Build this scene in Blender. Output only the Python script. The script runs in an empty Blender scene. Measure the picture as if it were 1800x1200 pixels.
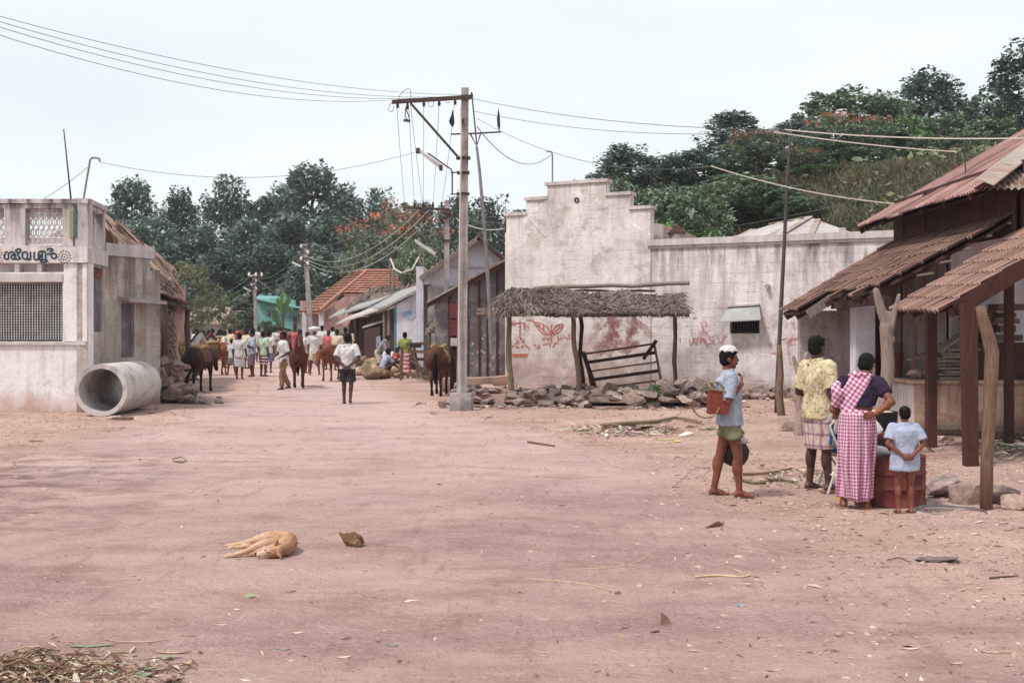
import bpy, bmesh, math, random
import numpy as np
from mathutils import Vector, Matrix, Quaternion
R = math.radians
random.seed(7)
rng = np.random.default_rng(11)
scn = bpy.context.scene
COL = scn.collection

# ------------------------------------------------------------------ camera, world, sun, exposure
F, HZ, CH = 2000.0, 583.0, 1.65          # focal length and horizon in photo pixels, camera height in metres
cd = bpy.data.cameras.new('camera'); cam = bpy.data.objects.new('camera', cd); COL.objects.link(cam)
cam.location = (0, 0, CH); cam.rotation_euler = (R(90), 0, 0)
cd.sensor_width = 36.0; cd.lens = 36.0 * F / 1800.0; cd.shift_y = -(600 - HZ) / 1800.0
cd.clip_start = 0.1; cd.clip_end = 3000
scn.camera = cam

SUN_EL, SUN_AZ = R(58), R(232)            # azimuth clockwise from +Y: the light comes from behind the camera's left shoulder
world = bpy.data.worlds.new('World'); scn.world = world; world.use_nodes = True
wt = world.node_tree; wt.nodes.clear()
w_out = wt.nodes.new('ShaderNodeOutputWorld'); w_bg = wt.nodes.new('ShaderNodeBackground')
sky = wt.nodes.new('ShaderNodeTexSky'); sky.sky_type = 'NISHITA'; sky.sun_disc = False
sky.sun_elevation = SUN_EL; sky.sun_rotation = SUN_AZ
tc = wt.nodes.new('ShaderNodeTexCoord'); mp = wt.nodes.new('ShaderNodeMapping'); mp.inputs['Scale'].default_value = (1.6, 1.6, 7.0)
nz = wt.nodes.new('ShaderNodeTexNoise'); nz.inputs['Scale'].default_value = 1.3; nz.inputs['Detail'].default_value = 6
rp = wt.nodes.new('ShaderNodeValToRGB')
rp.color_ramp.elements[0].position = 0.34; rp.color_ramp.elements[0].color = (0.79, 0.85, 0.872, 1)
rp.color_ramp.elements[1].position = 0.66; rp.color_ramp.elements[1].color = (0.91, 0.94, 0.945, 1)
sc_ = wt.nodes.new('ShaderNodeVectorMath'); sc_.operation = 'SCALE'; sc_.inputs['Scale'].default_value = 6.45
mx = wt.nodes.new('ShaderNodeMix'); mx.data_type = 'RGBA'; mx.inputs[0].default_value = 0.93
L_ = wt.links.new
L_(tc.outputs['Generated'], mp.inputs[0]); L_(mp.outputs[0], nz.inputs['Vector']); L_(nz.outputs['Fac'], rp.inputs[0])
L_(rp.outputs[0], sc_.inputs[0]); L_(sky.outputs[0], mx.inputs[6]); L_(sc_.outputs[0], mx.inputs[7])
L_(mx.outputs[2], w_bg.inputs[0]); w_bg.inputs[1].default_value = 0.1; L_(w_bg.outputs[0], w_out.inputs[0])

sl = bpy.data.lights.new('sun', 'SUN'); sl.energy = 2.0; sl.angle = R(9); sl.color = (1.0, 0.96, 0.91)
sun = bpy.data.objects.new('sun', sl); COL.objects.link(sun)
sdir = Vector((math.sin(SUN_AZ) * math.cos(SUN_EL), math.cos(SUN_AZ) * math.cos(SUN_EL), math.sin(SUN_EL)))
sun.rotation_euler = sdir.to_track_quat('Z', 'Y').to_euler(); sun.location = (-20, -20, 40)
vs = scn.view_settings
vs.view_transform = 'Standard'; vs.look = 'None'; vs.gamma = 1.0; vs.exposure = 0.80; vs.use_curve_mapping = False
scn.cycles.max_bounces = 6; scn.cycles.diffuse_bounces = 3; scn.cycles.transparent_max_bounces = 6

# ------------------------------------------------------------------ picture <-> place
def P(px, py, Y): return Vector(((px - 900) * Y / F, Y, CH - (py - HZ) * Y / F))
def GY(py): return F * CH / (py - HZ)
def hit(px, py, o, n, off=0.0):
    "where the line of sight of a photo pixel meets the plane through o with normal n, moved off along n"
    d = Vector(((px - 900) / F, 1, -(py - HZ) / F)); c = Vector((0, 0, CH))
    return c + d * ((Vector(o) - c).dot(n) / d.dot(n)) + Vector(n) * off
def lin(c):
    c = c / 255.0
    return c / 12.92 if c <= 0.04045 else ((c + 0.055) / 1.055) ** 2.4
def C(r, g, b): return (lin(r), lin(g), lin(b), 1.0)

# ------------------------------------------------------------------ noise and the height of the ground
_T = rng.random((256, 256))
def vnoise(x, y):
    xi = np.floor(x).astype(int); yi = np.floor(y).astype(int); fx = x - xi; fy = y - yi
    fx = fx * fx * (3 - 2 * fx); fy = fy * fy * (3 - 2 * fy)
    a = _T[xi & 255, yi & 255]; b = _T[(xi + 1) & 255, yi & 255]; c = _T[xi & 255, (yi + 1) & 255]; d = _T[(xi + 1) & 255, (yi + 1) & 255]
    return (a * (1 - fx) + b * fx) * (1 - fy) + (c * (1 - fx) + d * fx) * fy - 0.5
def fbm(x, y, o=4, g=0.5):
    s = 0; a = 1.0
    for k in range(o):
        s = s + a * vnoise(x * 2 ** k + 17.3 * k, y * 2 ** k + 9.1 * k); a *= g
    return s
def sst(a, b, x):
    t = np.clip((x - a) / (b - a), 0, 1); return t * t * (3 - 2 * t)
def track(x, y):
    "1 on the worn road, 0 on the loose earth beside it"
    wob = 0.9 * fbm(x * 0.35 + 3, y * 0.35, 3)
    xl = np.interp(y, [0, 8, 13, 17, 22, 30, 45, 70, 120], [-4.2, -4.6, -5.2, -6.2, -5.9, -6.6, -9.3, -15, -26])
    xr = np.interp(y, [0, 8, 13, 17, 22, 30, 45, 70, 120], [2.6, 2.4, 1.8, 0.6, -1.6, -3.4, -6.2, -11, -21])
    return sst(-0.9, 0.5, x - xl + wob) * sst(-0.9, 0.5, xr - x + wob)
def gza(x, y):
    x = np.asarray(x, float); y = np.asarray(y, float)
    t = track(x, y); near = sst(60, 30, y)
    z = 0.11 * fbm(x * 0.11, y * 0.11, 2) + (0.05 + 0.05 * (1 - t)) * fbm(x * 0.42 + 8, y * 0.42, 2)
    z = z + (0.30 + 0.7 * (1 - t)) * (0.030 * fbm(x * 1.3, y * 1.9 + 5, 3) + 0.016 * np.abs(fbm(x * 5.0 + 2, y * 6.5, 3)))
    rg = sst(-.5, 3.5, x) * sst(15, 10, y); z = z + rg * (.026 * np.abs(fbm(x * 3.1 + 4, y * 4.6, 3)) + .012 * fbm(x * 7.3, y * 9.7 + 1, 2)); z = z * near * 0.8
    z = z + np.maximum(0, y - 48) * 0.007
    return z
def gz(x, y): return float(gza(np.array([x]), np.array([y]))[0])
def G(px, py):
    "ground point under a photo pixel"
    Y = GY(py); X = (px - 900) * Y / F
    for _ in range(4):
        Y = F * (CH - gz(X, Y)) / (py - HZ); X = (px - 900) * Y / F
    return Vector((X, Y, gz(X, Y)))

# ------------------------------------------------------------------ mesh builder
class MB:
    def __init__(s): s.v = []; s.f = []
    def add(s, vs_, fs):
        b = len(s.v); s.v += [tuple(v) for v in vs_]; s.f += [tuple(i + b for i in f) for f in fs]; return s
    def box(s, c, d, rz=0.0, m=None):
        x, y, z = d[0] / 2, d[1] / 2, d[2] / 2
        vv = [Vector(p) for p in ((-x, -y, -z), (x, -y, -z), (x, y, -z), (-x, y, -z), (-x, -y, z), (x, -y, z), (x, y, z), (-x, y, z))]
        M = m if m is not None else Matrix.Rotation(rz, 4, 'Z')
        return s.add([M @ v + Vector(c) for v in vv], [(0, 3, 2, 1), (4, 5, 6, 7), (0, 1, 5, 4), (1, 2, 6, 5), (2, 3, 7, 6), (3, 0, 4, 7)])
    def beam(s, a, b, w, h, up=(0, 0, 1)):
        a = Vector(a); b = Vector(b); d = (b - a); L = d.length; d.normalize(); u = Vector(up)
        sd = d.cross(u)
        if sd.length < 1e-4: sd = d.cross(Vector((1, 0, 0)))
        sd.normalize(); u = sd.cross(d)
        vv = [p + sd * (w / 2 * i) + u * (h / 2 * j) for p in (a, b) for i, j in ((-1, -1), (1, -1), (1, 1), (-1, 1))]
        return s.add(vv, [(3, 2, 1, 0), (4, 5, 6, 7), (0, 1, 5, 4), (1, 2, 6, 5), (2, 3, 7, 6), (3, 0, 4, 7)])
    def tube(s, pts, rad, n=8, caps=True, sq=1.0):
        pts = [Vector(p) for p in pts]; k = len(pts)
        if not hasattr(rad, '__len__'): rad = [rad] * k
        t = (pts[1] - pts[0]).normalized(); nrm = t.orthogonal().normalized(); vv = []
        for i, p in enumerate(pts):
            t2 = (pts[min(i + 1, k - 1)] - pts[max(i - 1, 0)])
            if t2.length > 1e-9:
                t2.normalize(); nrm = (nrm - t2 * nrm.dot(t2)); nrm = nrm.normalized() if nrm.length > 1e-6 else t2.orthogonal().normalized(); t = t2
            bn = t.cross(nrm)
            for j in range(n):
                a = 2 * math.pi * j / n; vv.append(p + (nrm * math.cos(a) + bn * math.sin(a) * sq) * rad[i])
        ff = [(i * n + j, i * n + (j + 1) % n, (i + 1) * n + (j + 1) % n, (i + 1) * n + j) for i in range(k - 1) for j in range(n)]
        if caps: ff += [tuple(range(n))[::-1], tuple((k - 1) * n + j for j in range(n))]
        return s.add(vv, ff)
    def loft(s, rings, n=16):
        "rings of (x, y, z, rx, ry) stacked, closed at both ends"
        vv = [(x + rx * math.cos(2 * math.pi * j / n), y + ry * math.sin(2 * math.pi * j / n), z) for x, y, z, rx, ry in rings for j in range(n)]
        k = len(rings)
        ff = [(i * n + j, i * n + (j + 1) % n, (i + 1) * n + (j + 1) % n, (i + 1) * n + j) for i in range(k - 1) for j in range(n)]
        return s.add(vv, ff + [tuple(range(n))[::-1], tuple((k - 1) * n + j for j in range(n))])
    def lathe(s, prof, c=(0, 0, 0), n=24, m=None):
        M = m or Matrix(); vv = []
        for r, z in prof:
            for j in range(n):
                a = 2 * math.pi * j / n; vv.append(M @ Vector((r * math.cos(a), r * math.sin(a), z)) + Vector(c))
        k = len(prof)
        return s.add(vv, [(i * n + j, i * n + (j + 1) % n, (i + 1) * n + (j + 1) % n, (i + 1) * n + j) for i in range(k - 1) for j in range(n)])
    def ell(s, c, r, m=None, nu=12, nv=8):
        M = m or Matrix(); vv = [Vector((0, 0, -1))]
        for i in range(1, nv):
            ph = -math.pi / 2 + math.pi * i / nv
            for j in range(nu):
                a = 2 * math.pi * j / nu; vv.append(Vector((math.cos(ph) * math.cos(a), math.cos(ph) * math.sin(a), math.sin(ph))))
        vv.append(Vector((0, 0, 1)))
        vv = [M @ Vector((v.x * r[0], v.y * r[1], v.z * r[2])) + Vector(c) for v in vv]
        ff = [(0, 1 + (j + 1) % nu, 1 + j) for j in range(nu)]
        for i in range(nv - 2): ff += [(1 + i * nu + j, 1 + i * nu + (j + 1) % nu, 1 + (i + 1) * nu + (j + 1) % nu, 1 + (i + 1) * nu + j) for j in range(nu)]
        e = 1 + (nv - 1) * nu; b = 1 + (nv - 2) * nu
        return s.add(vv, ff + [(b + j, b + (j + 1) % nu, e) for j in range(nu)])
    def cap(s, a, b, r0, r1, n=10):
        "tapered capsule"
        a = Vector(a); b = Vector(b); d = (b - a); L = max(d.length, 1e-5); d = d / L
        pts = []; rr = []
        for i in (1, 2, 3): ph = -math.pi / 2 + math.pi / 2 * (i - 0.7) / 3; pts.append(a + d * (r0 * math.sin(ph))); rr.append(r0 * math.cos(ph))
        pts.append(a); rr.append(r0); pts.append(b); rr.append(r1)
        for i in (1, 2, 3): ph = math.pi / 2 * (i - 0.3) / 3; pts.append(b + d * (r1 * math.sin(ph))); rr.append(r1 * math.cos(ph))
        return s.tube(pts, rr, n)
    def prism(s, poly, vec):
        "a flat polygon given as 3-D points, thickened along vec"
        k = len(poly); vec = Vector(vec); p = [Vector(q) for q in poly]
        return s.add(p + [q + vec for q in p], [tuple(range(k)), tuple(range(2 * k - 1, k - 1, -1))] + [(i, k + i, k + (i + 1) % k, (i + 1) % k) for i in range(k)])
    def wall(s, p0, p1, z0, z1, th, ops=(), e0=0.0, e1=0.0):
        "upright wall from plan point p0 to p1, thickened to the left of p0->p1; openings are (u0, u1, za, zb) in metres along it"
        a = Vector((p0[0], p0[1], 0)); d = Vector((p1[0] - p0[0], p1[1] - p0[1], 0)); L = d.length; d.normalize(); nn = Vector((-d.y, d.x, 0)) * th
        us = sorted({0.0, L} | {min(max(o[i], 0), L) for o in ops for i in (0, 1)}); zs = sorted({z0, z1} | {min(max(o[i], z0), z1) for o in ops for i in (2, 3)})
        def solid(i, j):
            if i < 0 or j < 0 or i >= len(us) - 1 or j >= len(zs) - 1: return False
            u = (us[i] + us[i + 1]) / 2; z = (zs[j] + zs[j + 1]) / 2
            return not any(o[0] < u < o[1] and o[2] < z < o[3] for o in ops)
        def pt(u, z, k): return a + d * u + Vector((0, 0, z)) + nn * k
        for i in range(len(us) - 1):
            for j in range(len(zs) - 1):
                if not solid(i, j): continue
                u0, u1, za, zb = us[i], us[i + 1], zs[j], zs[j + 1]
                s.add([pt(u0, za, 0), pt(u1, za, 0), pt(u1, zb, 0), pt(u0, zb, 0)], [(0, 1, 2, 3)])
                s.add([pt(u0, za, 1), pt(u1, za, 1), pt(u1, zb, 1), pt(u0, zb, 1)], [(3, 2, 1, 0)])
                for (di, dj, q) in ((-1, 0, (u0, za, u0, zb)), (1, 0, (u1, zb, u1, za)), (0, -1, (u1, za, u0, za)), (0, 1, (u0, zb, u1, zb))):
                    if not solid(i + di, j + dj):
                        s.add([pt(q[0], q[1], 0), pt(q[2], q[3], 0), pt(q[2], q[3], 1), pt(q[0], q[1], 1)], [(0, 1, 2, 3)])
        return s
    def mesh(s, name, smooth=False):
        me = bpy.data.meshes.new(name); me.from_pydata(s.v, [], s.f); me.update()
        if smooth: me.polygons.foreach_set('use_smooth', [True] * len(me.polygons))
        return me

def npmesh(name, V, Fq, smooth=False):
    "numpy vertices (N,3) and faces (M,k) -> mesh"
    me = bpy.data.meshes.new(name); V = np.ascontiguousarray(V, np.float32); Fq = np.ascontiguousarray(Fq, np.int32); k = Fq.shape[1]
    me.vertices.add(len(V)); me.vertices.foreach_set('co', V.ravel())
    me.loops.add(Fq.size); me.loops.foreach_set('vertex_index', Fq.ravel())
    me.polygons.add(len(Fq)); me.polygons.foreach_set('loop_start', np.arange(0, Fq.size, k, dtype=np.int32)); 
    me.update(calc_edges=True)
    if smooth: me.polygons.foreach_set('use_smooth', np.ones(len(Fq), bool))
    return me

def tag(o, label=None, cat=None, group=None, kind=None):
    if label: o['label'] = label
    if cat: o['category'] = cat
    if group: o['group'] = group
    if kind: o['kind'] = kind
    return o
def thing(name, loc, label, cat, group=None, rz=0.0):
    o = bpy.data.objects.new(name, None); o.empty_display_size = 0.2; COL.objects.link(o)
    o.location = loc; o.rotation_euler = (0, 0, rz); return tag(o, label, cat, group)
def wloc(o):
    v = Vector((0, 0, 0))
    while o is not None: v += o.location; o = o.parent
    return v
def link(name, me, mat, parent=None, kind=None):
    o = bpy.data.objects.new(name, me); COL.objects.link(o)
    if mat is not None:
        if len(me.materials) == 0: me.materials.append(mat)
        elif me.materials[0] != mat: o.material_slots[0].link = 'OBJECT'; o.material_slots[0].material = mat
    if parent is not None: o.parent = parent
    if kind: o['kind'] = kind
    return o
def obj(name, mb, mat, parent=None, smooth=False, local=False, label=None, cat=None, group=None, kind=None, auto=None):
    "link the built shape as one mesh; world coordinates are brought into the parent's frame unless local"
    if parent is not None and not local:
        w = wloc(parent); mb.v = [(v[0] - w.x, v[1] - w.y, v[2] - w.z) for v in mb.v]
    me = mb.mesh(name, smooth)
    if auto is not None:
        me.polygons.foreach_set('use_smooth', [True] * len(me.polygons)); me.set_sharp_from_angle(angle=R(auto))
    o = link(name, me, mat, parent); return tag(o, label, cat, group, kind)
def recentre(o, loc):
    "give a single-mesh thing its origin at its base"
    loc = Vector(loc); o.data.transform(Matrix.Translation(-loc)); o.location = loc; return o
def copy_tree(o, parent=None):
    c = o.copy(); COL.objects.link(c)
    if parent is not None: c.parent = parent
    for ch in list(o.children): copy_tree(ch, c)
    return c

# ------------------------------------------------------------------ materials
class NT:
    def __init__(s, name):
        s.m = bpy.data.materials.new(name); s.m.use_nodes = True; s.t = s.m.node_tree
        s.b = s.t.nodes['Principled BSDF']; s.tc = s.t.nodes.new('ShaderNodeTexCoord')
    def _set(s, inp, v):
        if isinstance(v, bpy.types.NodeSocket): s.t.links.new(v, inp)
        elif v is not None: inp.default_value = v
    def vec(s, scale=(1, 1, 1), rot=(0, 0, 0), src='Object', loc=(0, 0, 0)):
        n = s.t.nodes.new('ShaderNodeMapping'); s.t.links.new(s.tc.outputs[src], n.inputs[0])
        n.inputs['Scale'].default_value = scale; n.inputs['Rotation'].default_value = rot; n.inputs['Location'].default_value = loc; return n.outputs[0]
    def noise(s, scale, detail=4, vec=None, rough=0.55, dist=0.0):
        n = s.t.nodes.new('ShaderNodeTexNoise'); n.inputs['Scale'].default_value = scale; n.inputs['Detail'].default_value = detail
        n.inputs['Roughness'].default_value = rough; n.inputs['Distortion'].default_value = dist
        s.t.links.new(vec if vec is not None else s.tc.outputs['Object'], n.inputs['Vector']); return n.outputs['Fac']
    def voro(s, scale, vec=None, feat='F1', out='Distance'):
        n = s.t.nodes.new('ShaderNodeTexVoronoi'); n.inputs['Scale'].default_value = scale; n.feature = feat
        s.t.links.new(vec if vec is not None else s.tc.outputs['Object'], n.inputs['Vector']); return n.outputs[out]
    def rng(s, v, a, b, c=0.0, d=1.0):
        n = s.t.nodes.new('ShaderNodeMapRange'); s._set(n.inputs[0], v)
        for i, q in enumerate((a, b, c, d)): n.inputs[1 + i].default_value = q
        return n.outputs[0]
    def math(s, op, a, b=0.0, clamp=False):
        n = s.t.nodes.new('ShaderNodeMath'); n.operation = op; n.use_clamp = clamp; s._set(n.inputs[0], a); s._set(n.inputs[1], b); return n.outputs[0]
    def mix(s, f, a, b, mode='MIX'):
        n = s.t.nodes.new('ShaderNodeMix'); n.data_type = 'RGBA'; n.blend_type = mode
        s._set(n.inputs[0], f); s._set(n.inputs[6], a); s._set(n.inputs[7], b); return n.outputs[2]
    def sep(s, src='Object', vec=None):
        n = s.t.nodes.new('ShaderNodeSeparateXYZ'); s.t.links.new(vec if vec is not None else s.tc.outputs[src], n.inputs[0]); return n.outputs
    def island(s): return s.t.nodes.new('ShaderNodeNewGeometry').outputs['Random Per Island']
    def objrand(s): return s.t.nodes.new('ShaderNodeObjectInfo').outputs['Random']
    def attr(s, name): n = s.t.nodes.new('ShaderNodeAttribute'); n.attribute_name = name; return n.outputs['Fac']
    def bump(s, h, strength=0.4, dist=0.02):
        n = s.t.nodes.new('ShaderNodeBump'); n.inputs['Strength'].default_value = strength; n.inputs['Distance'].default_value = dist
        s.t.links.new(h, n.inputs['Height']); s.t.links.new(n.outputs[0], s.b.inputs['Normal']); return n
    def done(s, col, rough=0.85, spec=0.25, metal=0.0):
        s._set(s.b.inputs['Base Color'], col); s._set(s.b.inputs['Roughness'], rough); s.b.inputs['Specular IOR Level'].default_value = spec
        s._set(s.b.inputs['Metallic'], metal); return s.m

def mat(name, c1, c2=None, scale=4.0, rough=0.85, bump=0.3, bs=30.0, bd=0.01, spec=0.25, metal=0.0, stretch=(1, 1, 1), isl=0.0, c3=None, s3=1.0, orand=0.0):
    n = NT(name); v = n.vec(stretch)
    col = c1
    if c2: col = n.mix(n.rng(n.noise(scale, 5, v), 0.33, 0.67), c1, c2)
    if c3: col = n.mix(n.rng(n.noise(s3, 6, v, 0.65), 0.48, 0.68), col, c3)
    for amt, src in ((isl, 'i'), (orand, 'o')):
        if amt:
            r = n.island() if src == 'i' else n.objrand()
            k = n.rng(r, 0, 1, 1 - amt, 1 + amt)
            vm = n.t.nodes.new('ShaderNodeVectorMath'); vm.operation = 'SCALE'; n._set(vm.inputs[0], col); n._set(vm.inputs['Scale'], k); col = vm.outputs[0]
    if bump: n.bump(n.noise(bs, 5, v, 0.6), bump, bd)
    return n.done(col, rough, spec, metal)

def plaster(name, base, alt, dirt, z_top, streak=0.7, z_len=2.0, splash=None, splash_h=0.6, peel=None, peel_amt=0.6, courses=True, cracks=0.0):
    "old lime plaster: mottled wash, dark runs from the coping down, brick courses telegraphing through, splashed earth at the foot"
    n = NT(name); x, y, z = n.sep()
    col = n.mix(n.rng(n.noise(0.9, 6, None, 0.62), 0.38, 0.62), base, alt)
    col = n.mix(n.math('MULTIPLY', n.rng(n.noise(7.0, 6, n.vec((1, 1, .6)), 0.7), 0.54, 0.78), 0.42), col, dirt)
    col = n.mix(n.math('MULTIPLY', n.rng(n.noise(3.2, 6, n.vec((1.6, 1.6, 0.10), loc=(7, 2, 0)), 0.7), 0.50, 0.68), 0.30), col, dirt)
    fall = n.rng(z, z_top - z_len, z_top, 0.0, 1.0)
    st = n.rng(n.noise(4.5, 5, n.vec((1, 1, 0.13)), 0.65), 0.44, 0.66)
    st = n.math('MULTIPLY', n.math('MULTIPLY', st, n.math('POWER', fall, 1.3)), streak, True)
    col = n.mix(st, col, dirt)
    if peel: col = n.mix(n.math('MULTIPLY', n.rng(n.noise(1.6, 8, n.vec((1, 1, 1.2), loc=(4, 1, 2)), 0.7), 0.55, 0.60), peel_amt), col, peel)
    if splash:
        sp = n.math('ADD', n.rng(z, 0.0, splash_h, 1.0, 0.0), n.rng(n.noise(2.2, 5), 0.3, 0.7, -0.45, 0.35), True)
        col = n.mix(n.math('MULTIPLY', sp, 0.85), col, splash)
    h = n.math('ADD', n.noise(22, 6, None, 0.65), n.math('MULTIPLY', n.noise(3.0, 4), 2.0))
    if courses:
        zz = n.math('ADD', z, n.math('MULTIPLY', n.noise(0.7, 2), 0.12))
        fr = n.math('FRACT', n.math('MULTIPLY', zz, 4.4)); ln = n.math('MULTIPLY', n.rng(fr, 0.0, 0.12, 1.0, 0.0), n.rng(n.noise(1.9, 4, n.vec((1, 1, 1), loc=(9, 3, 0))), 0.46, 0.62))
        h = n.math('SUBTRACT', h, n.math('MULTIPLY', ln, 0.6)); col = n.mix(n.math('MULTIPLY', ln, 0.16), col, dirt)
    if courses:
        bk = n.t.nodes.new('ShaderNodeTexBrick'); cb = n.t.nodes.new('ShaderNodeCombineXYZ'); n._set(cb.inputs[0], n.math('ADD', x, n.math('MULTIPLY', y, -.4))); n._set(cb.inputs[1], n.math('ADD', z, n.math('MULTIPLY', n.noise(1.1, 3), .10))); n.t.links.new(cb.outputs[0], bk.inputs['Vector'])
        bk.inputs['Scale'].default_value = 1.0; bk.inputs['Brick Width'].default_value = .36; bk.inputs['Row Height'].default_value = .115; bk.inputs['Mortar Size'].default_value = .012; bk.inputs['Mortar Smooth'].default_value = .6
        bm_ = n.math('MULTIPLY', bk.outputs['Fac'], n.rng(n.noise(1.3, 5, n.vec((1, 1, 1), loc=(3, 8, 1)), .65), .46, .66)); h = n.math('SUBTRACT', h, n.math('MULTIPLY', bm_, 0.38)); col = n.mix(n.math('MULTIPLY', bm_, .05), col, dirt)
    ck = n.rng(n.voro(0.9, n.vec((1, 1, 1.3)), 'DISTANCE_TO_EDGE'), 0.0, 0.008, 1.0, 0.0)
    ck = n.math('MULTIPLY', ck, n.rng(n.noise(0.8, 3, n.vec((1, 1, 1), loc=(2, 7, 1))), 0.5, 0.6))
    col = n.mix(n.math('MULTIPLY', ck, 0.6), col, dirt)
    n.bump(h, 0.55, 0.02)
    return n.done(col, 0.92, 0.15)

def wood(name, c1, c2, isl=0.12, rough=0.85, bump=0.5):
    n = NT(name); v = n.vec((9, 9, 1.0)); 
    g = n.noise(6, 5, v, 0.65, 0.6)
    col = n.mix(n.rng(g, 0.32, 0.68), c1, c2)
    col = n.mix(n.math('MULTIPLY', n.rng(n.noise(2.0, 4), 0.5, 0.7), 0.45), col, c2)
    k = n.rng(n.objrand(), 0, 1, 1 - isl, 1 + isl)
    vm = n.t.nodes.new('ShaderNodeVectorMath'); vm.operation = 'SCALE'; n._set(vm.inputs[0], col); n._set(vm.inputs['Scale'], k)
    n.bump(g, bump, 0.02); return n.done(vm.outputs[0], rough, 0.2)

def leafmat(name, c1, c2, c3=None, rough=0.5):
    n = NT(name); r = n.island(); col = n.mix(r, c1, c2)
    if c3: col = n.mix(n.rng(n.noise(0.35, 3), 0.42, 0.62), col, c3)
    big = n.rng(n.objrand(), 0, 1, 0.72, 1.35)
    vm = n.t.nodes.new('ShaderNodeVectorMath'); vm.operation = 'SCALE'; n._set(vm.inputs[0], col); n._set(vm.inputs['Scale'], big); col = vm.outputs[0]
    tr = n.t.nodes.new('ShaderNodeBsdfTranslucent'); n._set(tr.inputs[0], col); mxs = n.t.nodes.new('ShaderNodeMixShader'); mxs.inputs[0].default_value = 0.22
    n.done(col, rough, 0.45); out = n.t.nodes['Material Output']
    n.t.links.new(n.b.outputs[0], mxs.inputs[1]); n.t.links.new(tr.outputs[0], mxs.inputs[2]); n.t.links.new(mxs.outputs[0], out.inputs[0]); return n.m

def checks(name, c_lo, c_mid, c_hi, n_ang, n_z, mode='gingham', fold=0.4, c_line=None):
    "woven check cloth wrapped round the body: stripes by angle and by height"
    n = NT(name); x, y, z = n.sep()
    at = n.math('ARCTAN2', x, y); wb = n.math('MULTIPLY', n.noise(3.5, 4), 0.9)
    sa = n.math('GREATER_THAN', n.math('FRACT', n.math('ADD', n.math('MULTIPLY', at, n_ang / 6.2832), wb)), 0.5)
    sz = n.math('GREATER_THAN', n.math('FRACT', n.math('ADD', n.math('MULTIPLY', z, n_z), wb)), 0.5)
    if mode == 'stripe': sa = sz
    if mode == 'plaid':
        sa = n.math('GREATER_THAN', n.math('FRACT', n.math('ADD', n.math('MULTIPLY', at, n_ang / 6.2832), wb)), 0.78)
        sz = n.math('GREATER_THAN', n.math('FRACT', n.math('MULTIPLY', z, n_z)), 0.78)
    s = n.math('ADD', sa, sz)
    col = n.mix(n.math('MULTIPLY', s, 1.0, True), c_hi, c_mid); col = n.mix(n.math('SUBTRACT', s, 1.0, True), col, c_lo)
    n.bump(n.noise(9, 4, n.vec((1, 1, 0.35))), fold, 0.03); return n.done(col, 0.9, 0.1)
# ------------------------------------------------------------------ one-surface bodies: closed shapes melted together by a voxel remesh
_ts = bpy.data.scenes.new('workbench')
def melt(mb, vox, it=4, fac=0.5, name='body'):
    me = mb.mesh(name); o = bpy.data.objects.new('t', me); _ts.collection.objects.link(o)
    m = o.modifiers.new('r', 'REMESH'); m.mode = 'VOXEL'; m.voxel_size = vox
    if it: s = o.modifiers.new('s', 'SMOOTH'); s.iterations = it; s.factor = fac
    vl = _ts.view_layers[0]; vl.update(); dg = vl.depsgraph
    new = bpy.data.meshes.new_from_object(o.evaluated_get(dg), depsgraph=dg); new.name = name
    bpy.data.objects.remove(o); bpy.data.meshes.remove(me)
    new.polygons.foreach_set('use_smooth', [True] * len(new.polygons)); return new
V3 = Vector
def lerp(a, b, t): return V3(a) + (V3(b) - V3(a)) * t

def hand(mb, w, d, n, side, H, curl=0.5, fine=True):
    "palm, four unequal bent fingers and a thumb; w wrist, d pointing along the hand, n palm normal"
    d = V3(d).normalized(); n = V3(n); n = (n - d * n.dot(d)).normalized(); s = d.cross(n) * side
    r = 0.0048 * H
    for k in (-1.2, -0.4, 0.4, 1.2): mb.cap(w + d * 0.006 * H + s * 0.004 * H * k, w + d * 0.05 * H + s * (0.0125 * H * k), 0.010 * H, 0.0085 * H, 8)
    for k, ln in ((-1.5, 0.030), (-0.5, 0.040), (0.5, 0.043), (1.5, 0.038)):
        a = w + d * 0.052 * H + s * (0.0118 * H * k); q = Quaternion(s * side, -curl * 0.9)
        d1 = (d + n * curl * 0.5).normalized(); d2 = (d + n * curl * 1.9).normalized()
        b = a + d1 * ln * 0.5 * H; c = b + d2 * ln * 0.5 * H
        mb.cap(a, b, r * 1.1, r, 8); mb.cap(b, c, r, r * 0.8, 8)
    a = w + d * 0.016 * H + s * 0.016 * H; b = a + (d * 0.7 + s * 0.75 + n * 0.25).normalized() * 0.026 * H; c = b + (d * 0.9 + s * 0.15 + n * 0.45).normalized() * 0.022 * H
    mb.cap(a, b, r * 1.5, r * 1.2, 8); mb.cap(b, c, r * 1.2, r * 0.9, 8)

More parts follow.
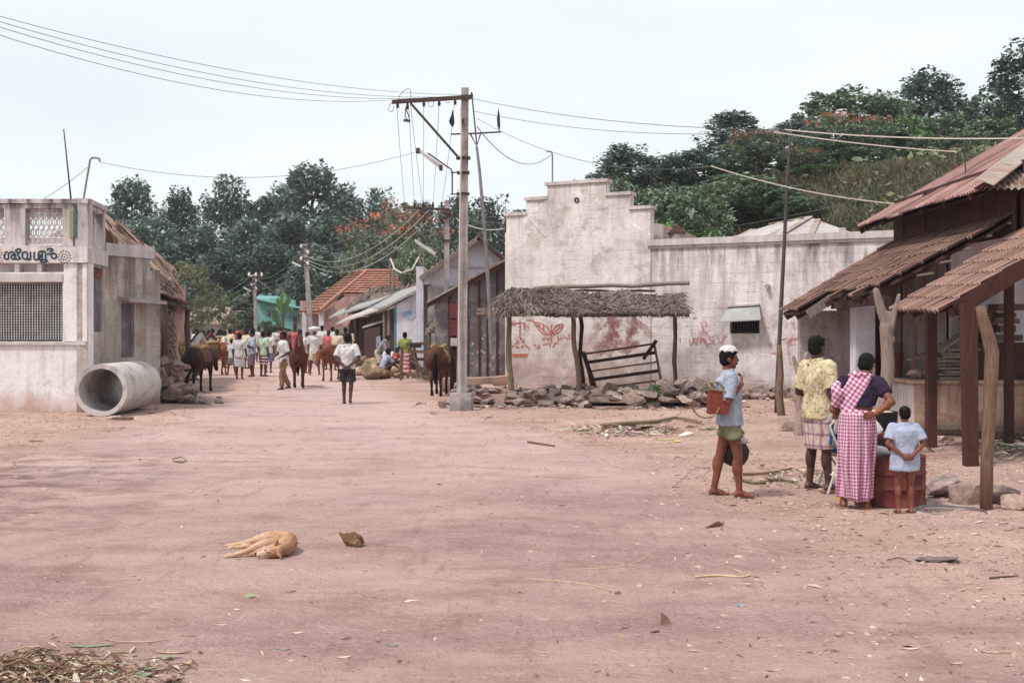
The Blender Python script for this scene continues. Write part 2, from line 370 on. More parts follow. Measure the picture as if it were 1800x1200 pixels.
def person(H=1.65, vox=0.016, lean=(0, 0), shift=0.0, armL=((.138, .015, .635), (.142, -.02, .49)), armR=((-.138, .015, .635), (-.142, -.02, .49)),
           legL=((.058, -.012, .285), (.058, .01, .045)), legR=((-.058, -.012, .285), (-.058, .01, .045)), hip=(0, 0, .52), head=(0, 0, 0), yaw=0.0, tilt=0.0,
           lower='shorts', hem=.36, sleeve=.62, shirt=.47, fat=1.0, curl=.45, handL=None, handR=None, toe=((0, 0), (0, 0)), hairf=1.0, top='shirt', loose=1.0, puff=0):
    """meshes of a figure that faces -Y, in metres: body, hair, shirt and lower garment. Joints are given in units of the height."""
    hx, hy, hz = hip
    def sp(z):                                                    # the bend of the spine
        t = min(max((z - .53) / .29, 0), 1.15); return hx + lean[0] * t, hy + lean[1] * t
    dz = hz - .52
    def zz(z): return (z + dz * 1.0)
    b = MB(); w = fat
    R_ = [(.485, .082 * w, .058), (.52, .094 * w, .066), (.56, .088 * w, .062), (.62, .077 * w, .055), (.68, .086 * w, .060), (.74, .099 * w, .065), (.785, .103, .062), (.815, .096, .050), (.838, .055, .038), (.85, .034, .034)]
    b.loft([(sp(z)[0], sp(z)[1], zz(z), rx, ry) for z, rx, ry in R_])
    nx, ny = sp(.85); hcx, hcy = nx + head[0], ny + head[1]; hcz = zz(.931) + head[2]
    b.cap((nx, ny + .008, zz(.83)), (hcx, hcy + .012, hcz - .035), .036, .031)
    M = Matrix.Rotation(yaw, 4, 'Z') @ Matrix.Rotation(tilt, 4, 'X'); hc = V3((hcx, hcy, hcz))
    def hp(x, y, z): return hc + (M @ V3((x, y, z)))
    b.ell(hp(0, .006, .012), (.045, .056, .056), M, 16, 12); b.ell(hp(0, -.012, -.022), (.037, .042, .046), M, 14, 10)
    b.ell(hp(0, -.030, -.052), (.020, .018, .016), M, 10, 8)
    b.cap(hp(0, -.050, .012), hp(0, -.061, -.010), .006, .0085, 8)
    for s in (-1, 1):
        b.ell(hp(s * .046, .008, -.004), (.007, .013, .019), M, 8, 6); b.ell(hp(s * .018, -.046, .020), (.016, .010, .006), M, 8, 6)
    b.ell(hp(0, -.054, -.030), (.017, .008, .0055), M, 8, 6)
    sh = {}
    for s, arm, hd in ((1, armL, handL), (-1, armR, handR)):
        S = V3((sp(.805)[0] + s * .107, sp(.805)[1], zz(.806))); E = V3(arm[0]); Wr = V3(arm[1]); sh[s] = (S, E, Wr)
        b.cap((sp(.80)[0] + s * .07, sp(.80)[1], zz(.80)), S, .040, .036); b.cap(S, E, .034, .0255); b.cap(E, Wr, .0255, .0175)
        b.ell(lerp(E, Wr, .28), (.027, .027, .034), None, 8, 6)
        d = (Wr - E).normalized(); n = V3((-s, -.25, 0)) if abs(d.z) > .6 else V3((0, 0, -1) if abs(d.z) < .6 else (-s, 0, 0))
        if hd: d, n = V3(hd[0]), V3(hd[1])
        hand(b, Wr, d, n, s if n.dot(V3((-s, -.25, 0))) > -5 else s, 1.0, curl)
    lg = {}
    for s, leg, t in ((1, legL, toe[0]), (-1, legR, toe[1])):
        Hp = V3((hx + s * .050, hy, hz - .01)); K = V3(leg[0]); A = V3(leg[1]); lg[s] = (Hp, K, A)
        b.cap(Hp, K, .056 * w, .034); b.cap(K, A, .034, .0215); b.ell(lerp(K, A, .32) + V3((0, .010, 0)), (.031, .034, .075), None, 10, 8)
        f = V3((s * .02 + t[0], -1, 0)).normalized(); f.z = 0
        g = V3((A.x, A.y, max(A.z - .045, 0) + .0))
        b.cap(A, g + V3((0, 0, .022)) - f * .018, .0215, .021)
        side = V3((-f.y, f.x, 0))
        b.cap(g + V3((0, 0, .030)), g + f * .062 + V3((0, 0, .017)), .026, .017)
        for k, ln in ((-1, .088), (0, .096), (1, .098)): b.cap(g + f * .045 + side * (.013 * k) + V3((0, 0, .015)), g + f * ln + side * (.014 * k) + V3((0, 0, .009)), .014, .009, 8)
    def fin(mb, vx, it, nm, fac=.5):
        mb.v = [(x * H, y * H, z * H) for x, y, z in mb.v]; return melt(mb, vx, it, fac, nm)
    out = {}
    hb = MB(); hb.ell(hp(0, .012, .022), (.0505 * hairf, .0575, .0555), M, 16, 12); hb.ell(hp(0, .022, -.006), (.0485 * hairf, .045, .048), M, 14, 10)
    hb.ell(hp(0, -.022, .046), (.036 * hairf, .034, .024), M, 12, 8)
    if puff: 
        for k in range(puff): a = rng.uniform(0, 6.28); q = rng.uniform(.1, 1.3); hb.ell(hp(.046 * math.cos(a) * math.cos(q), .012 + .05 * math.sin(a) * math.cos(q) * (1 if math.sin(a) > 0 else .6), .026 + .05 * math.sin(q)), (.013, .013, .012), M, 6, 5)
    out['hair'] = fin(hb, max(vox * .8, .007), 1, 'hair')
    out['body'] = fin(b, vox, 3, 'body', .4)
    def wrinkle(me, amp):
        n = len(me.vertices); co = np.empty(n * 3, np.float32); nn = np.empty(n * 3, np.float32); me.vertices.foreach_get('co', co); me.vertices.foreach_get('normal', nn); co = co.reshape(-1, 3); nn = nn.reshape(-1, 3)
        s = 9.0; a = fbm(co[:, 0] * s + co[:, 2] * s * .7, co[:, 1] * s + co[:, 2] * s * .45 + 5, 3) + .6 * fbm(co[:, 0] * s * .6 - co[:, 2] * s * .9 + 3, co[:, 1] * s * .6 + 9, 2); co += nn * (amp * a)[:, None].astype(np.float32); me.vertices.foreach_set('co', co.ravel()); me.update(); return me
    k = loose
    if top in ('shirt', 'blouse', 'vest'):
        c = MB(); zs = shirt
        rr = [(zs, .112 * w * k, .083 * k)] if zs < .53 else []
        rr += [(z, rx * 1.07 * k + .012, ry * 1.07 * k + .012) for z, rx, ry in R_ if .50 < z and z > zs + .012 and z < .80]
        if zs >= .53: rr = [(zs, (.088 if zs < .66 else .094) * w * k + .008, .064 * k + .008)] + rr
        rr += [(.812, .103, .056), (.838, .066, .046), (.848, .042, .043)]
        c.loft([(sp(z)[0], sp(z)[1], zz(z), rx, ry) for z, rx, ry in rr], 20)
        for s in (1, -1):
            S, E, Wr = sh[s]; c.cap((sp(.80)[0] + s * .07, sp(.80)[1], zz(.80)), S, .049, .046)
            if sleeve > 0:
                e = lerp(S, E, min(sleeve, 1)); c.tube([lerp(S, E, -.05), lerp(S, E, .3), e], [.044, .044 * k, .043 * k + .002], 12)
                if sleeve > 1: c.tube([lerp(S, E, .9), E, lerp(E, Wr, sleeve - 1)], [.04, .038, .034], 10)
        nb = V3((nx, ny + .006, zz(.845))); c.tube([nb + V3((0, 0, -.012)), nb + V3((0, .003, .016))], [.047, .045], 14)
        out['shirt'] = wrinkle(fin(c, max(vox * .9, .009), 2, 'shirt'), .017)
    if lower != 'none':
        c = MB(); c.loft([(hx, hy, hz - .055, .106 * w, .076), (hx, hy, hz, .108 * w, .078), (hx, hy, zz(.575), .097 * w, .071), (hx + 0, hy, zz(.60), .090 * w, .066)], 20)
        if lower in ('shorts', 'trousers'):
            for s in (1, -1):
                Hp, K, A = lg[s]
                if lower == 'shorts': e = lerp(Hp, K, .5 if hem > .4 else .85); c.tube([Hp + V3((0, 0, .02)), lerp(Hp, e, .5), e], [.062 * w, .064 * w, .066 * w], 14)
                else: c.tube([Hp + V3((0, 0, .02)), lerp(Hp, K, .5), K, lerp(K, A, .5), lerp(K, A, .93)], [.066, .058, .047, .042, .041], 12)
        else:                                                     # a cloth wrapped round the legs
            L, Rr = lg[1], lg[-1]; nn = 8; rings = []
            for i in range(nn + 1):
                z = hem + (hz - .02 - hem) * i / nn
                def at(l):
                    if z > l[1].z: t = (l[0].z - z) / max(l[0].z - l[1].z, .01); return lerp(l[0], l[1], min(max(t, 0), 1))
                    return lerp(l[1], l[2], min((l[1].z - z) / max(l[1].z - l[2].z, .01), 1))
                a, q = at(L), at(Rr); m_ = (a + q) / 2; tt = i / nn
                rings.append((m_.x, m_.y, z, abs(a.x - q.x) / 2 + .052 + .014 * tt + .008 * (1 - tt), abs(a.y - q.y) / 2 + .060 + .012 * tt))
            c.loft(rings, 22)
        out['lower'] = wrinkle(fin(c, max(vox * .9, .009), 2, 'lower'), .015)
    return out
LOWN = {'shorts': 'shorts', 'trousers': 'trousers', 'lungi': 'lungi', 'skirt': 'skirt'}

def pony(headlow=0.0, step=0.0, vox=0.03):
    "a small horse facing -Y: body, mane, tail"
    b = MB(); m = MB(); t = MB()
    b.ell((0, .02, .93), (.235, .56, .265), None, 16, 12); b.ell((0, -.42, .97), (.20, .27, .31), None, 14, 10); b.ell((0, .43, 1.01), (.235, .29, .27), None, 14, 10)
    b.cap((0, .30, 1.12), (0, -.36, 1.14), .13, .14)
    nb = V3((0, -.52, 1.08)); nt = lerp((0, -.86, 1.52), (0, -1.08, .80), headlow); hm = nt + lerp((0, -.34, -.26), (0, -.16, -.42), headlow)
    mid = lerp(nb, nt, .5) + V3((0, .03, .02)); b.cap(nb, mid, .19, .14); b.cap(mid, nt, .14, .105)
    b.cap(nt + V3((0, -.03, 0)), lerp(nt, hm, .45), .115, .095); b.cap(lerp(nt, hm, .45), hm, .085, .062)
    for s in (-1, 1):
        up = (nt - mid).normalized(); b.cap(nt + V3((s * .055, .02, .03)) + up * .04, nt + V3((s * .075, .0, .05)) + up * .13, .035, .012)
        f = step * s; sh = V3((s * .13, -.45, .82)); kn = V3((s * .125, -.46 - f * .10, .46)); fe = V3((s * .12, -.45 - f * .16 + max(f, 0) * .04, .15)); hf = fe + V3((0, -.03, -.11))
        b.cap((s * .12, -.42, .98), sh, .15, .115); b.cap(sh, kn, .095, .055); b.cap(kn, fe, .048, .036); b.cap(fe, hf, .042, .055)
        g = -f; hp = V3((s * .13, .46, .92)); st = V3((s * .15, .36 - g * .06, .70)); hk = V3((s * .13, .62 - g * .12, .47)); fe = V3((s * .125, .56 - g * .2, .15)); hf = fe + V3((0, -.04, -.11))
        b.cap(hp, st, .19, .13); b.cap(st, hk, .115, .055); b.cap(hk, fe, .05, .037); b.cap(fe, hf, .042, .056)
    for k in range(9):
        p = lerp(nb + V3((0, .1, .12)), nt + V3((0, .05, .08)), k / 8); q = p + V3((.10 * (1 if k % 2 else .7), .04, -.17)); m.cap(p + V3((0, .02, .05)), q, .04, .02)
    m.cap(nt + V3((0, 0, .1)), lerp(nt, hm, .35) + V3((0, -.05, .06)), .035, .015)
    d = V3((0, .70, 1.10)); t.tube([d, d + V3((0, .07, -.06)), d + V3((.01, .10, -.30)), d + V3((-.01, .09, -.55)), d + V3((.0, .07, -.80))], [.035, .05, .075, .07, .02], 8)
    return {'body': melt(b, vox, 5, .5, 'body'), 'mane': melt(m, vox * .8, 2, .5, 'mane'), 'tail': melt(t, vox * .8, 2, .5, 'tail')}

def dog_shape():
    b = MB()
    b.cap((.175, .13, .075), (.17, .24, .085), .072, .084); b.cap((.17, .24, .085), (.115, .37, .078), .084, .066); b.cap((.115, .37, .078), (.055, .43, .068), .068, .066)
    b.ell((.12, .20, .075), (.085, .10, .072), None, 12, 8)
    b.cap((.175, .14, .08), (.15, .06, .062), .066, .05); b.cap((.15, .065, .062), (.10, .05, .056), .054, .050)
    b.cap((.10, .045, .052), (.045, .03, .042), .044, .029); b.cap((.05, .032, .042), (.012, .022, .036), .030, .021); b.ell((.002, .02, .042), (.012, .013, .011), None, 8, 6)
    b.cap((.07, .03, .020), (.03, .022, .016), .02, .014)
    b.ell((.085, .005, .062), (.016, .012, .014), None, 8, 6)
    for k in range(4):                                            # ear: a tapering flap built of capsules
        b.cap((.126 + .004 * k, .045, .100 + .012 * k), (.138 + .003 * k, .043, .122 + .012 * k), .017 - .0035 * k, .013 - .003 * k, 8)
    b.cap((.150, .025, .045), (.178, -.005, .020), .018, .008)
    # upper and lower fore legs, hind legs
    for A in (((.10, .15, .10, .046), (.0, .125, .085, .034), (-.10, .085, .045, .020), (-.19, .06, .022, .016), (-.222, .05, .020, .019)),
              ((.10, .13, .05, .045), (.0, .105, .04, .03), (-.04, .10, .03, .022), (-.085, .09, .02, .016), (-.10, .085, .018, .018)),
              ((.06, .41, .085, .062), (-.04, .40, .085, .044), (-.13, .405, .06, .026), (-.24, .43, .034, .016), (-.318, .44, .022, .018)),
              ((.05, .40, .05, .055), (-.04, .385, .04, .036), (-.12, .40, .03, .022), (-.21, .385, .022, .015), (-.285, .37, .018, .017))):
        for p, q in zip(A[:-1], A[1:]): b.cap(p[:3], q[:3], p[3], q[3], 10)
        for k in (-1, 0, 1): e = A[-1]; b.cap((e[0], e[1] + .010 * k, e[2]), (e[0] - .018, e[1] + .012 * k, e[2] - .006), .010, .008, 8)
    b.cap((.06, .46, .06), (.10, .53, .03), .022, .014); b.cap((.10, .53, .03), (.20, .57, .015), .014, .009)
    for c, r in (((.15, .16, .12), (.05, .06, .045)), ((.075, .40, .105), (.06, .055, .04)), ((.055, .045, .075), (.03, .02, .02))): b.ell(c, r, None, 10, 8)
    return melt(b, .0055, 2, .4, 'dog')
# ------------------------------------------------------------------ materials of the place
def ground_mat():
    n = NT('earth'); t = n.attr('track'); x, y, z = n.sep()
    dry = n.mix(n.rng(n.noise(0.55, 6, None, 0.6), 0.36, 0.64), C(174, 140, 128), C(190, 160, 150))
    dry = n.mix(n.math('MULTIPLY', n.rng(n.noise(0.9, 7, n.vec((1, 1.8, 1), loc=(5, 2, 0)), 0.7), 0.52, 0.72), 0.5), dry, C(140, 110, 99))
    road = n.mix(n.rng(n.noise(0.8, 6, n.vec((1, .6, 1)), 0.6), 0.36, 0.64), C(180, 150, 143), C(198, 171, 165))
    road = n.mix(n.math('MULTIPLY', n.rng(n.noise(1.1, 7, n.vec((1, 1.5, 1), loc=(1, 7, 0)), 0.7), 0.55, 0.75), 0.45), road, C(150, 122, 116))
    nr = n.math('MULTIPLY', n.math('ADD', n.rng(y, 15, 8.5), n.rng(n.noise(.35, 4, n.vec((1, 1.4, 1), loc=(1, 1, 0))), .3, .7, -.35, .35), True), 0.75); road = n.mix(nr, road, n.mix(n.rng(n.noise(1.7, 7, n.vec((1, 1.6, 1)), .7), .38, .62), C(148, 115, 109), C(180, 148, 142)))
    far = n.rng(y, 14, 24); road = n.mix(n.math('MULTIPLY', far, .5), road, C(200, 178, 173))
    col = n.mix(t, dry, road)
    grit = n.noise(60, 5, None, 0.75); col = n.mix(n.math('MULTIPLY', n.rng(grit, 0.50, 0.72), 0.62), col, C(106, 80, 72))
    col = n.mix(n.math('MULTIPLY', n.rng(n.noise(85, 3, n.vec((1, 1, 1), loc=(3, 3, 0)), 0.6), 0.58, 0.70), 0.6), col, C(222, 200, 190))
    st = n.rng(n.noise(14, 5, n.vec((1, 2.6, 1), loc=(8, 1, 0)), 0.7), 0.58, 0.68); col = n.mix(n.math('MULTIPLY', st, 0.45), col, C(112, 86, 78))
    st2 = n.rng(n.noise(9, 6, n.vec((1, 2.2, 1), loc=(2, 9, 0)), 0.7), 0.58, 0.66); col = n.mix(n.math('MULTIPLY', st2, 0.45), col, C(216, 190, 178))
    pt = n.rng(n.noise(0.33, 4, n.vec((1, 1.7, 1), loc=(4, 4, 0)), 0.6), 0.42, 0.60); col = n.mix(n.math('MULTIPLY', pt, 0.42), col, C(214, 182, 168))
    pd = n.rng(n.noise(0.7, 7, n.vec((1, 1.9, 1), loc=(14, 3, 0)), 0.72), 0.53, 0.66); col = n.mix(n.math('MULTIPLY', pd, 0.5), col, C(140, 106, 95))
    rut = n.rng(n.noise(2.2, 6, n.vec((2.2, .55, 1), (0, 0, .35), loc=(6, 2, 0)), 0.7), 0.56, 0.64); col = n.mix(n.math('MULTIPLY', rut, 0.30), col, C(132, 104, 96))
    dk = n.math('MULTIPLY', n.rng(n.noise(2.6, 8, n.vec((0.8, 1.1, 1), loc=(0, 3, 0)), 0.65), 0.45, 0.6), n.math('MULTIPLY', n.rng(x, -2.5, -5.5, 0, 1), n.math('MULTIPLY', n.rng(y, 8, 9.5), n.rng(y, 17, 13))))
    col = n.mix(n.math('MULTIPLY', dk, 0.7), col, C(96, 80, 76))
    h = n.math('ADD', n.math('MULTIPLY', n.noise(7, 7, n.vec((1, 1.5, 1)), 0.65), 1.6), n.math('MULTIPLY', grit, 0.5))
    h = n.math('ADD', h, n.math('MULTIPLY', n.rng(n.voro(16, n.vec((1, 1.6, 1))), 0.0, 0.35, 1, 0), 0.35))
    n.bump(h, 0.9, 0.045); return n.done(col, 0.95, 0.12)
M = {}
M['earth'] = ground_mat()
M['white_wall'] = plaster('white_wall', C(230, 224, 224), C(216, 207, 209), C(112, 100, 100), 4.3, 0.4, 1.6, C(176, 142, 124), 0.5, None, 0, False)
M['frieze'] = plaster('frieze', C(220, 211, 210), C(204, 194, 193), C(112, 100, 98), 0.6, 0.3, 0.5, None, 0, None, 0, False)
M['parapet_wall'] = plaster('parapet_wall', C(208, 200, 200), C(184, 175, 177), C(82, 74, 76), 4.35, 0.95, 1.3, None, 0, None, 0, False)
M['stained_wall'] = plaster('stained_wall', C(194, 183, 175), C(168, 158, 152), C(70, 64, 62), 3.5, 1.0, 3.2, C(150, 116, 98), 0.8, C(140, 116, 104), 0.5)
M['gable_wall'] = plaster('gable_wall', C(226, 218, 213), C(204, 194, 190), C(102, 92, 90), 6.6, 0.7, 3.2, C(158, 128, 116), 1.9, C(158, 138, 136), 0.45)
M['long_wall'] = plaster('long_wall', C(228, 219, 217), C(206, 195, 194), C(78, 70, 70), 4.0, 1.0, 2.1, C(158, 126, 112), 0.7, C(166, 146, 142), 0.4)
M['clean_wall'] = plaster('clean_wall', C(214, 212, 220), C(198, 194, 206), C(120, 108, 112), 6.0, 0.3, 2.0, C(150, 118, 100), 0.7, None, 0, False)
M['dirty_wall'] = plaster('dirty_wall', C(190, 180, 182), C(166, 154, 156), C(92, 72, 66), 2.6, 0.7, 1.4, C(108, 74, 60), 1.5, C(120, 92, 84), 0.5)
M['mud_plinth'] = plaster('mud_plinth', C(190, 164, 148), C(168, 140, 124), C(96, 66, 54), 0.7, 0.8, 0.9, C(104, 72, 58), 0.35, C(138, 96, 74), 0.6)
M['coping'] = plaster('coping', C(206, 196, 192), C(188, 178, 174), C(110, 98, 96), 0.4, 0.3, 0.5, None, 0, None, 0, False)
M['concrete'] = mat('concrete', C(172, 162, 160), C(146, 136, 134), 3, 0.85, 0.35, 40, 0.01, c3=C(104, 96, 94), s3=1.6)
M['pipe_concrete'] = mat('pipe_concrete', C(198, 190, 186), C(180, 170, 168), 2.2, 0.85, 0.3, 50, 0.006, c3=C(140, 130, 128), s3=2.4)
M['grey_sheet'] = mat('grey_sheet', C(92, 86, 92), C(112, 104, 110), 3, 0.7, 0.3, 18, c3=C(146, 138, 140), s3=2.5, orand=.15)
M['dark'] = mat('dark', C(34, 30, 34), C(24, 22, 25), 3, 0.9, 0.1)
M['iron'] = mat('iron', C(62, 54, 54), C(86, 70, 64), 8, 0.6, 0.2, metal=0.3)
M['rust'] = mat('rust', C(112, 62, 48), C(84, 48, 42), 5, 0.8, 0.3, c3=C(140, 94, 74), s3=3)
M['lath'] = mat('lath', C(88, 46, 40), C(64, 38, 36), 5, 0.8, 0.3)
M['rust_tin'] = None
def tin(name, base, alt, rustc, amt):
    n = NT(name); v = n.vec((1, 1, 1))
    col = n.mix(n.rng(n.noise(1.6, 6, v, 0.65), 0.38, 0.62), base, alt)
    r = n.rng(n.noise(1.1, 7, n.vec((.35, 4.0, .35), loc=(3, 0, 2)), 0.7), 0.62 - 0.3 * amt, 0.66)
    col = n.mix(r, col, rustc); col = n.mix(n.math('MULTIPLY', n.rng(n.noise(9, 4), 0.5, 0.7), 0.4), col, alt)
    k = n.rng(n.objrand(), 0, 1, .78, 1.2); vm = n.t.nodes.new('ShaderNodeVectorMath'); vm.operation = 'SCALE'; n._set(vm.inputs[0], col); n._set(vm.inputs['Scale'], k)
    n.bump(n.noise(20, 4), 0.2, 0.01); return n.done(vm.outputs[0], n.rng(r, 0, 1, 0.5, 0.85), 0.4, 0.0)
M['rust_tin'] = tin('rust_tin', C(172, 140, 130), C(132, 92, 84), C(104, 62, 58), 0.7)
M['pale_tin'] = tin('pale_tin', C(186, 178, 176), C(166, 156, 154), C(172, 132, 110), 0.25)
M['grey_tin'] = tin('grey_tin', C(164, 152, 142), C(138, 122, 112), C(124, 84, 70), 0.4)
M['asbestos'] = mat('asbestos', C(168, 166, 164), C(140, 136, 136), 2, 0.85, 0.3, 30, orand=.1)
def tilem(name, a, b, moss, k=0.18):
    n = NT(name); col = n.mix(n.rng(n.noise(2.2, 6, None, 0.65), 0.35, 0.65), a, b); col = n.mix(n.objrand(), col, n.mix(0.5, col, b))
    col = n.mix(n.math('MULTIPLY', n.rng(n.noise(4.0, 7, None, 0.75), 0.50, 0.68), 0.75), col, moss)
    s = n.rng(n.objrand(), 0, 1, 1 - k, 1 + k); vm = n.t.nodes.new('ShaderNodeVectorMath'); vm.operation = 'SCALE'; n._set(vm.inputs[0], col); n._set(vm.inputs['Scale'], s)
    n.bump(n.noise(45, 5), 0.4, 0.008); return n.done(vm.outputs[0], 0.9, 0.15)
M['old_tile'] = tilem('old_tile', C(136, 108, 96), C(108, 86, 78), C(74, 66, 62), .26)
M['new_tile'] = tilem('new_tile', C(150, 118, 106), C(122, 98, 90), C(86, 74, 72), .28)
M['orange_tile'] = mat('orange_tile', C(180, 130, 112), C(160, 114, 100), 1.2, 0.9, 0.2, 20, c3=C(150, 106, 92), s3=2.0, isl=.12)
M['old_wood'] = wood('old_wood', C(116, 98, 86), C(70, 56, 50))
M['grey_wood'] = wood('grey_wood', C(150, 136, 124), C(96, 82, 76))
M['dark_wood'] = wood('dark_wood', C(84, 58, 50), C(48, 34, 32))
M['plank_wall'] = wood('plank_wall', C(92, 62, 58), C(58, 40, 40))
M['red_wood'] = wood('red_wood', C(86, 54, 46), C(56, 36, 32), bump=.6)
M['pole_wood'] = wood('pole_wood', C(132, 108, 90), C(92, 70, 60))
M['dark_pole'] = wood('dark_pole', C(98, 88, 84), C(66, 60, 60)); M['weathered'] = wood('weathered', C(172, 154, 144), C(120, 102, 96), bump=.9)
M['bamboo'] = wood('bamboo', C(150, 134, 104), C(92, 80, 68))
def stone_mat(name, a, b, c):
    n = NT(name); col = n.mix(n.objrand(), a, b); col = n.mix(n.rng(n.noise(5, 6, None, 0.7), 0.42, 0.66), col, c)
    s = n.rng(n.math('FRACT', n.math('MULTIPLY', n.objrand(), 7.31)), 0, 1, .75, 1.2); vm = n.t.nodes.new('ShaderNodeVectorMath'); vm.operation = 'SCALE'; n._set(vm.inputs[0], col); n._set(vm.inputs['Scale'], s)
    n.bump(n.noise(18, 6, None, 0.7), 0.6, 0.02); return n.done(vm.outputs[0], 0.92, 0.15)
M['stone'] = stone_mat('stone', C(132, 112, 106), C(112, 98, 96), C(164, 144, 134))
M['pale_stone'] = stone_mat('pale_stone', C(156, 136, 126), C(140, 118, 108), C(184, 164, 150))
def thatchm(name, a, b, c):
    n = NT(name); r = n.island(); col = n.mix(r, a, b); col = n.mix(n.rng(n.noise(1.6, 5), 0.45, 0.65), col, c); return n.done(col, 0.95, 0.1)
M['thatch'] = thatchm('thatch', C(150, 134, 124), C(88, 76, 72), C(120, 104, 98))
M['pale_thatch'] = thatchm('pale_thatch', C(176, 152, 136), C(120, 100, 90), C(150, 126, 114))
M['leaf_wall'] = thatchm('leaf_wall', C(178, 160, 152), C(92, 74, 70), C(140, 118, 110))
M['turquoise'] = plaster('turquoise', C(132, 184, 178), C(116, 166, 160), C(84, 120, 114), 5, .3, 2, None, 0, None, 0, False)
M['blue_paint'] = mat('blue_paint', C(72, 140, 158), C(60, 112, 128), 4, .6)
M['pinkish'] = plaster('pinkish', C(196, 160, 152), C(170, 134, 126), C(92, 74, 70), 4, .4, 2)
M['red_graffiti'] = mat('red_graffiti', C(158, 82, 70), C(176, 110, 96), 14, 0.9, 0, c3=C(190, 146, 136), s3=9)
M['faded_graffiti'] = mat('faded_graffiti', C(184, 132, 132), C(194, 158, 158), 14, 0.9, 0)
M['red_wash'] = mat('red_wash', C(150, 84, 80), C(162, 110, 108), 3, .95, .4, 20)
M['black_paint'] = mat('black_paint', C(34, 34, 40), C(44, 46, 54), 8, .6, 0)
M['pale_blue_paint'] = mat('pale_blue_paint', C(150, 170, 184), None, 1, .7, 0)
M['green_paint'] = mat('green_paint', C(116, 124, 90), C(146, 150, 112), 22, .8, 0)
M['navy_paint'] = mat('navy_paint', C(60, 70, 84), C(92, 106, 116), 22, .8, 0)
M['maroon_paint'] = mat('maroon_paint', C(112, 52, 48), C(90, 44, 42), 6, .7, .2)
M['bare_metal'] = mat('bare_metal', C(150, 146, 146), C(120, 114, 114), 6, .45, .1, metal=.5)
M['wire'] = mat('wire', C(96, 92, 94), None, 1, .6, 0)
M['pale_wire'] = mat('pale_wire', C(190, 182, 170), None, 1, .6, 0)
M['insulator'] = mat('insulator', C(220, 214, 208), None, 1, .3, 0)
M['lamp_white'] = mat('lamp_white', C(206, 204, 202), C(170, 166, 164), 6, .5, 0)
M['flag_cloth'] = mat('flag_cloth', C(60, 58, 64), C(40, 40, 46), 6, .9, .3)
M['dry_grass'] = leafmat('dry_grass', C(126, 112, 90), C(96, 88, 70), C(104, 108, 78), .8)
M['hill'] = mat('hill', C(112, 98, 78), C(88, 82, 62), 0.35, .95, .6, 3.0, .3, c3=C(80, 88, 54), s3=.22)
M['forest_leaf'] = leafmat('forest_leaf', C(66, 78, 72), C(124, 138, 126), C(56, 68, 68), .36)
M['dark_leaf'] = leafmat('dark_leaf', C(74, 92, 68), C(132, 150, 118), C(96, 114, 90), .38)
M['mid_leaf'] = leafmat('mid_leaf', C(80, 96, 72), C(132, 148, 114), C(72, 88, 68), .5)
M['bright_leaf'] = leafmat('bright_leaf', C(70, 106, 60), C(122, 154, 98), None, .5)
M['olive_leaf'] = leafmat('olive_leaf', C(96, 100, 68), C(136, 136, 94), C(78, 86, 60), .6)
M['blossom'] = leafmat('blossom', C(178, 98, 68), C(156, 80, 60), None, .6)
M['bark'] = wood('bark', C(104, 92, 84), C(62, 54, 50))
M['poster'] = mat('poster', C(196, 196, 200), C(90, 128, 170), 5, .7, 0)
M['paper'] = mat('paper', C(196, 186, 178), C(170, 150, 140), 5, .8, 0)

# ------------------------------------------------------------------ ground and road
def axis(lo, hi, step, far_lo, far_hi, g=1.12):
    a = list(np.arange(lo, hi, step)) if np.isscalar(step) else list(step); s = a[1] - a[0]; p = a[0]; L = []
    while p > far_lo: s *= g; p -= s; L.append(p)
    s = a[-1] - a[-2]; p = a[-1]; Rr = []
    while p < far_hi: s *= g; p += s; Rr.append(p)
    return np.array(L[::-1] + a + Rr)
_ys = [4.3]
while _ys[-1] < 62: _ys.append(_ys[-1] + .0075 * _ys[-1])
xs = axis(-9.0, 10.0, .05, -900, 900); ys = axis(0, 0, _ys, -300, 1900)
XX, YY = np.meshgrid(xs, ys); TT = track(XX, YY); ZZ = gza(XX, YY)
nx_, ny_ = len(xs), len(ys); idx = np.arange(nx_ * ny_).reshape(ny_, nx_)
Q = np.stack([idx[:-1, :-1], idx[:-1, 1:], idx[1:, 1:], idx[1:, :-1]], -1).reshape(-1, 4)
def with_track(me, t): a = me.attributes.new('track', 'FLOAT', 'POINT'); a.data.foreach_set('value', np.ascontiguousarray(t, np.float32)); return me
V = np.stack([XX, YY, ZZ], -1).reshape(-1, 3); T1 = TT.ravel()
g_ = link('ground', with_track(npmesh('ground', V, Q, True), T1), M['earth']); g_['kind'] = 'structure'
sel = (T1[Q].min(1) > 0.45) & (V[Q][:, :, 1].max(1) < 150) & (V[Q][:, :, 1].min(1) > 2)
qs = Q[sel]; used, inv = np.unique(qs, return_inverse=True); Vr = V[used] + np.array([0, 0, .006])
r_ = link('road', with_track(npmesh('road', Vr, inv.reshape(-1, 4), True), T1[used]), M['earth']); r_['kind'] = 'structure'

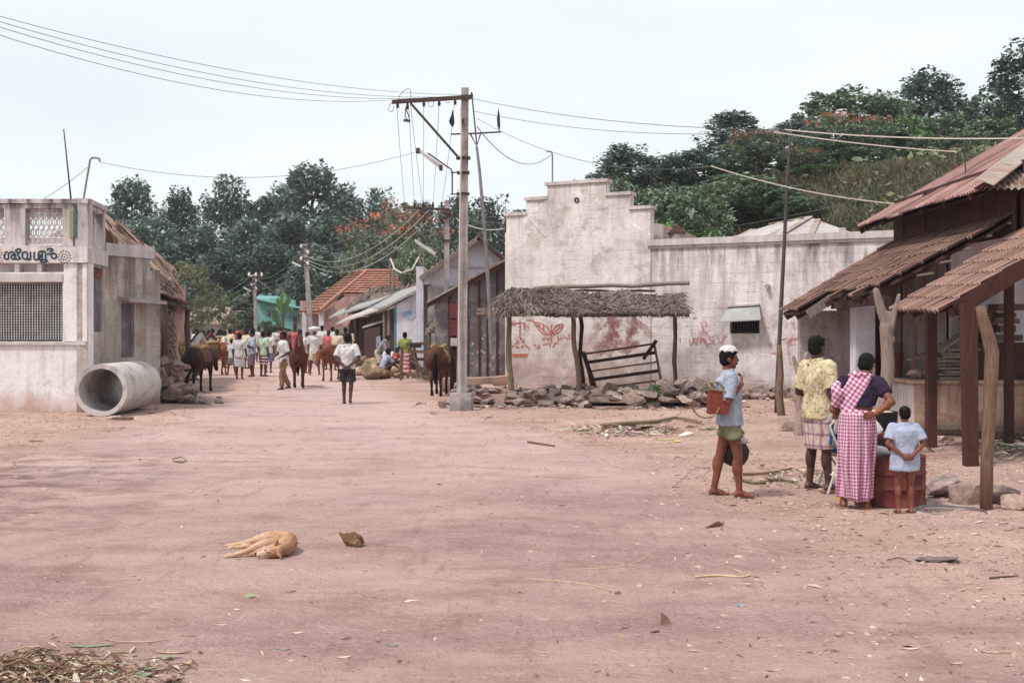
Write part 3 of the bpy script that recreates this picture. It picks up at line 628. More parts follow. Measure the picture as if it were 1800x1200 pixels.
def hz_(x, y):
    "height of the hills"
    x = np.asarray(x, float); y = np.asarray(y, float)
    right = np.maximum(0, .40 * (x - 5) + .30 * (y - 37)) * sst(-1, 8, x) * sst(36, 44, y + .5 * np.maximum(x - 6, 0)); right = np.where(right > 8.5, 8.5 + .26 * (right - 8.5), right)
    left = np.maximum(0, .17 * (-15 - .16 * (y - 40) - x)) * sst(34, 60, y)
    back = np.minimum(np.maximum(0, .13 * (y - 112)), 22)
    z = np.maximum(np.maximum(right, left), back)
    return z + .9 * fbm(x * .07, y * .07, 4) * np.clip(z / 3, 0, 1) + np.maximum(0, y - 48) * .007 - .5 * (z < .02)
hx = np.linspace(-260, 260, 261); hy = np.linspace(34, 420, 150); HX, HY = np.meshgrid(hx, hy); HZm = hz_(HX, HY)
ii = np.arange(HX.size).reshape(HX.shape); HQ = np.stack([ii[:-1, :-1], ii[:-1, 1:], ii[1:, 1:], ii[1:, :-1]], -1).reshape(-1, 4)
link('hill', npmesh('hill', np.stack([HX, HY, HZm], -1).reshape(-1, 3), HQ, True), M['hill'])['kind'] = 'structure'
def hgt(x, y): return max(gz(x, y), float(hz_(np.array([x]), np.array([y]))[0]))

# ------------------------------------------------------------------ helpers for building pieces
def hull_stone(seed, flat=.7, n=13):
    r = np.random.default_rng(seed); bm = bmesh.new()
    for _ in range(n):
        v = r.normal(size=3); v /= np.linalg.norm(v); v = np.sign(v) * np.abs(v) ** .65; bm.verts.new(v * r.uniform(.85, 1.05) * np.array([.5, .5, .5 * flat]))
    bmesh.ops.convex_hull(bm, input=bm.verts); bmesh.ops.delete(bm, geom=[v for v in bm.verts if not v.link_faces], context='VERTS')
    bmesh.ops.recalc_face_normals(bm, faces=bm.faces); me = bpy.data.meshes.new('stone'); bm.to_mesh(me); bm.free(); return me
STONES = [hull_stone(100 + k, .55 + .1 * (k % 4), 12 + k % 4) for k in range(10)]
for me in STONES: me.materials.append(M['stone'])
PALE = [me.copy() for me in STONES]
for me in PALE: me.materials.clear(); me.materials.append(M['pale_stone'])
def stone(name, loc, size, parent=None, rz=None, tilt=.25, lib=None):
    o = bpy.data.objects.new(name, random.choice(lib or STONES)); COL.objects.link(o); o.parent = parent
    w = wloc(parent) if parent else Vector((0, 0, 0)); o.location = Vector(loc) - w
    o.scale = size if hasattr(size, '__len__') else (size, size, size)
    o.rotation_euler = (random.uniform(-tilt, tilt), random.uniform(-tilt, tilt), random.uniform(0, 6.3) if rz is None else rz); return o

def strands(n, fn, w=.012, seed=1):
    "n thin straws: fn(rng) -> (root, tip, droop) ; two quads each"
    r = np.random.default_rng(seed); V_ = []; F_ = []
    for k in range(n):
        a, b, dr = fn(r); a = np.array(a, float); b = np.array(b, float); m = (a + b) / 2 + np.array([0, 0, dr]); d = b - a
        s = np.cross(d, r.normal(size=3)); s /= (np.linalg.norm(s) + 1e-6); s *= w * r.uniform(.6, 1.5); i = len(V_)
        V_ += [a - s, a + s, m + s, m - s, b + s * .3, b - s * .3]; F_ += [(i, i + 1, i + 2, i + 3), (i + 3, i + 2, i + 4, i + 5)]
    return np.array(V_), np.array(F_)
def strand_obj(name, n, fn, material, parent, w=.012, seed=1, kind='stuff', **kw):
    V_, F_ = strands(n, fn, w, seed); V_ = V_ - np.array(wloc(parent)) if parent else V_
    return tag(link(name, npmesh(name, V_, F_), material, parent), kind=kind, **kw)
def log(p0, p1, r0, r1, n=8, wob=.03, k=9, seed=0):
    r = random.Random(seed); a, b = V3(p0), V3(p1); pts = []; rr = []; L = (b - a).length
    ph = r.uniform(0, 6); 
    for i in range(k):
        t = i / (k - 1); w = wob * math.sin(t * math.pi)
        pts.append(lerp(a, b, t) + V3((w * math.sin(t * 7 + ph) + wob * .3 * r.uniform(-1, 1), w * math.cos(t * 5 + ph), wob * .3 * r.uniform(-1, 1) if abs((b - a).z) < .5 * L else 0)))
        rr.append((r0 + (r1 - r0) * t) * r.uniform(.9, 1.1))
    return MB().tube(pts, rr, n)
def ribbon(mb, pts, w, n, th=.006):
    "a flat stroke of paint along pts on a surface with normal n"
    n = V3(n); pts = [V3(p) for p in pts]; k = len(pts); v = []
    for i, p in enumerate(pts):
        t = (pts[min(i + 1, k - 1)] - pts[max(i - 1, 0)]).normalized(); s = t.cross(n).normalized() * w / 2
        v += [p - s, p + s, p + s + n * th, p - s + n * th]
    f = [(0, 1, 2, 3), (4 * k - 1, 4 * k - 2, 4 * k - 3, 4 * k - 4)]
    for i in range(k - 1):
        for j in range(4): f.append((4 * i + j, 4 * i + 4 + j, 4 * i + 4 + (j + 1) % 4, 4 * i + (j + 1) % 4))
    return mb.add(v, f)
def smooth_line(pts, sub=4):
    "Catmull-Rom through 2-D points"
    p = [np.array(q, float) for q in pts]; out = []
    for i in range(len(p) - 1):
        a, b, c, d = p[max(i - 1, 0)], p[i], p[i + 1], p[min(i + 2, len(p) - 1)]
        for t in np.linspace(0, 1, sub, endpoint=False): out.append(.5 * (2 * b + (c - a) * t + (2 * a - 5 * b + 4 * c - d) * t * t + (3 * b - a - 3 * c + d) * t ** 3))
    return out + [p[-1]]
def corr_sheet(w, l, amp=.02, pitch=.09, th=.004, seed=0, ragged=.0):
    "corrugated sheet: x across the ribs, y down the slope"
    k = int(w / pitch * 6); r = random.Random(seed); v = []; f = []
    for i in range(k + 1):
        x = w * i / k; z = amp * math.sin(2 * math.pi * x / pitch); e = ragged * r.uniform(-1, 1) if i % 3 == 0 else 0
        v += [(x, 0, z), (x, l + e, z), (x, 0, z - th), (x, l + e, z - th)]
    for i in range(k):
        a = 4 * i; f += [(a, a + 4, a + 5, a + 1), (a + 2, a + 3, a + 7, a + 6), (a + 1, a + 5, a + 7, a + 3), (a, a + 2, a + 6, a + 4)]
    return MB().add(v, f)
# ------------------------------------------------------------------ the corner shop on the left
LC = V3((-8.57, 23.0, 0)); LL = V3((-13.6, 23.5, 0)); AE = V3((-8.79, 24.6, 0)); BE = V3((-8.17, 25.7, 0))
ln_ = V3((LL - LC).normalized()); lnn = V3((-ln_.y, ln_.x, 0)) if V3((-ln_.y, ln_.x, 0)).y < 0 else V3((ln_.y, -ln_.x, 0))
def FP(px, py, off=0.0): return hit(px, py, LC, lnn, off)
an = (AE - LC).normalized(); ann = V3((an.y, -an.x, 0)); bn_ = (BE - AE).normalized(); bnn = V3((bn_.y, -bn_.x, 0))
def AP(px, py, off=0.0): return hit(px, py, LC, ann, off)
def BP(px, py, off=0.0): return hit(px, py, AE, bnn, off)
LB = thing('corner_shop', (-8.6, 23.1, 0), 'whitewashed corner shop with lettered frieze and pierced parapet behind the concrete pipe', 'building')
def fu(px, py=583): d = FP(px, py) - LC; d.z = 0; return d.length
def fzz(py): return FP(80, py).z
zt = {k: fzz(k) for k in (350, 358, 366, 431, 433, 462, 463, 480, 496, 600, 604)}
ow = (fu(110), fu(-140), zt[600], zt[496]); oj = [(fu(110), fu(44), zt[431], zt[366]), (fu(7), fu(-60), zt[431], zt[366])]
mb = MB().wall(LC, LL, -.3, zt[462], -.24, [ow, (fu(112), fu(-140), zt[480] + .02, zt[463])]); obj('front_wall', mb, M['white_wall'], LB)
mb = MB()
for px, w in ((28, .05), (67, .05), (-30, .05), (-70, .05)):
    p = FP(px, 471, -.12); mb.box(p, (.09, .2, zt[463] - zt[480] - .03))
obj('vent_divider', mb, M['white_wall'], LB)
p = (FP(112, 472, -.2) + FP(-140, 472, -.2)) / 2; obj('vent_backing', MB().box(p, (3.1, .04, .3)), M['white_wall'], LB)
# lintel, sill, pilaster, frieze band, parapet
def fslab(px0, px1, py0, py1, off, th):
    a, b, c, d = FP(px0, py0, off), FP(px1, py0, off), FP(px1, py1, off), FP(px0, py1, off); return MB().prism([a, b, c, d], -lnn * th)
obj('lintel', fslab(-140, 111, 481, 495, .03, .12), M['coping'], LB)
obj('sill', fslab(-180, 152, 601, 606, .05, .12), M['coping'], LB)
obj('pilaster', fslab(113, 154, 464, 600, .025, .1), M['white_wall'], LB)
obj('frieze_band', fslab(-250, 156, 433.5, 462, .07, .3), M['frieze'], LB)
mb = MB().wall(LC, LL, zt[433] + .003, zt[358], -.2, oj); obj('parapet', mb, M['parapet_wall'], LB)
obj('parapet_cap', fslab(-250, 156, 350, 357.6, .05, .32), M['parapet_wall'], LB)
# side walls
def bu(px): d = BP(px, 583) - AE; d.z = 0; return d.length
za = {k: AP(170, k).z for k in (380, 428, 440, 455, 470, 583)}
mb = MB().wall(LC, AE, -.3, zt[462] - .004, .22, [(.16, 1.35, za[583], za[470])]); obj('side_wall', mb, M['stained_wall'], LB)
mb = MB().wall(LC, AE, zt[433] + .001, zt[358] - .003, .2, [(.25, 1.35, zt[431] + .05, zt[366])]); obj('parapet', mb, M['parapet_wall'], LB)
obj('parapet_cap', MB().wall(LC + ann * .05, AE + ann * .05, zt[358], zt[350], .3), M['parapet_wall'], LB)
obj('frieze_band', MB().wall(LC + ann * .06, AE + ann * .06, zt[462], zt[433], .28), M['parapet_wall'], LB)
a0 = LC + an * .17 - ann * .05; obj('boarding', MB().wall(a0, LC + an * 1.34 - ann * .05, za[583], za[470] - .22, .04), M['grey_sheet'], LB)
obj('header_board', MB().wall(LC + an * .17 - ann * .03, LC + an * 1.34 - ann * .03, za[470] - .21, za[470] - .01, .05), M['rust'], LB)
Lb = (BE - AE).length; zb = {k: BP(225, k).z for k in (430, 452, 533, 628)}
d0, d1 = bu(213), bu(236)
obj('side_wall', MB().wall(AE, BE, -.3, zb[452], .22, [(d0, d1, zb[628], zb[533])]), M['stained_wall'], LB)
obj('low_parapet', MB().wall(AE - bn_ * .02 + bnn * .05, BE + bn_ * .08 + bnn * .05, zb[452] + .004, zb[430], .3), M['parapet_wall'], LB)
obj('niche_panel', MB().wall(AE + bn_ * (d0 + .01) - bnn * .09, AE + bn_ * (d1 - .01) - bnn * .09, zb[628], zb[533], .05), M['grey_sheet'], LB)
c0 = AE + bn_ * (d0 - .08); c1 = BE + bn_ * .12; zc = BP(225, 527).z
obj('canopy_slab', MB().prism([c0 + V3((0, 0, zc)), c1 + V3((0, 0, zc - .05)), c1 + bnn * .38 + V3((0, 0, zc - .09)), c0 + bnn * .32 + V3((0, 0, zc - .05))], (0, 0, .07)), M['concrete'], LB)
BK = [LL, V3((-13.6, 30, 0)), V3((-10.4, 30, 0)), BE]
for p, q in zip(BK[:-1], BK[1:]): obj('rear_wall', MB().wall(p, q, -.3, zt[462] - .002, .22), M['stained_wall'], LB)
rb = [LC - ann * .22 + an * .24, AE - ann * .24, BE - bnn * .3 - bn_ * .3, V3((-10.5, 29.7, 0)), V3((-13.3, 29.7, 0)), V3((-13.3, 23.8, 0))]
obj('roof', MB().prism([V3((q.x, q.y, zt[433] - .12)) for q in rb], (0, 0, .1)), M['concrete'], LB)
obj('interior_wall', MB().box((-11.0, 25.6, 1.5), (4.3, .1, 3.2)), M['dark'], LB)  # near-black colour stands in for the shade of the room behind the grille
fr = fslab(-139, 109, 497, 599, -.10, .03); 
wn = obj('window', MB().prism([FP(-139, 599.5, -.09), FP(109.5, 599.5, -.09), FP(109.5, 596.5, -.09), FP(-139, 596.5, -.09)], -lnn * .05), M['iron'], LB)
g = MB(); pxs = np.arange(-136, 110, 4.6)
for px in pxs: g.beam(FP(px, 598, -.1), FP(px, 497, -.1), .011, .010, lnn)
obj('grille_bars', g, M['lamp_white'], wn); g = MB()
for py in np.arange(499, 598, 4.6): g.beam(FP(-138, py, -.113), FP(109, py, -.113), .010, .011, lnn)
obj('grille_bars', g, M['lamp_white'], wn)
g = MB()
for px in (-70, 20, 66): g.beam(FP(px, 597, -.15), FP(px, 498, -.15), .05, .03, lnn)
g.beam(FP(-138, 536, -.15), FP(109, 536, -.15), .05, .03, lnn); obj('inner_frame', g, M['dark_wood'], wn)
# pierced jali panels: waves and ovals of bent concrete
def jali(px0, px1, py0, py1):
    g = MB(); o = -.09; T = .022
    def tb(pts, r=T): g.tube([FP(x, y, o) for x, y in pts], r, 5)
    h = py1 - py0; tb([(px0, py0 + .5), (px1, py0 + .5)], .03); tb([(px0, py1 - .5), (px1, py1 - .5)], .03)
    for yb, s in ((py0 + h * .11, 1), (py1 - h * .11, -1)):
        a = h * .085; xs_ = np.linspace(px0, px1, 36)
        tb([(x, yb + a * math.sin((x - px0) * .75)) for x in xs_]); tb([(x, yb - a * math.sin((x - px0) * .75)) for x in xs_], .016)
    for y in (py0 + h * .21, py1 - h * .21): tb([(px0, y), (px1, y)], .02)
    ya, yb = py0 + h * .21, py1 - h * .21; n = max(3, int((px1 - px0) / 9))
    for i in range(n + 1):
        xc = px0 + (px1 - px0) * i / n
        for s in (-1, 1): tb([(min(max(xc + s * 4.3 * abs(math.sin(math.pi * t * 2)) , px0), px1), ya + (yb - ya) * t) for t in np.linspace(0, 1, 13)], .016)
        tb([(xc, ya), (xc, yb)], .010)
    return g
obj('pierced_panel', jali(45, 110, 367, 431), M['parapet_wall'], LB); obj('pierced_panel', jali(-60, 7, 367, 431), M['parapet_wall'], LB)
g = MB()
for k in range(-2, 8):
    for s in (-1, 1):
        u0, u1 = .27, .85; z0, z1 = zt[431] + .06, zt[366] - .02; a = z0 + (z1 - z0) * (k / 7)
        q0 = a; q1 = a + s * (u1 - u0) * 1.3
        pa = (u0, min(max(q0, z0), z1)); pb = (u1, min(max(q1, z0), z1))
        if abs(pa[1] - pb[1]) > .05: g.beam(LC + an * pa[0] - ann * .1 + V3((0, 0, pa[1])), LC + an * pb[0] - ann * .1 + V3((0, 0, pb[1])), .035, .035, ann)
g.beam(LC + an * .87 - ann * .1 + V3((0, 0, zt[431] + .05)), LC + an * .87 - ann * .1 + V3((0, 0, zt[366])), .05, .06, ann); obj('pierced_panel', g, M['parapet_wall'], LB)
# lettering on the frieze, traced as brush strokes
GL = [[(190, 258), (150, 268), (130, 330), (140, 392), (180, 405), (205, 380), (205, 305), (240, 268), (290, 262), (328, 290), (345, 335), (330, 385), (292, 402), (262, 375), (268, 335), (305, 318), (330, 330)],
      [(395, 262), (360, 262), (348, 232), (385, 205), (430, 207), (450, 235), (432, 265), (398, 282), (392, 325), (418, 368), (448, 375)], [(320, 392), (360, 402), (410, 400), (448, 378)],
      [(575, 400), (510, 396), (482, 360), (482, 300), (512, 265), (560, 265), (580, 300), (580, 402), (640, 402)], [(640, 405), (640, 255)],
      [(715, 255), (715, 402), (800, 402)], [(800, 402), (798, 282), (840, 250), (915, 250), (936, 290), (936, 402)], [(870, 255), (870, 402)], [(800, 320), (850, 328)], [(800, 372), (850, 350)],
      [(800, 402), (830, 408), (850, 458), (935, 462), (968, 424), (900, 418), (832, 414)],
      [(972, 232), (985, 202), (1058, 197), (1078, 226), (1050, 248), (1015, 252)], [(972, 312), (998, 292), (1050, 302), (1100, 288), (1142, 310), (1150, 360), (1110, 386), (1062, 372), (1048, 325)]]
g = MB(); g2 = MB()
for st in GL:
    L2 = [FP(x / 11.25, 420 + y / 11.25, .072) for x, y in smooth_line(st)]; ribbon(g, L2, .030, lnn, .008)
    L2 = [FP(x / 11.25 + 1.1, 421.0 + y / 11.25, .0705) for x, y in smooth_line(st)]; ribbon(g2, L2, .034, lnn, .004)
lt = obj('lettering', g, M['black_paint'], LB); obj('letter_shade', g2, M['pale_blue_paint'], lt)
g = MB(); gg = MB()
for cx, cy in ((116.4, 452), (-1, 452)):
    for r_i, nn_ in ((5.3, 8), (10.5, 13)):
        for k in range(nn_):
            a = 2 * math.pi * k / nn_ + .2; c, s = math.cos(a), math.sin(a)
            p = [FP(cx + c * (r_i + e), cy + s * (r_i + e), .072) for e in (-1.2, 0, 1.2)]; ribbon(g if k % 3 else gg, p, .022, lnn, .005)
    ribbon(gg, [FP(cx - 1.2, cy, .072), FP(cx + 1.2, cy, .072)], .03, lnn, .005)
obj('flower_motif', g, M['black_paint'], LB); obj('flower_motif', gg, M['maroon_paint'], LB)
te = fslab(122.5, 129.8, 363, 416, .012, .03); g = MB().prism([FP(123, 418, .006), FP(130, 418, .006), FP(130, 361, .006), FP(126.5, 358.5, .006), (FP(123, 372, .006))], lnn * .015)
em = obj('tree_emblem', g, M['green_paint'], LB); obj('dark_half', MB().prism([FP(130.2, 417, .006), FP(137.5, 417, .006), FP(137, 372, .006), FP(134, 361, .006), FP(130.2, 359, .006)], lnn * .015), M['navy_paint'], em)
obj('emblem_stem', MB().prism([FP(129.2, 432, .004), FP(131.2, 432, .004), FP(131.2, 418, .004), FP(129.2, 418, .004)], lnn * .012), M['black_paint'], em)
# rod and hooked conduit on the roof
rt = zt[350]
p = FP(120, 352, -.12); o = obj('roof_rod', MB().tube([(p.x, p.y, rt - .3), p + V3((0, 0, .0)), (P(112, 227, 23.15))], [.022, .02, .012], 6), M['iron'], label='thin dark rod standing upright on the corner shop parapet', cat='rod'); recentre(o, (p.x, p.y, rt))
q = FP(147, 352, -.14); cp = [q + V3((0, 0, -.3)), P(147, 350, 23.2), P(152, 318, 23.2), P(157, 290, 23.2), P(158.5, 281, 23.2), P(162, 277.5, 23.2), P(170, 277.5, 23.2), P(174.5, 279, 23.2), P(175.5, 284, 23.2)]
recentre(obj('service_mast', MB().tube(cp, .022, 8), M['bare_metal'], label='bent grey conduit with hooked top on the corner shop parapet', cat='conduit'), (q.x, q.y, rt))

# concrete pipe
pc = V3((-7.86, 21.75, .50)); pd = V3((-.10, 2.45, 0)); pm = pd.to_track_quat('Z', 'Y').to_matrix().to_4x4(); Lp = pd.length
pg = gz(-7.8, 22.5); pc.z = pg + .50
prof = [(.415, 0), (.50, 0), (.503, .05), (.503, Lp - .16), (.50, Lp), (.415, Lp), (.415, Lp * .5), (.415, 0)]
recentre(obj('concrete_pipe', MB().lathe(prof, pc, 40, pm), M['pipe_concrete'], auto=40, label='large pale concrete drain pipe lying open-ended before the corner shop', cat='pipe'), (pc.x, pc.y, pg))
for px, py, s, lb in ((196, 738, (.30, .16, .12), 'flat stone wedged under the near mouth of the concrete pipe'), (262, 727, (.2, .16, .12), 'small stone chocked under the road side of the concrete pipe')):
    w = G(px, py); tag(stone('stone', w + V3((0, .1, .03)), s, lib=PALE), lb, 'stone', 'stones under the concrete pipe')
p = G(204, 738); obj('wood_offcut', MB().box(p + V3((.12, .02, .03)), (.36, .1, .05), .1), M['pole_wood'], label='short plank lying against the concrete pipe mouth', cat='plank')

# dry stone wall behind the pipe
SW = thing('dry_stone_wall', (-7.5, 25.4, 0), 'rough dry stone wall of big grey boulders between pipe and ponies', 'stone wall')
for px, py, s in ((288, 634, .42), (312, 640, .36), (283, 655, .5), (318, 662, .48), (296, 672, .44), (325, 645, .3), (268, 640, .4), (270, 668, .55), (327, 684, .5), (300, 692, .6), (275, 690, .6), (330, 702, .42), (310, 708, .5), (341, 690, .36), (252, 650, .5), (255, 680, .6), (348, 708, .3), (290, 708, .5)):
    Y = 26.2 + random.uniform(-.2, .35); w = P(px, py, Y); stone('stone', w, (s * 1.0, s * .95, s * .78), SW, tilt=.35)
for k in range(12):
    p = G(random.uniform(335, 385), random.uniform(690, 712)); s = random.uniform(.1, .26)
    tag(stone('stone', p + V3((0, 0, s * .15)), (s, s, s * .7)), None, 'stone', 'loose stones at the roadside by the ponies')['label'] = 'small loose grey stone at the roadside beside the dark pony'

# thatched hut behind the corner shop
HT = thing('thatched_hut', (-10.2, 31, 0), 'leaf-walled hut with pale straw thatch and sloping porch behind the corner shop', 'hut')
ridge0, ridge1 = P(170, 372, 33), P(300, 470, 40); ev0, ev1 = P(258, 472, 31.5), P(310, 522, 39); bk0, bk1 = ridge0 + V3((-3.5, 1, -1.5)), ridge1 + V3((-3.5, 0, -1.2))
obj('roof_slope', MB().prism([ridge0, ridge1, ev1, ev0], (0, 0, -.12)), M['pale_thatch'], HT); obj('roof_slope', MB().prism([ridge0, bk0, bk1, ridge1], (0, 0, -.12)), M['pale_thatch'], HT)
def th1(r):
    u, v = r.random(), r.random() ** .8; a = ridge0.lerp(ridge1, u); b = ev0.lerp(ev1, u); s = a.lerp(b, v * .85); e = a.lerp(b, min(v * .85 + .25, 1.06)); j = r.normal(size=3) * .06
    return (s.x + j[0], s.y + j[1], s.z + .05), (e.x + j[0] * 2, e.y + j[1] * 2, e.z + .03 + abs(j[2])), .03
strand_obj('thatch', 1800, th1, M['pale_thatch'], HT, .03, 3)
w0, w1 = P(258, 600, 30.6), P(300, 600, 34.5)
obj('wall', MB().wall((w0.x - .1, w0.y), (w1.x - .1, w1.y), -.2, 3.3, .15), M['leaf_wall'], HT); obj('wall', MB().wall((w1.x - .1, w1.y), (w1.x - 3, w1.y + .5), -.2, 3.1, .15), M['leaf_wall'], HT)
obj('wall', MB().wall((w0.x - 3, w0.y - .2), (w0.x - .1, w0.y), -.2, 3.0, .15), M['leaf_wall'], HT)
obj('wall', MB().wall((w1.x - .6, w1.y + .3), (P(326, 600, 40).x, 40), -.2, 3.2, .15), M['pinkish'], HT)
def th2(r):
    u = r.random(); z = r.uniform(.5, 3.1); a = w0.lerp(w1, u); j = r.normal(size=3) * .18
    return (a.x + .02, a.y, z), (a.x + .10 + abs(j[0]) * .3, a.y + j[1], z - abs(j[2]) * 1.4), 0
strand_obj('leaf_cladding', 1100, th2, M['leaf_wall'], HT, .035, 4)
# porch of old tiles: separate rows
pa, pb, pc_, pd_ = P(258, 505, 30.5), P(318, 540, 41), P(340, 545, 38.5), P(284, 527, 29.6)
def porch_pt(u, v): return pa.lerp(pb, u).lerp(pd_.lerp(pc_, u), v)
obj('porch_deck', MB().prism([pa, pb, pc_, pd_], (0, 0, -.06)), M['dark_wood'], HT)
for i in range(16):
    for j in range(3):
        u = (i + .5) / 16; v = (j + .5) / 3; c = porch_pt(u, v); e1 = (porch_pt(min(u + .03, 1), v) - porch_pt(u - .03, v)).normalized(); e2 = (porch_pt(u, v + .16) - porch_pt(u, v - .16)).normalized()
        n3 = e1.cross(e2).normalized(); n3 = n3 if n3.z > 0 else -n3
        q = MB().prism([c + e1 * .33 + e2 * .24, c - e1 * .33 + e2 * .24, c - e1 * .33 - e2 * .24, c + e1 * .33 - e2 * .24], n3 * .05); q.v = [(x, y, z + .05 + .05 * j + random.uniform(-.02, .02)) for x, y, z in q.v]
        obj('tile', q, M['old_tile'], HT)
p = G(290, 700); obj('porch_post', log((P(289, 540, 30).x, 30, -.1), P(289, 530, 30), .12, .10, seed=5), M['old_wood'], HT); obj('porch_post', log((P(328, 560, 38).x, 38, -.1), P(330, 543, 38), .1, .09, seed=6), M['old_wood'], HT)
# ------------------------------------------------------------------ the stepped-gable house and its long wall
CA = V3((-.16, 32.0, 0)); CB = V3((9.12, 27.3, 0)); cdir = (CB - CA).normalized(); cn = V3((cdir.y, -cdir.x, 0)); cn = cn if cn.y < 0 else -cn
def CP(px, py, off=0.0): return hit(px, py, CA, cn, off)
def cu(px): return (CP(px, 583) - CA).dot(cdir)
def cpt(u, z, off=0.0): return CA + cdir * u + cn * off + V3((0, 0, z))
GH = thing('gable_house', (3.6, 30.1, 0), 'weathered whitewashed house with stepped gable front above the thatched stall', 'building')
u0, u1, u2, u3, u4, u5 = (cu(p) for p in (890, 925, 962, 1065, 1107, 1143))
z1, z2, z3 = 4.90, 5.30, 5.68
gp = [cpt(u0, -.3), cpt(u5, -.3), cpt(u5, z1), cpt(u4, z1), cpt(u4, z2), cpt(u3, z2), cpt(u3, z3), cpt(u2, z3), cpt(u2, z2), cpt(u1, z2), cpt(u1, z1), cpt(u0, z1)]
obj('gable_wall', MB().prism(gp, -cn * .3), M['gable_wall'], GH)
uh = cu(1015); field = [cpt(u0 - .02, -.3), cpt(u5 + .02, -.3), cpt(u5 + .02, 4.18)]
for t in np.linspace(.05, .95, 12): field.append(cpt(u5 + (cu(1042) - u5) * t, 4.18 + (5.28 - 4.18) * t + .03 * math.sin(t * 19)))
for px, z in ((1040, 5.36), (1015, 5.40), (990, 5.37), (968, 5.34)): field.append(cpt(cu(px), z))
for t in np.linspace(.05, .95, 12): field.append(cpt(cu(966) + (u0 - cu(966)) * t, 5.32 + (4.42 - 5.32) * t + .03 * math.sin(t * 23)))
field.append(cpt(u0 - .02, 4.42)); field = [q + cn * .035 for q in field]
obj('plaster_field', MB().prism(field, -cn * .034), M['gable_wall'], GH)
# step copings
for a, b, z in ((u0 - .05, u1 + .02, z1), (u1 - .05, u2 + .02, z2), (u2 - .06, u3 + .06, z3), (u3 - .02, u4 + .05, z2), (u4 - .02, u5 + .05, z1)):
    q = [cpt(a, z + .002, .05), cpt(b, z + .002, .05), cpt(b, z + .09, .05), cpt(a, z + .09, .05)]; obj('step_coping', MB().prism(q, -cn * .4), M['coping'], GH)
g = MB(); hc = CP(1015, 352, .04); g.lathe([(.07, 0), (.075, .02), (.045, .025), (.045, -.06), (0, -.06)], hc, 14, cn.to_track_quat('Z', 'Y').to_matrix().to_4x4()); obj('vent_hole', g, M['dark'], GH)
uE = cu(1585); zc = CP(1137, 433).z
wo = (cu(1283), cu(1335), CP(1300, 586).z, CP(1300, 546).z)
g = MB().wall(cpt(u5 + .004, 0), cpt(uE, 0), -.3, zc, .3, [(wo[0] - u5 - .004, wo[1] - u5 - .004, wo[2], wo[3])]); obj('long_wall', g, M['long_wall'], GH)
# butt the long wall behind the gable line
q = [cpt(u5 - .06, zc + .002, .09), cpt(uE, zc + .002, .09), cpt(uE, zc + .17, .09), cpt(u5 - .06, zc + .17, .09)]; obj('wall_coping', MB().prism(q, -cn * .45), M['coping'], GH)
q = [cpt(u5 - .03, zc - .07, .05), cpt(uE, zc - .07, .05), cpt(uE, zc, .05), cpt(u5 - .03, zc, .05)]; obj('string_course', MB().prism(q, -cn * .048), M['coping'], GH)
wd = obj('window', MB().wall(cpt(wo[0] + .004, 0, -.14), cpt(wo[1] - .004, 0, -.14), wo[2] + .004, wo[3] - .004, .06, [(.05, (wo[1] - wo[0]) / 2 - .03, wo[2] + .06, wo[3] - .06), ((wo[1] - wo[0]) / 2 + .03, wo[1] - wo[0] - .06, wo[2] + .06, wo[3] - .06)]), M['dark_wood'], GH)
g = MB()
for k in range(9): u = wo[0] + .08 + k * (wo[1] - wo[0] - .16) / 8; g.beam(cpt(u, wo[2] + .05, -.17), cpt(u, wo[3] - .05, -.17), .02, .02, cn)
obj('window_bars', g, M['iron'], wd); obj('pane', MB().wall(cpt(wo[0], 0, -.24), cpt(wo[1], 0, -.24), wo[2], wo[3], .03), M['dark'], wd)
aw = [CP(1281, 540, .01), CP(1334, 537, .01), CP(1345, 556, .42), CP(1274, 560, .42)]; 
g = MB(); rows = [[lerp(aw[0], aw[3], t) + cn * 0 + V3((0, 0, -.10 * t * t)) for t in np.linspace(0, 1, 6)], [lerp(aw[1], aw[2], t) + V3((0, 0, -.10 * t * t)) for t in np.linspace(0, 1, 6)]]
for i in range(5): g.prism([rows[0][i], rows[1][i], rows[1][i + 1], rows[0][i + 1]], (0, 0, .03))
obj('awning', g, M['asbestos'], GH); obj('awning_ledge', MB().prism([CP(1279, 540, .12), CP(1336, 536.5, .12), CP(1336, 533.5, .12), CP(1279, 537, .12)], -cn * .115), M['coping'], GH)
sp = CP(1350, 503); obj('waste_spout', MB().tube([sp - cn * .1, sp + cn * .16], .06, 8), M['concrete'], GH)
# depth of the building behind the front
bk = [cpt(u0, 0, -.303), cpt(u0, 0, -9), cpt(uE, 0, -9), cpt(uE, 0, -.3)]
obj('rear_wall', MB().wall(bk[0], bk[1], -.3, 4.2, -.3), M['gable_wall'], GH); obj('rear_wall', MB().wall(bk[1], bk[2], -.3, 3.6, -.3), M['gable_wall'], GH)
rg = cpt((u0 + u5) / 2, 5.15, -.31); rgb = rg - cn * 8.6
for e in (u0 - .1, u5 + .3):
    z = 3.95; obj('roof_slope', MB().prism([rg, rgb, cpt(e, z, -8.9), cpt(e, z, -.31)], (0, 0, -.08)), M['old_tile'], GH)
vb = P(1190, 418, 32.5); obj('roof_vent', MB().tube([vb + V3((0, 0, -.9)), vb + V3((0, 0, .12))], .24, 12), M['concrete'], GH); obj('vent_cap', MB().lathe([(.36, .02), (.05, .26), (0, .26)], vb + V3((0, 0, .1)), 4, Matrix.Rotation(.6, 4, 'Z')), M['dark_wood'], GH)
g = MB().prism([P(1140, 392, 32), P(1166, 394, 32), P(1166, 430, 32), P(1140, 430, 32)], (0, .25, 0)); obj('parapet_stub', g, M['coping'], GH)
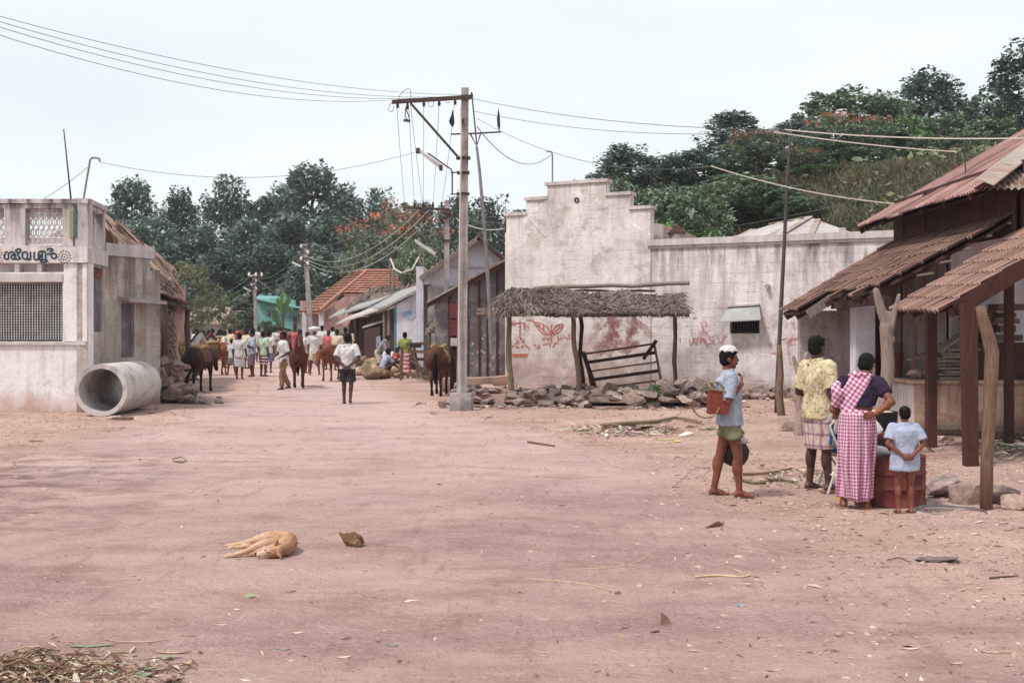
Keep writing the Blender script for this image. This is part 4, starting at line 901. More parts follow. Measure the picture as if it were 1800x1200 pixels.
mp_ = [P(971, 322, 31.6), P(971, 290, 31.6), P(971, 272, 31.6), P(969.5, 267.5, 31.6), P(965, 266, 31.6), P(960.5, 267, 31.6)]
g = MB().tube([mp_[0] + V3((0, 0, -.8))] + mp_, .022, 7); p = mp_[0]; recentre(obj('service_mast', g, M['bare_metal'], label='thin hooked conduit rising behind the stepped gable top', cat='conduit'), (p.x, p.y, 4.8))
# red painting on the gable front: two leaves on a stem, a tripod of dashes, faded letters
def Z3(x, y, o=.037): return CP(880 + x / 10, 540 + y / 10, o)
g = MB(); w = .038
for st in ([(905, 620), (905, 480), (905, 300)], [(885, 470), (800, 475), (720, 430), (650, 350), (600, 270), (700, 280), (800, 330), (870, 410), (885, 470)], [(930, 470), (1020, 450), (1090, 370), (1110, 300), (1000, 320), (940, 400), (930, 470)],
           [(600, 270), (560, 230), (460, 225)], [(640, 300), (720, 370), (800, 440)], [(1090, 330), (1000, 400), (960, 440)], [(690, 300), (700, 350)], [(760, 320), (770, 400)], [(1040, 330), (1030, 380)]): ribbon(g, [Z3(*q) for q in smooth_line(st)], w, cn)
obj('leaf_emblem', g, M['red_graffiti'], GH); g = MB()
for st in ([(350, 210), (350, 360), (352, 500)], [(200, 290), (320, 280), (440, 270)], [(430, 300), (430, 370)], [(340, 510), (370, 560), (420, 640)], [(380, 530), (360, 560)], [(400, 600), (440, 580)]): ribbon(g, [Z3(*q) for q in smooth_line(st)], w, cn)
for st in ([(330, 590), (300, 620)], [(285, 630), (265, 650)], [(250, 670), (215, 690)], [(280, 700), (340, 700)], [(370, 695), (410, 680)], [(440, 660), (470, 680)], [(480, 690), (515, 740)], [(205, 828), (350, 832), (495, 832)], [(215, 865), (480, 860)]): ribbon(g, [Z3(*q) for q in st], .055, cn)
obj('dash_emblem', g, M['red_graffiti'], GH)['kind'] = 'stuff'; g = MB()
for x, y in ((760, 560), (800, 540), (840, 560), (870, 545), (1020, 535), (1030, 570), (1080, 545), (1130, 520), (1210, 490), (1220, 545), (1180, 550), (610, 660), (680, 670), (690, 710), (650, 720), (770, 650), (830, 640), (880, 655), (940, 680), (1000, 625), (960, 640)):
    a = random.uniform(0, 3.1); ribbon(g, [Z3(x - 22 * math.cos(a), y - 22 * math.sin(a)), Z3(x, y + 8), Z3(x + 22 * math.cos(a), y + 22 * math.sin(a))], .035, cn)
obj('small_lettering', g, M['red_graffiti'], GH)['kind'] = 'stuff'
def Z4(x, y, o=.006): return CP(1040 + x / 6.92, 540 + y / 6.92, o)
g = MB()
for st in ([(1075, 370), (1077, 425)], [(1188, 380), (1195, 448), (1222, 446), (1242, 370)], [(1244, 372), (1262, 446), (1280, 440), (1288, 370)], [(1322, 440), (1325, 392), (1350, 378), (1376, 395), (1382, 442)], [(1492, 362), (1440, 366), (1436, 396), (1488, 402), (1470, 440), (1428, 430)], [(1530, 350), (1568, 432)], [(1572, 434), (1612, 372), (1640, 345)],
           [(1230, 130), (1280, 128)], [(1330, 180), (1350, 220), (1370, 300)], [(1345, 300), (1390, 300)], [(1390, 180), (1395, 240)], [(1360, 240), (1340, 250)]): ribbon(g, [Z4(*q) for q in smooth_line(st, 3)], .035, cn, .004)
for st in ([(1385, 606), (1388, 634), (1396, 640), (1406, 634)], [(1372, 597), (1384, 594)], [(1390, 596), (1404, 594)], [(1356, 620), (1372, 622)], [(1376, 545), (1392, 548)]): ribbon(g, [CP(x, y, .006) for x, y in smooth_line(st, 3)], .035, cn, .004)
obj('faded_lettering', g, M['faded_graffiti'], GH)['kind'] = 'stuff'
# worn red wash patches on the wall behind the stall
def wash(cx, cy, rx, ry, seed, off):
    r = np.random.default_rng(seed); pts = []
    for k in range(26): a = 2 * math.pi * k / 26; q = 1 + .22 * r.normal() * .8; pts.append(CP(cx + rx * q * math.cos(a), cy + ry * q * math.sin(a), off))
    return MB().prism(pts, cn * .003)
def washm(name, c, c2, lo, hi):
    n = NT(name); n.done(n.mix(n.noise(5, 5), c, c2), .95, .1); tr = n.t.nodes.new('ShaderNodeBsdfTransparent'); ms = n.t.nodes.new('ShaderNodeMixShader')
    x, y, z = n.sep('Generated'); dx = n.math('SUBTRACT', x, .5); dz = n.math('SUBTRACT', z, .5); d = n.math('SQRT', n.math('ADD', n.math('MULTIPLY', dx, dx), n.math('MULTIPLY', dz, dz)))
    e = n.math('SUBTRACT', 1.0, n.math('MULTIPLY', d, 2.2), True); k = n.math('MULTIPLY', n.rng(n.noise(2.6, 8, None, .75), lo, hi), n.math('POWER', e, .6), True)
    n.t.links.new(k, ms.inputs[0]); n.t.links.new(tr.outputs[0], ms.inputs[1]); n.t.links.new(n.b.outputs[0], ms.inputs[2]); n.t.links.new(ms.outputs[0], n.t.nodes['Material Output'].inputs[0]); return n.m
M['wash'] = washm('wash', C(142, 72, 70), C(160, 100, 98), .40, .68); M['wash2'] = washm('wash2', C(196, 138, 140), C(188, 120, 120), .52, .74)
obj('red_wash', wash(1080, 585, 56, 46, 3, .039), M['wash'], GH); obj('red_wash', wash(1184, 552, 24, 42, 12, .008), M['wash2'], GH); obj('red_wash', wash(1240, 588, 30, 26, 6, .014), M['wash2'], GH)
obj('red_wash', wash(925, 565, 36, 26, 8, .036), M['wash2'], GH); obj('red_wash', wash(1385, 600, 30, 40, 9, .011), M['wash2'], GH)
# hip roofed tin house further back
TH = thing('tin_roofed_house', (10.5, 38, 0), 'low house with pale hipped tin roof showing over the long whitewashed wall', 'house')
A_, B_, C_, D_, E_ = P(1262, 424, 39), P(1424, 382, 41), P(1540, 424, 38.5), P(1330, 404, 46), P(1355, 424, 37.5)
R0 = P(1355, 395, 43); 
for nm, q in (('roof_slope', [A_, E_, B_, R0]), ('roof_slope', [E_, C_, B_]), ('roof_slope', [A_, R0, A_ + V3((.5, 8, 0))]), ('roof_slope', [B_, C_, C_ + V3((0, 8, 0)), B_ + V3((0, 1.5, 0))])): obj(nm, MB().prism(q, (0, 0, -.05)), M['pale_tin'], TH)
for a, b in ((E_, B_), (B_, R0), (lerp(A_, E_, .5), lerp(R0, B_, .3)), (lerp(A_, E_, .8), lerp(R0, B_, .75)), (lerp(E_, C_, .35), lerp(B_, C_, .12)), (lerp(E_, C_, .7), lerp(B_, C_, .5)), (lerp(A_, E_, .25), lerp(R0, A_, .35))): obj('roof_seam', MB().beam(a + V3((0, 0, .03)), b + V3((0, 0, .03)), .22, .03), M['grey_tin'], TH)
obj('wall', MB().box((10.6, 42, 1.9), (5.6, 7, 4.4)), M['clean_wall'], TH)

# ------------------------------------------------------------------ rough stone platform under the stall
PF = thing('stone_platform', (2, 27.2, 0), 'low platform of rough grey stones along the foot of the gable house', 'platform')
gy = lambda x: 26.0 - .13 * (x + 1.0)
n_st = 0
for row, (dy, zc_, s0, s1) in enumerate(((0, .10, .34, .52), (.16, .28, .30, .46), (.5, .30, .3, .46), (.9, .32, .28, .44), (1.3, .33, .28, .42), (1.75, .36, .28, .40), (2.25, .38, .3, .42))):
    x = -1.25 + random.uniform(0, .3)
    while x < 4.6:
        s = random.uniform(s0, s1); y = gy(x) + dy + random.uniform(-.1, .1)
        if random.random() > .16 and (cpt(0, 0) - V3((x, y, 0))).dot(cn) < -.15: stone('stone', (x, y, zc_ - (.10 if row else .02) + random.uniform(-.09, .06)), (s * random.uniform(.9, 1.4), s, s * random.uniform(.45, .85)), PF, tilt=.3, lib=random.choice((STONES, STONES, PALE))); n_st += 1
        x += s * random.uniform(.85, 1.1)
for k in range(40): x = random.uniform(-1.6, 5.2); s = random.uniform(.08, .22); y = gy(x) - abs(random.gauss(.25, .25)); stone('stone', (x, y, gz(x, y) + s * .15), (s * 1.2, s, s * .6), PF, tilt=.3, lib=random.choice((STONES, PALE)))
for k in range(26):                                                # heap at the right hand end
    x = random.uniform(2.9, 5.3); y = gy(x) + random.uniform(.1, 1.5); s = random.uniform(.28, .5); stone('stone', (x, y, .16 + random.uniform(0, .40) * (1 - abs(x - 4) / 1.6)), (s * 1.15, s, s * .8), PF, tilt=.5)
fill = MB().prism([(-1.1, 26.9, 0), (4.5, 26.2, 0), (5.0, 26.6, 0), (4.4, 29.2, 0), (-.1, 31.6, 0), (-1.0, 30.5, 0)], (0, 0, .17)); obj('fill', fill, M['earth'], PF)
RB = thing('rubble_row', (7.2, 27.0, 0), 'row of loose broken stones heaped along the foot of the long wall', 'rubble')
for k in range(46):
    u = random.uniform(cu(1205), cu(1425)); o = random.uniform(.15, 1.1); s = random.uniform(.16, .42); q = cpt(u, .08, o); stone('stone', (q.x, q.y, gz(q.x, q.y) + s * .2 + (.12 if o < .5 else 0)), (s * 1.2, s, s * .75), RB, tilt=.3)
for px, py, s, lb in ((1340, 690, (.55, .4, .42), 'squared pinkish block at the foot of the long wall under the window'), (1385, 758, (.42, .4, .32), 'pale squared block of stone beside the short forked post'), (1318, 700, (.28, .3, .26), 'reddish rounded stone left of the block under the wall window')):
    w = G(px, py); tag(stone('stone_block' if s[0] > .4 else 'stone', w + V3((0, .2, s[2] * .35)), s, lib=PALE, tilt=.1), lb, 'stone', 'big stones at the roadside')

# ------------------------------------------------------------------ thatched roadside stall
ST = thing('thatched_stall', (2.0, 27.2, 0), 'open roadside stall with sagging grey thatch on crooked poles before the gable house', 'stall')
yE = 26.8
e0, e1 = P(862, 550, 26.7), P(1212, 548, 26.3); t0, t1 = P(900, 506, 29.4), P(1203, 520, 27.9)
def th(u, v): 
    p = e0.lerp(e1, u).lerp(t0.lerp(t1, u), v); hump = .24 * math.exp(-((u - .13) / .13) ** 2) * math.sin(math.pi * min(v + .15, 1)) - .10 * math.exp(-((u - .55) / .22) ** 2) * math.sin(math.pi * v) + .05 * math.sin(u * 17) * math.sin(v * 5)
    return p + V3((0, 0, hump))
nu_, nv_ = 36, 10; g = MB(); vs_ = []
for k in (0, 1):
    for j in range(nv_ + 1):
        for i in range(nu_ + 1):
            q = th(i / nu_, j / nv_); vs_.append(q - V3((0, 0, .13 * k - .04 * random.random())))
W_ = nu_ + 1; o2 = W_ * (nv_ + 1); fs_ = []
for j in range(nv_):
    for i in range(nu_): a = j * W_ + i; fs_ += [(a, a + 1, a + W_ + 1, a + W_), (o2 + a, o2 + a + W_, o2 + a + W_ + 1, o2 + a + 1)]
for i in range(nu_): fs_ += [(i, o2 + i, o2 + i + 1, i + 1), (nv_ * W_ + i, nv_ * W_ + i + 1, o2 + nv_ * W_ + i + 1, o2 + nv_ * W_ + i)]
obj('thatch_bed', g.add(vs_, fs_), M['thatch'], ST)
def th3(r):
    u = r.random() if r.random() > .25 else r.random() * .3; v = r.uniform(-.05, 1.0); p = th(u, v); q = th(np.clip(u + r.normal() * .03, -.02, 1.02), v - r.uniform(.06, .22)); j = abs(r.normal()) * .05
    return (p.x, p.y, p.z + .03 + j * .5), (q.x + r.normal() * .05, q.y, q.z + .02 + r.normal() * .025), .01
strand_obj('thatch', 3600, th3, M['thatch'], ST, .010, 5)
def th4(r):
    u = r.random(); p = th(u, 0); return (p.x, p.y + .12, p.z + .02), (p.x + r.normal() * .12, p.y - .10 - r.random() * .10, p.z - .02 - abs(r.normal()) * .06), 0
strand_obj('thatch_fringe', 900, th4, M['thatch'], ST, .014, 6)
def post(px, pyt, pyb, Y, r, seed, mt='pole_wood', pxt=None, wob=.05): a = P(px, pyb, Y); return log((a.x, Y, a.z - .25), P(pxt or px, pyt, Y), r, r * .8, seed=seed, wob=wob)
obj('post', post(899, 552, 698, 26.9, .075, 1, pxt=894, wob=.025), M['bamboo'], ST); obj('post', post(1019, 552, 688, 26.7, .065, 2, pxt=1007, wob=.035), M['pole_wood'], ST); obj('post', post(1189, 550, 700, 26.3, .055, 3, pxt=1186, wob=.03), M['dark_wood'], ST)
obj('post', post(1026, 556, 684, 28.2, .06, 4, pxt=1020), M['dark_wood'], ST)
obj('eave_pole', log(P(838, 553, 26.75), P(1125, 548, 26.45), .05, .045, seed=7, wob=.04), M['pole_wood'], ST); obj('eave_pole', log(P(985, 548, 26.6), P(1208, 551, 26.2), .045, .035, seed=8, wob=.05), M['grey_wood'], ST)
obj('ridge_pole', log(P(938, 506, 29.6), P(1213, 498, 28.6), .05, .055, seed=9, wob=.10), M['grey_wood'], ST); obj('ridge_pole', log(P(960, 512, 29.3), P(1150, 512, 28.7), .03, .03, seed=10, wob=.12), M['dark_wood'], ST)
for k, (a, b) in enumerate(((890, 905), (960, 968), (1010, 1022), (1080, 1084), (1140, 1146), (1185, 1190))): obj('rafter', log(P(a, 552, 26.7), P(b, 512, 29.2) + V3((0, 0, -.1)), .035, .03, seed=20 + k), M['dark_wood'], ST)
for y0, y1 in ((541, 547), (549, 555)): obj('side_board', MB().prism([P(838, y0, 26.9), P(872, y0, 26.9), P(872, y1, 26.9), P(838, y1, 26.9)], (0, .03, 0)), M['grey_wood'], ST)
# cot frame leaning against the wall
CT = thing('wooden_cot', tuple(P(1095, 684, 29.0)), 'dark wooden cot frame tipped on its side under the stall', 'cot')
k0, k1, k2, k3 = P(1029, 622, 28.6), P(1150, 604, 28.2), P(1162, 668, 27.9), P(1040, 684, 28.3)
obj('rail', MB().beam(k0, k1, .05, .05), M['pole_wood'], CT); obj('rail', MB().beam(k3, k2, .05, .05), M['pole_wood'], CT); obj('end_bar', MB().beam(k0, k3, .045, .045), M['pole_wood'], CT); obj('end_bar', MB().beam(k1, k2, .045, .045), M['pole_wood'], CT)
obj('rail', MB().beam(lerp(k0, k3, .5), lerp(k1, k2, .5), .04, .04), M['pole_wood'], CT)
obj('leg', MB().beam(lerp(k0, k3, -.05) + V3((-.05, 0, 0)), k3 + V3((.12, -.1, -.08)), .08, .08), M['dark_wood'], CT); obj('leg', MB().beam(k1 + V3((.05, 0, .08)), k1 + V3((-.28, -.1, -.38)), .07, .07), M['dark_wood'], CT)
for k in (1, 4):
    t0_, t1_ = (k + .2) / 6, (k + .75) / 6; obj('slat', MB().prism([lerp(k0, k3, t0_) + V3((0, .06, 0)), lerp(k1, k2, t0_) + V3((0, .06, 0)), lerp(k1, k2, t1_) + V3((0, .06, 0)), lerp(k0, k3, t1_) + V3((0, .06, 0))], (0, .02, 0)), M['plank_wall'], CT)

# ------------------------------------------------------------------ boarded shed, white gable house behind it, shop row, tiled house, turquoise house
BS = thing('boarded_shed', (-.9, 31.5, 0), 'grey sheet-clad shed with dark battens between the tall pole and gable house', 'shed')
Ys = 32.4
def SPt(px, py, off=0.0): return P(px, py, Ys - off * 0) + V3((0, -off, 0))
tops = lambda px: 530 - (px - 757) * (530 - 459) / (889 - 757)
edges = [764, 790, 822, 843, 857, 874, 889]
for a, b in zip(edges[:-1], edges[1:]): obj('sheet_panel', MB().prism([SPt(a + .4, 662), SPt(b - .4, 662), SPt(b - .4, tops(b) + 3), SPt(a + .4, tops(a) + 3)], (0, .04, 0)), M['grey_sheet'], BS)
for a in edges[1:-1]: obj('batten', MB().prism([SPt(a - 2, 662, .03), SPt(a + 1.6, 662, .03), SPt(a + 1.6, tops(a) + 5, .03), SPt(a - 2, tops(a) + 5, .03)], (0, .03, 0)), M['lath'], BS)
for py, hh in ((583, 3), ): pass
ra, rb_ = P(750, 533, Ys - .35), P(893, 456, Ys - .35); obj('roof_sheet', MB().prism([ra, rb_, rb_ + V3((.2, 5, .1)), ra + V3((.2, 5, .1))], (0, 0, .06)), M['grey_tin'], BS)
obj('fascia', MB().beam(ra + V3((0, .05, -.06)), rb_ + V3((0, .05, -.06)), .04, .14), M['dark_wood'], BS)
obj('rear_wall', MB().box((-1.1, 37.3, 1.4), (2.0, .1, 2.8)), M['grey_sheet'], BS)
obj('plinth', MB().prism([P(855, 664, 31.4), P(893, 661, 31.4), P(893, 700, 31.4), P(776, 700, 31.4), P(776, 666, 31.4)], (0, 1.4, 0)), M['mud_plinth'], BS)
for k in range(22):
    px = random.uniform(826, 886); py = random.uniform(560, 650); w = random.uniform(1.5, 4.5); hh = random.uniform(1.5, 5)
    q = [SPt(px, py, .004), SPt(px + w, py + random.uniform(-1, 1), .004), SPt(px + w, py + hh, .004), SPt(px, py + hh, .004)]; obj('paper_scrap', MB().prism(q, (0, -.004, 0)), M['paper'], BS)
fb = thing('fuse_box', tuple(P(797, 615, 30)), 'dark red meter box fixed beside the tall pole by the shed', 'meter box')
obj('case', MB().prism([P(790, 533, 30.2), P(804, 533, 30.2), P(804, 560, 30.2), P(790, 560, 30.2)], (0, .25, 0)), M['maroon_paint'], fb); obj('case', MB().prism([P(790, 562, 30.2), P(805, 562, 30.2), P(805, 590, 30.2), P(790, 590, 30.2)], (0, .22, 0)), M['maroon_paint'], fb)
obj('backboard', MB().prism([P(791, 530, 30.46), P(803, 530, 30.46), P(803, 700, 30.46), P(791, 700, 30.46)], (0, .05, 0)), M['dark_wood'], fb); obj('notice', MB().prism([P(792, 594, 30.2), P(804, 594, 30.2), P(804, 608, 30.2), P(792, 608, 30.2)], (0, .25, 0)), M['paper'], fb)

WG = thing('white_gable_house', (-2.6, 38.5, 0), 'white gabled house with tin eaves behind the grey boarded shed', 'house')
Yg = 39.0
gpoly = [P(758, 655, Yg), P(892, 655, Yg), P(892, 468, Yg), P(840, 420, Yg), P(745, 484, Yg), P(745, 500, Yg), P(758, 500, Yg)]
obj('gable_wall', MB().prism(gpoly, (0, .25, 0)), M['clean_wall'], WG); q0, q1 = P(745, 484, Yg), P(840, 418, Yg)
obj('string_course', MB().prism([P(758, 470.5, Yg - .06), P(892, 470.5, Yg - .06), P(892, 467.5, Yg - .06), P(758, 467.5, Yg - .06)], (0, .055, 0)), M['coping'], WG)
obj('lower_wall', MB().prism([P(752, 655, Yg - .1), P(825, 655, Yg - .1), P(825, 503, Yg - .1), P(752, 503, Yg - .1)], (0, .095, 0)), M['concrete'], WG)
for a, b in ((P(738, 488, Yg - .4), P(842, 417, Yg - .4)), (P(840, 416, Yg - .4), P(897, 464, Yg - .4))):
    obj('roof_slope', MB().prism([a, b, b + V3((-.6, 9, 0)), a + V3((-.6, 9, 0))], (0, 0, .07)), M['grey_tin'], WG); obj('barge_board', MB().beam(a + V3((0, -.01, -.04)), b + V3((0, -.01, -.04)), .05, .14), M['grey_wood'] if a.x < -2 else M['dark_wood'], WG)
obj('side_wall', MB().box((P(752, 580, 43).x, 43.5, 1.6), (.25, 8.5, 4.6)), M['clean_wall'], WG); obj('rear_wall', MB().box((-1.7, 48, 1.6), (2.4, .25, 4.6)), M['clean_wall'], WG); obj('ceiling', MB().prism([P(752, 487, Yg + .3), P(890, 487, Yg + .3), P(890, 487, Yg + .3) + V3((-.4, 8, 0)), P(752, 487, Yg + .3) + V3((-.4, 8, 0))], (0, 0, .05)), M['dark'], WG)

SH = thing('shop_row', (-8.3, 55, 0), 'row of small roadside shops under sloping asbestos sheets beside the sack pile', 'shop')
Yh = 49.0; rd = V3((-.22, 1, 0))
obj('end_wall', MB().prism([P(697, 655, Yh), P(766, 655, Yh), P(766, 499, Yh), P(697, 535, Yh)], (0, .25, 0)), M['clean_wall'], SH)
obj('door_frame', MB().prism([P(692.5, 655, Yh), P(696.6, 655, Yh), P(696.6, 540, Yh), P(692.5, 540, Yh)], (0, .2, 0)), M['blue_paint'], SH)
ra, rb_ = P(678, 541, Yh - .3), P(765, 496, Yh - .3)
obj('roof_sheet', MB().prism([ra, rb_, rb_ + rd * 12, ra + rd * 12], (0, 0, .10)), M['asbestos'], SH)
ps = [P(588, 568, 60), P(684, 538, 54), P(730, 512, 54), P(650, 540, 60)]
obj('roof_sheet', MB().prism([P(590, 571, 58), P(694, 537, 50), P(722, 522, 50.5), P(620, 556, 58)], (0, 0, .09)), M['pale_tin'], SH); obj('roof_sheet', MB().prism([P(578, 560, 66), P(652, 538, 58), P(690, 520, 58.5), P(600, 546, 66)], (0, 0, .09)), M['asbestos'], SH)
obj('awning_sheet', MB().prism([P(637, 577, 54.5), P(686, 562, 52), P(692, 557, 53), P(645, 571, 55.5)], (0, 0, .06)), M['pale_tin'], SH)
obj('inner_wall', MB().prism([P(612, 650, 60), P(697, 650, 50.5), P(697, 540, 50.5), P(612, 568, 60)], (.6, .6, 0)), M['dark_wood'], SH)
obj('front_board', MB().prism([P(640, 652, 54.3), P(668, 652, 52.6), P(668, 573, 52.6), P(640, 580, 54.3)], (.1, .1, 0)), M['plank_wall'], SH); obj('hanging_cloth', MB().prism([P(661, 592, 52.2), P(668, 590, 52.2), P(671, 606, 52.2), P(667, 622, 52.2), P(661, 618, 52.2)], (0, .05, 0)), M['poster'], SH)
for px, Y in ((618, 57), (628, 56.5), (676, 51.5), (684, 50.5)): obj('post', MB().tube([P(px, 655, Y), P(px, 556 if px < 640 else 545, Y)], .08, 7), M['red_wood'] if px < 640 else M['grey_wood'], SH)
obj('shutter', MB().prism([P(586, 600, 62), P(612, 598, 58.5), P(612, 572, 58.5), P(586, 577, 62)], (.1, .1, 0)), M['grey_wood'], SH); obj('counter', MB().prism([P(586, 640, 62), P(614, 644, 58.3), P(614, 606, 58.3), P(586, 606, 62)], (.3, .3, 0)), M['clean_wall'], SH)
obj('poster', MB().prism([P(706, 548, Yh - .02), P(731, 544, Yh - .02), P(731, 556, Yh - .02), P(722, 563, Yh - .02), P(706, 556, Yh - .02)], (0, .015, 0)), M['poster'], SH)
TP = thing('thatched_shop_roof', (-9.5, 64, 0), 'brown thatched shop with pale board between tiled house and shop row', 'shop')
obj('thatch_slope', MB().prism([P(606, 542, 64), P(650, 510, 68), P(752, 500, 68), P(740, 540, 62), P(640, 548, 62)], (0, 0, -.25)), M['thatch'], TP)
tpa, tpb, tpc, tpd = P(606, 544, 63), P(650, 508, 67.5), P(752, 498, 67.5), P(742, 536, 61.5)
def th5(r): 
    u, v = r.random(), r.random(); p = tpa.lerp(tpd, u).lerp(tpb.lerp(tpc, u), v); return (p.x, p.y, p.z + .12), (p.x + r.normal() * .2 - .2, p.y - .3, p.z - .35 + r.normal() * .06), 0
strand_obj('thatch', 900, th5, M['thatch'], TP, .03, 8); obj('signboard', MB().prism([P(652, 538, 61), P(698, 534, 61), P(698, 512, 61), P(652, 516, 61)], (0, .05, 0)), M['grey_tin'], TP); obj('wall', MB().box((-7.3, 67, .9), (4.2, 3.0, 3.2), .1), M['plank_wall'], TP)
for px, t in ((686, 452), (693, 455), (738, 418), (744, 430)): 
    a = P(px, 500, 62); tag(recentre(obj('roof_pole', MB().tube([a + V3((0, 0, -1)), P(px + (1 if px > 700 else 0), t, 62)], .055, 6), M['grey_wood']), a), {686: 'pale thin pole rising over the thatched shop, left of a pair', 693: 'dark thin pole rising over the thatched shop, right of a pair', 738: 'upright pole under the lamp tube above the shop roofs', 744: 'shorter pole beside the lamp tube above the shop roofs'}[px], 'pole', 'poles above the shop roofs')

OT = thing('orange_tiled_house', (-13, 75, 0), 'house with orange hipped tile roof and white corner columns up the street', 'house')
A_, B_, C_, D_, E_, F_, G_ = P(525, 549, 80), P(562, 549, 72.5), P(601, 517, 73), P(645, 480, 78), P(616, 482, 84), P(746, 480, 78), P(746, 517, 73)
def tiled(name, q, nr):
    "a slope of stepped tile courses, joined because single tiles are under ten pixels here"
    a, b, c, d = q; g = MB(); n3 = (b - a).cross(d - a).normalized(); n3 = n3 if n3.z > 0 else -n3
    for i in range(nr):
        t0_, t1_ = i / nr, min((i + 1.12) / nr, 1); L0, L1, R0_, R1_ = lerp(a, d, t0_), lerp(a, d, t1_), lerp(b, c, t0_), lerp(b, c, t1_); nc = max(4, int((R0_ - L0).length / .5))
        for k in range(nc):
            p0, p1, p2, p3 = lerp(L0, R0_, k / nc), lerp(L0, R0_, (k + .97) / nc), lerp(L1, R1_, (k + .97) / nc), lerp(L1, R1_, k / nc); g.prism([p0 + n3 * .10, p1 + n3 * .12, p2 + n3 * .02, p3 + n3 * .01], n3 * .04)
    return tag(obj(name, g, M['orange_tile'], OT), kind='stuff')
tiled('roof_tiles', (A_, B_, D_, E_), 14); tiled('roof_tiles', (lerp(B_, D_, .45), G_, F_, D_), 9); tiled('roof_tiles', (B_, lerp(B_, D_, .46), lerp(B_, D_, .46), B_), 1) if 0 else None
for q in ((A_, B_, D_, E_), (lerp(B_, D_, .45), G_, F_, D_)): obj('roof_deck', MB().prism(list(q), (0, 0, -.08)), M['orange_tile'], OT)
obj('ridge_tiles', MB().tube([B_ + V3((0, 0, .12)), D_ + V3((0, 0, .15)), F_ + V3((0, 0, .15))], .14, 6), M['orange_tile'], OT); obj('ridge_tiles', MB().tube([E_ + V3((0, 0, .12)), D_ + V3((0, 0, .15))], .14, 6), M['orange_tile'], OT)
for px, Y in ((536, 78), (565, 73)): obj('column', MB().box((P(px, 580, Y).x, Y, 1.4), (.30, .3, 3.2)), M['clean_wall'], OT)
obj('wall', MB().prism([P(541, 612, 80), P(640, 612, 79), P(640, 535, 79), P(541, 552, 80)], (0, .3, 0)), M['pinkish'], OT); obj('wall', MB().prism([P(567, 612, 74), P(660, 612, 73.5), P(660, 520, 73.5), P(606, 520, 73.5), P(567, 552, 74)], (0, .3, 0)), M['pinkish'], OT)
obj('rear_wall', MB().box((-11, 86, 2), (10, .3, 4.0)), M['pinkish'], OT)

TQ = thing('turquoise_house', (-17.5, 86, 0), 'flat turquoise house among the bushes at the far end of the street', 'house')
obj('wall', MB().prism([P(452, 600, 86), P(535, 600, 86), P(535, 545, 86), P(520, 545, 86), P(520, 527, 86), P(452, 524, 86)], (0, 6, 0)), M['turquoise'], TQ); obj('roof_slope', MB().prism([P(448, 526, 85.5), P(538, 545, 85.5), P(522, 517, 91), P(460, 517, 91)], (0, 0, .1)), M['turquoise'], TQ)
obj('door', MB().prism([P(515, 582, 85.92), P(521, 582, 85.92), P(521, 556, 85.92), P(515, 556, 85.92)], (0, .07, 0)), M['maroon_paint'], TQ)
# small thatched booth by the shed
TB = thing('thatched_booth', tuple(G(774, 672)), 'tiny thatched booth behind the pack pony beside the meter box', 'booth')
ba, bb, bc, bd = P(750, 588, 36.5), P(800, 575, 36.5), P(800, 560, 38.4), P(762, 568, 38.4)
obj('thatch_bed', MB().prism([ba, bb, bc, bd], (0, 0, .16)), M['thatch'], TB)
def th6(r):
    u, v = r.random(), r.uniform(-.05, 1); p = ba.lerp(bb, u).lerp(bd.lerp(bc, u), v); return (p.x, p.y, p.z + .17), (p.x + r.normal() * .1, p.y - .25, p.z + .02 + r.normal() * .05), 0
strand_obj('thatch', 500, th6, M['thatch'], TB, .016, 9)
for px in (755, 772, 797): obj('post', MB().tube([P(px, 668, 36.9), P(px, 582, 36.9)], .05, 6), M['old_wood'], TB)
obj('counter', MB().prism([P(756, 625, 37.2), P(797, 622, 37.2), P(797, 668, 37.2), P(756, 668, 37.2)], (0, .6, 0)), M['dark_wood'], TB)
# a few huts up the far left side of the street
for k, (px, py, w, Y, mt, lb) in enumerate(((352, 572, 3.4, 70, 'grey_tin', 'low hut with tin roof at the far left of the street'), (392, 560, 3.2, 88, 'thatch', 'small thatched hut on the rise at the street end'), (425, 566, 2.8, 96, 'old_tile', 'small tile-roofed hut below the bushes at the street end'))):
    c = P(px, py, Y); z0 = hgt(c.x, Y); h = thing('far_hut', (c.x, Y, z0), lb, 'hut', 'huts at the far end of the street')
    obj('wall', MB().box((c.x, Y, z0 + .9), (w, 2.6, 2.2)), M['pinkish'] if k else M['clean_wall'], h); a = V3((c.x - w * .6, Y - 1.7, z0 + 1.9)); b = V3((c.x + w * .6, Y - 1.7, z0 + 1.9)); r1 = V3((c.x + w * .55, Y, z0 + 2.9)); r0 = V3((c.x - w * .55, Y, z0 + 2.9))
    obj('roof_slope', MB().prism([a, b, r1, r0], (0, 0, .12)), M[mt], h); obj('roof_slope', MB().prism([a + V3((0, 3.4, 0)), b + V3((0, 3.4, 0)), r1, r0], (0, 0, .11)), M[mt], h)
    obj('door', MB().box((c.x + .3, Y - 1.32, z0 + .8), (.8, .06, 1.6)), M['dark_wood'], h)
# ------------------------------------------------------------------ the tiled house on the right
RH = thing('tiled_house', (8.0, 19.5, 0), 'right-hand house with rusty tin roof above mossy tiled verandah roof', 'house')
WX, EX = 7.37, 6.70; zE = 3.685; sl30 = math.tan(R(30))
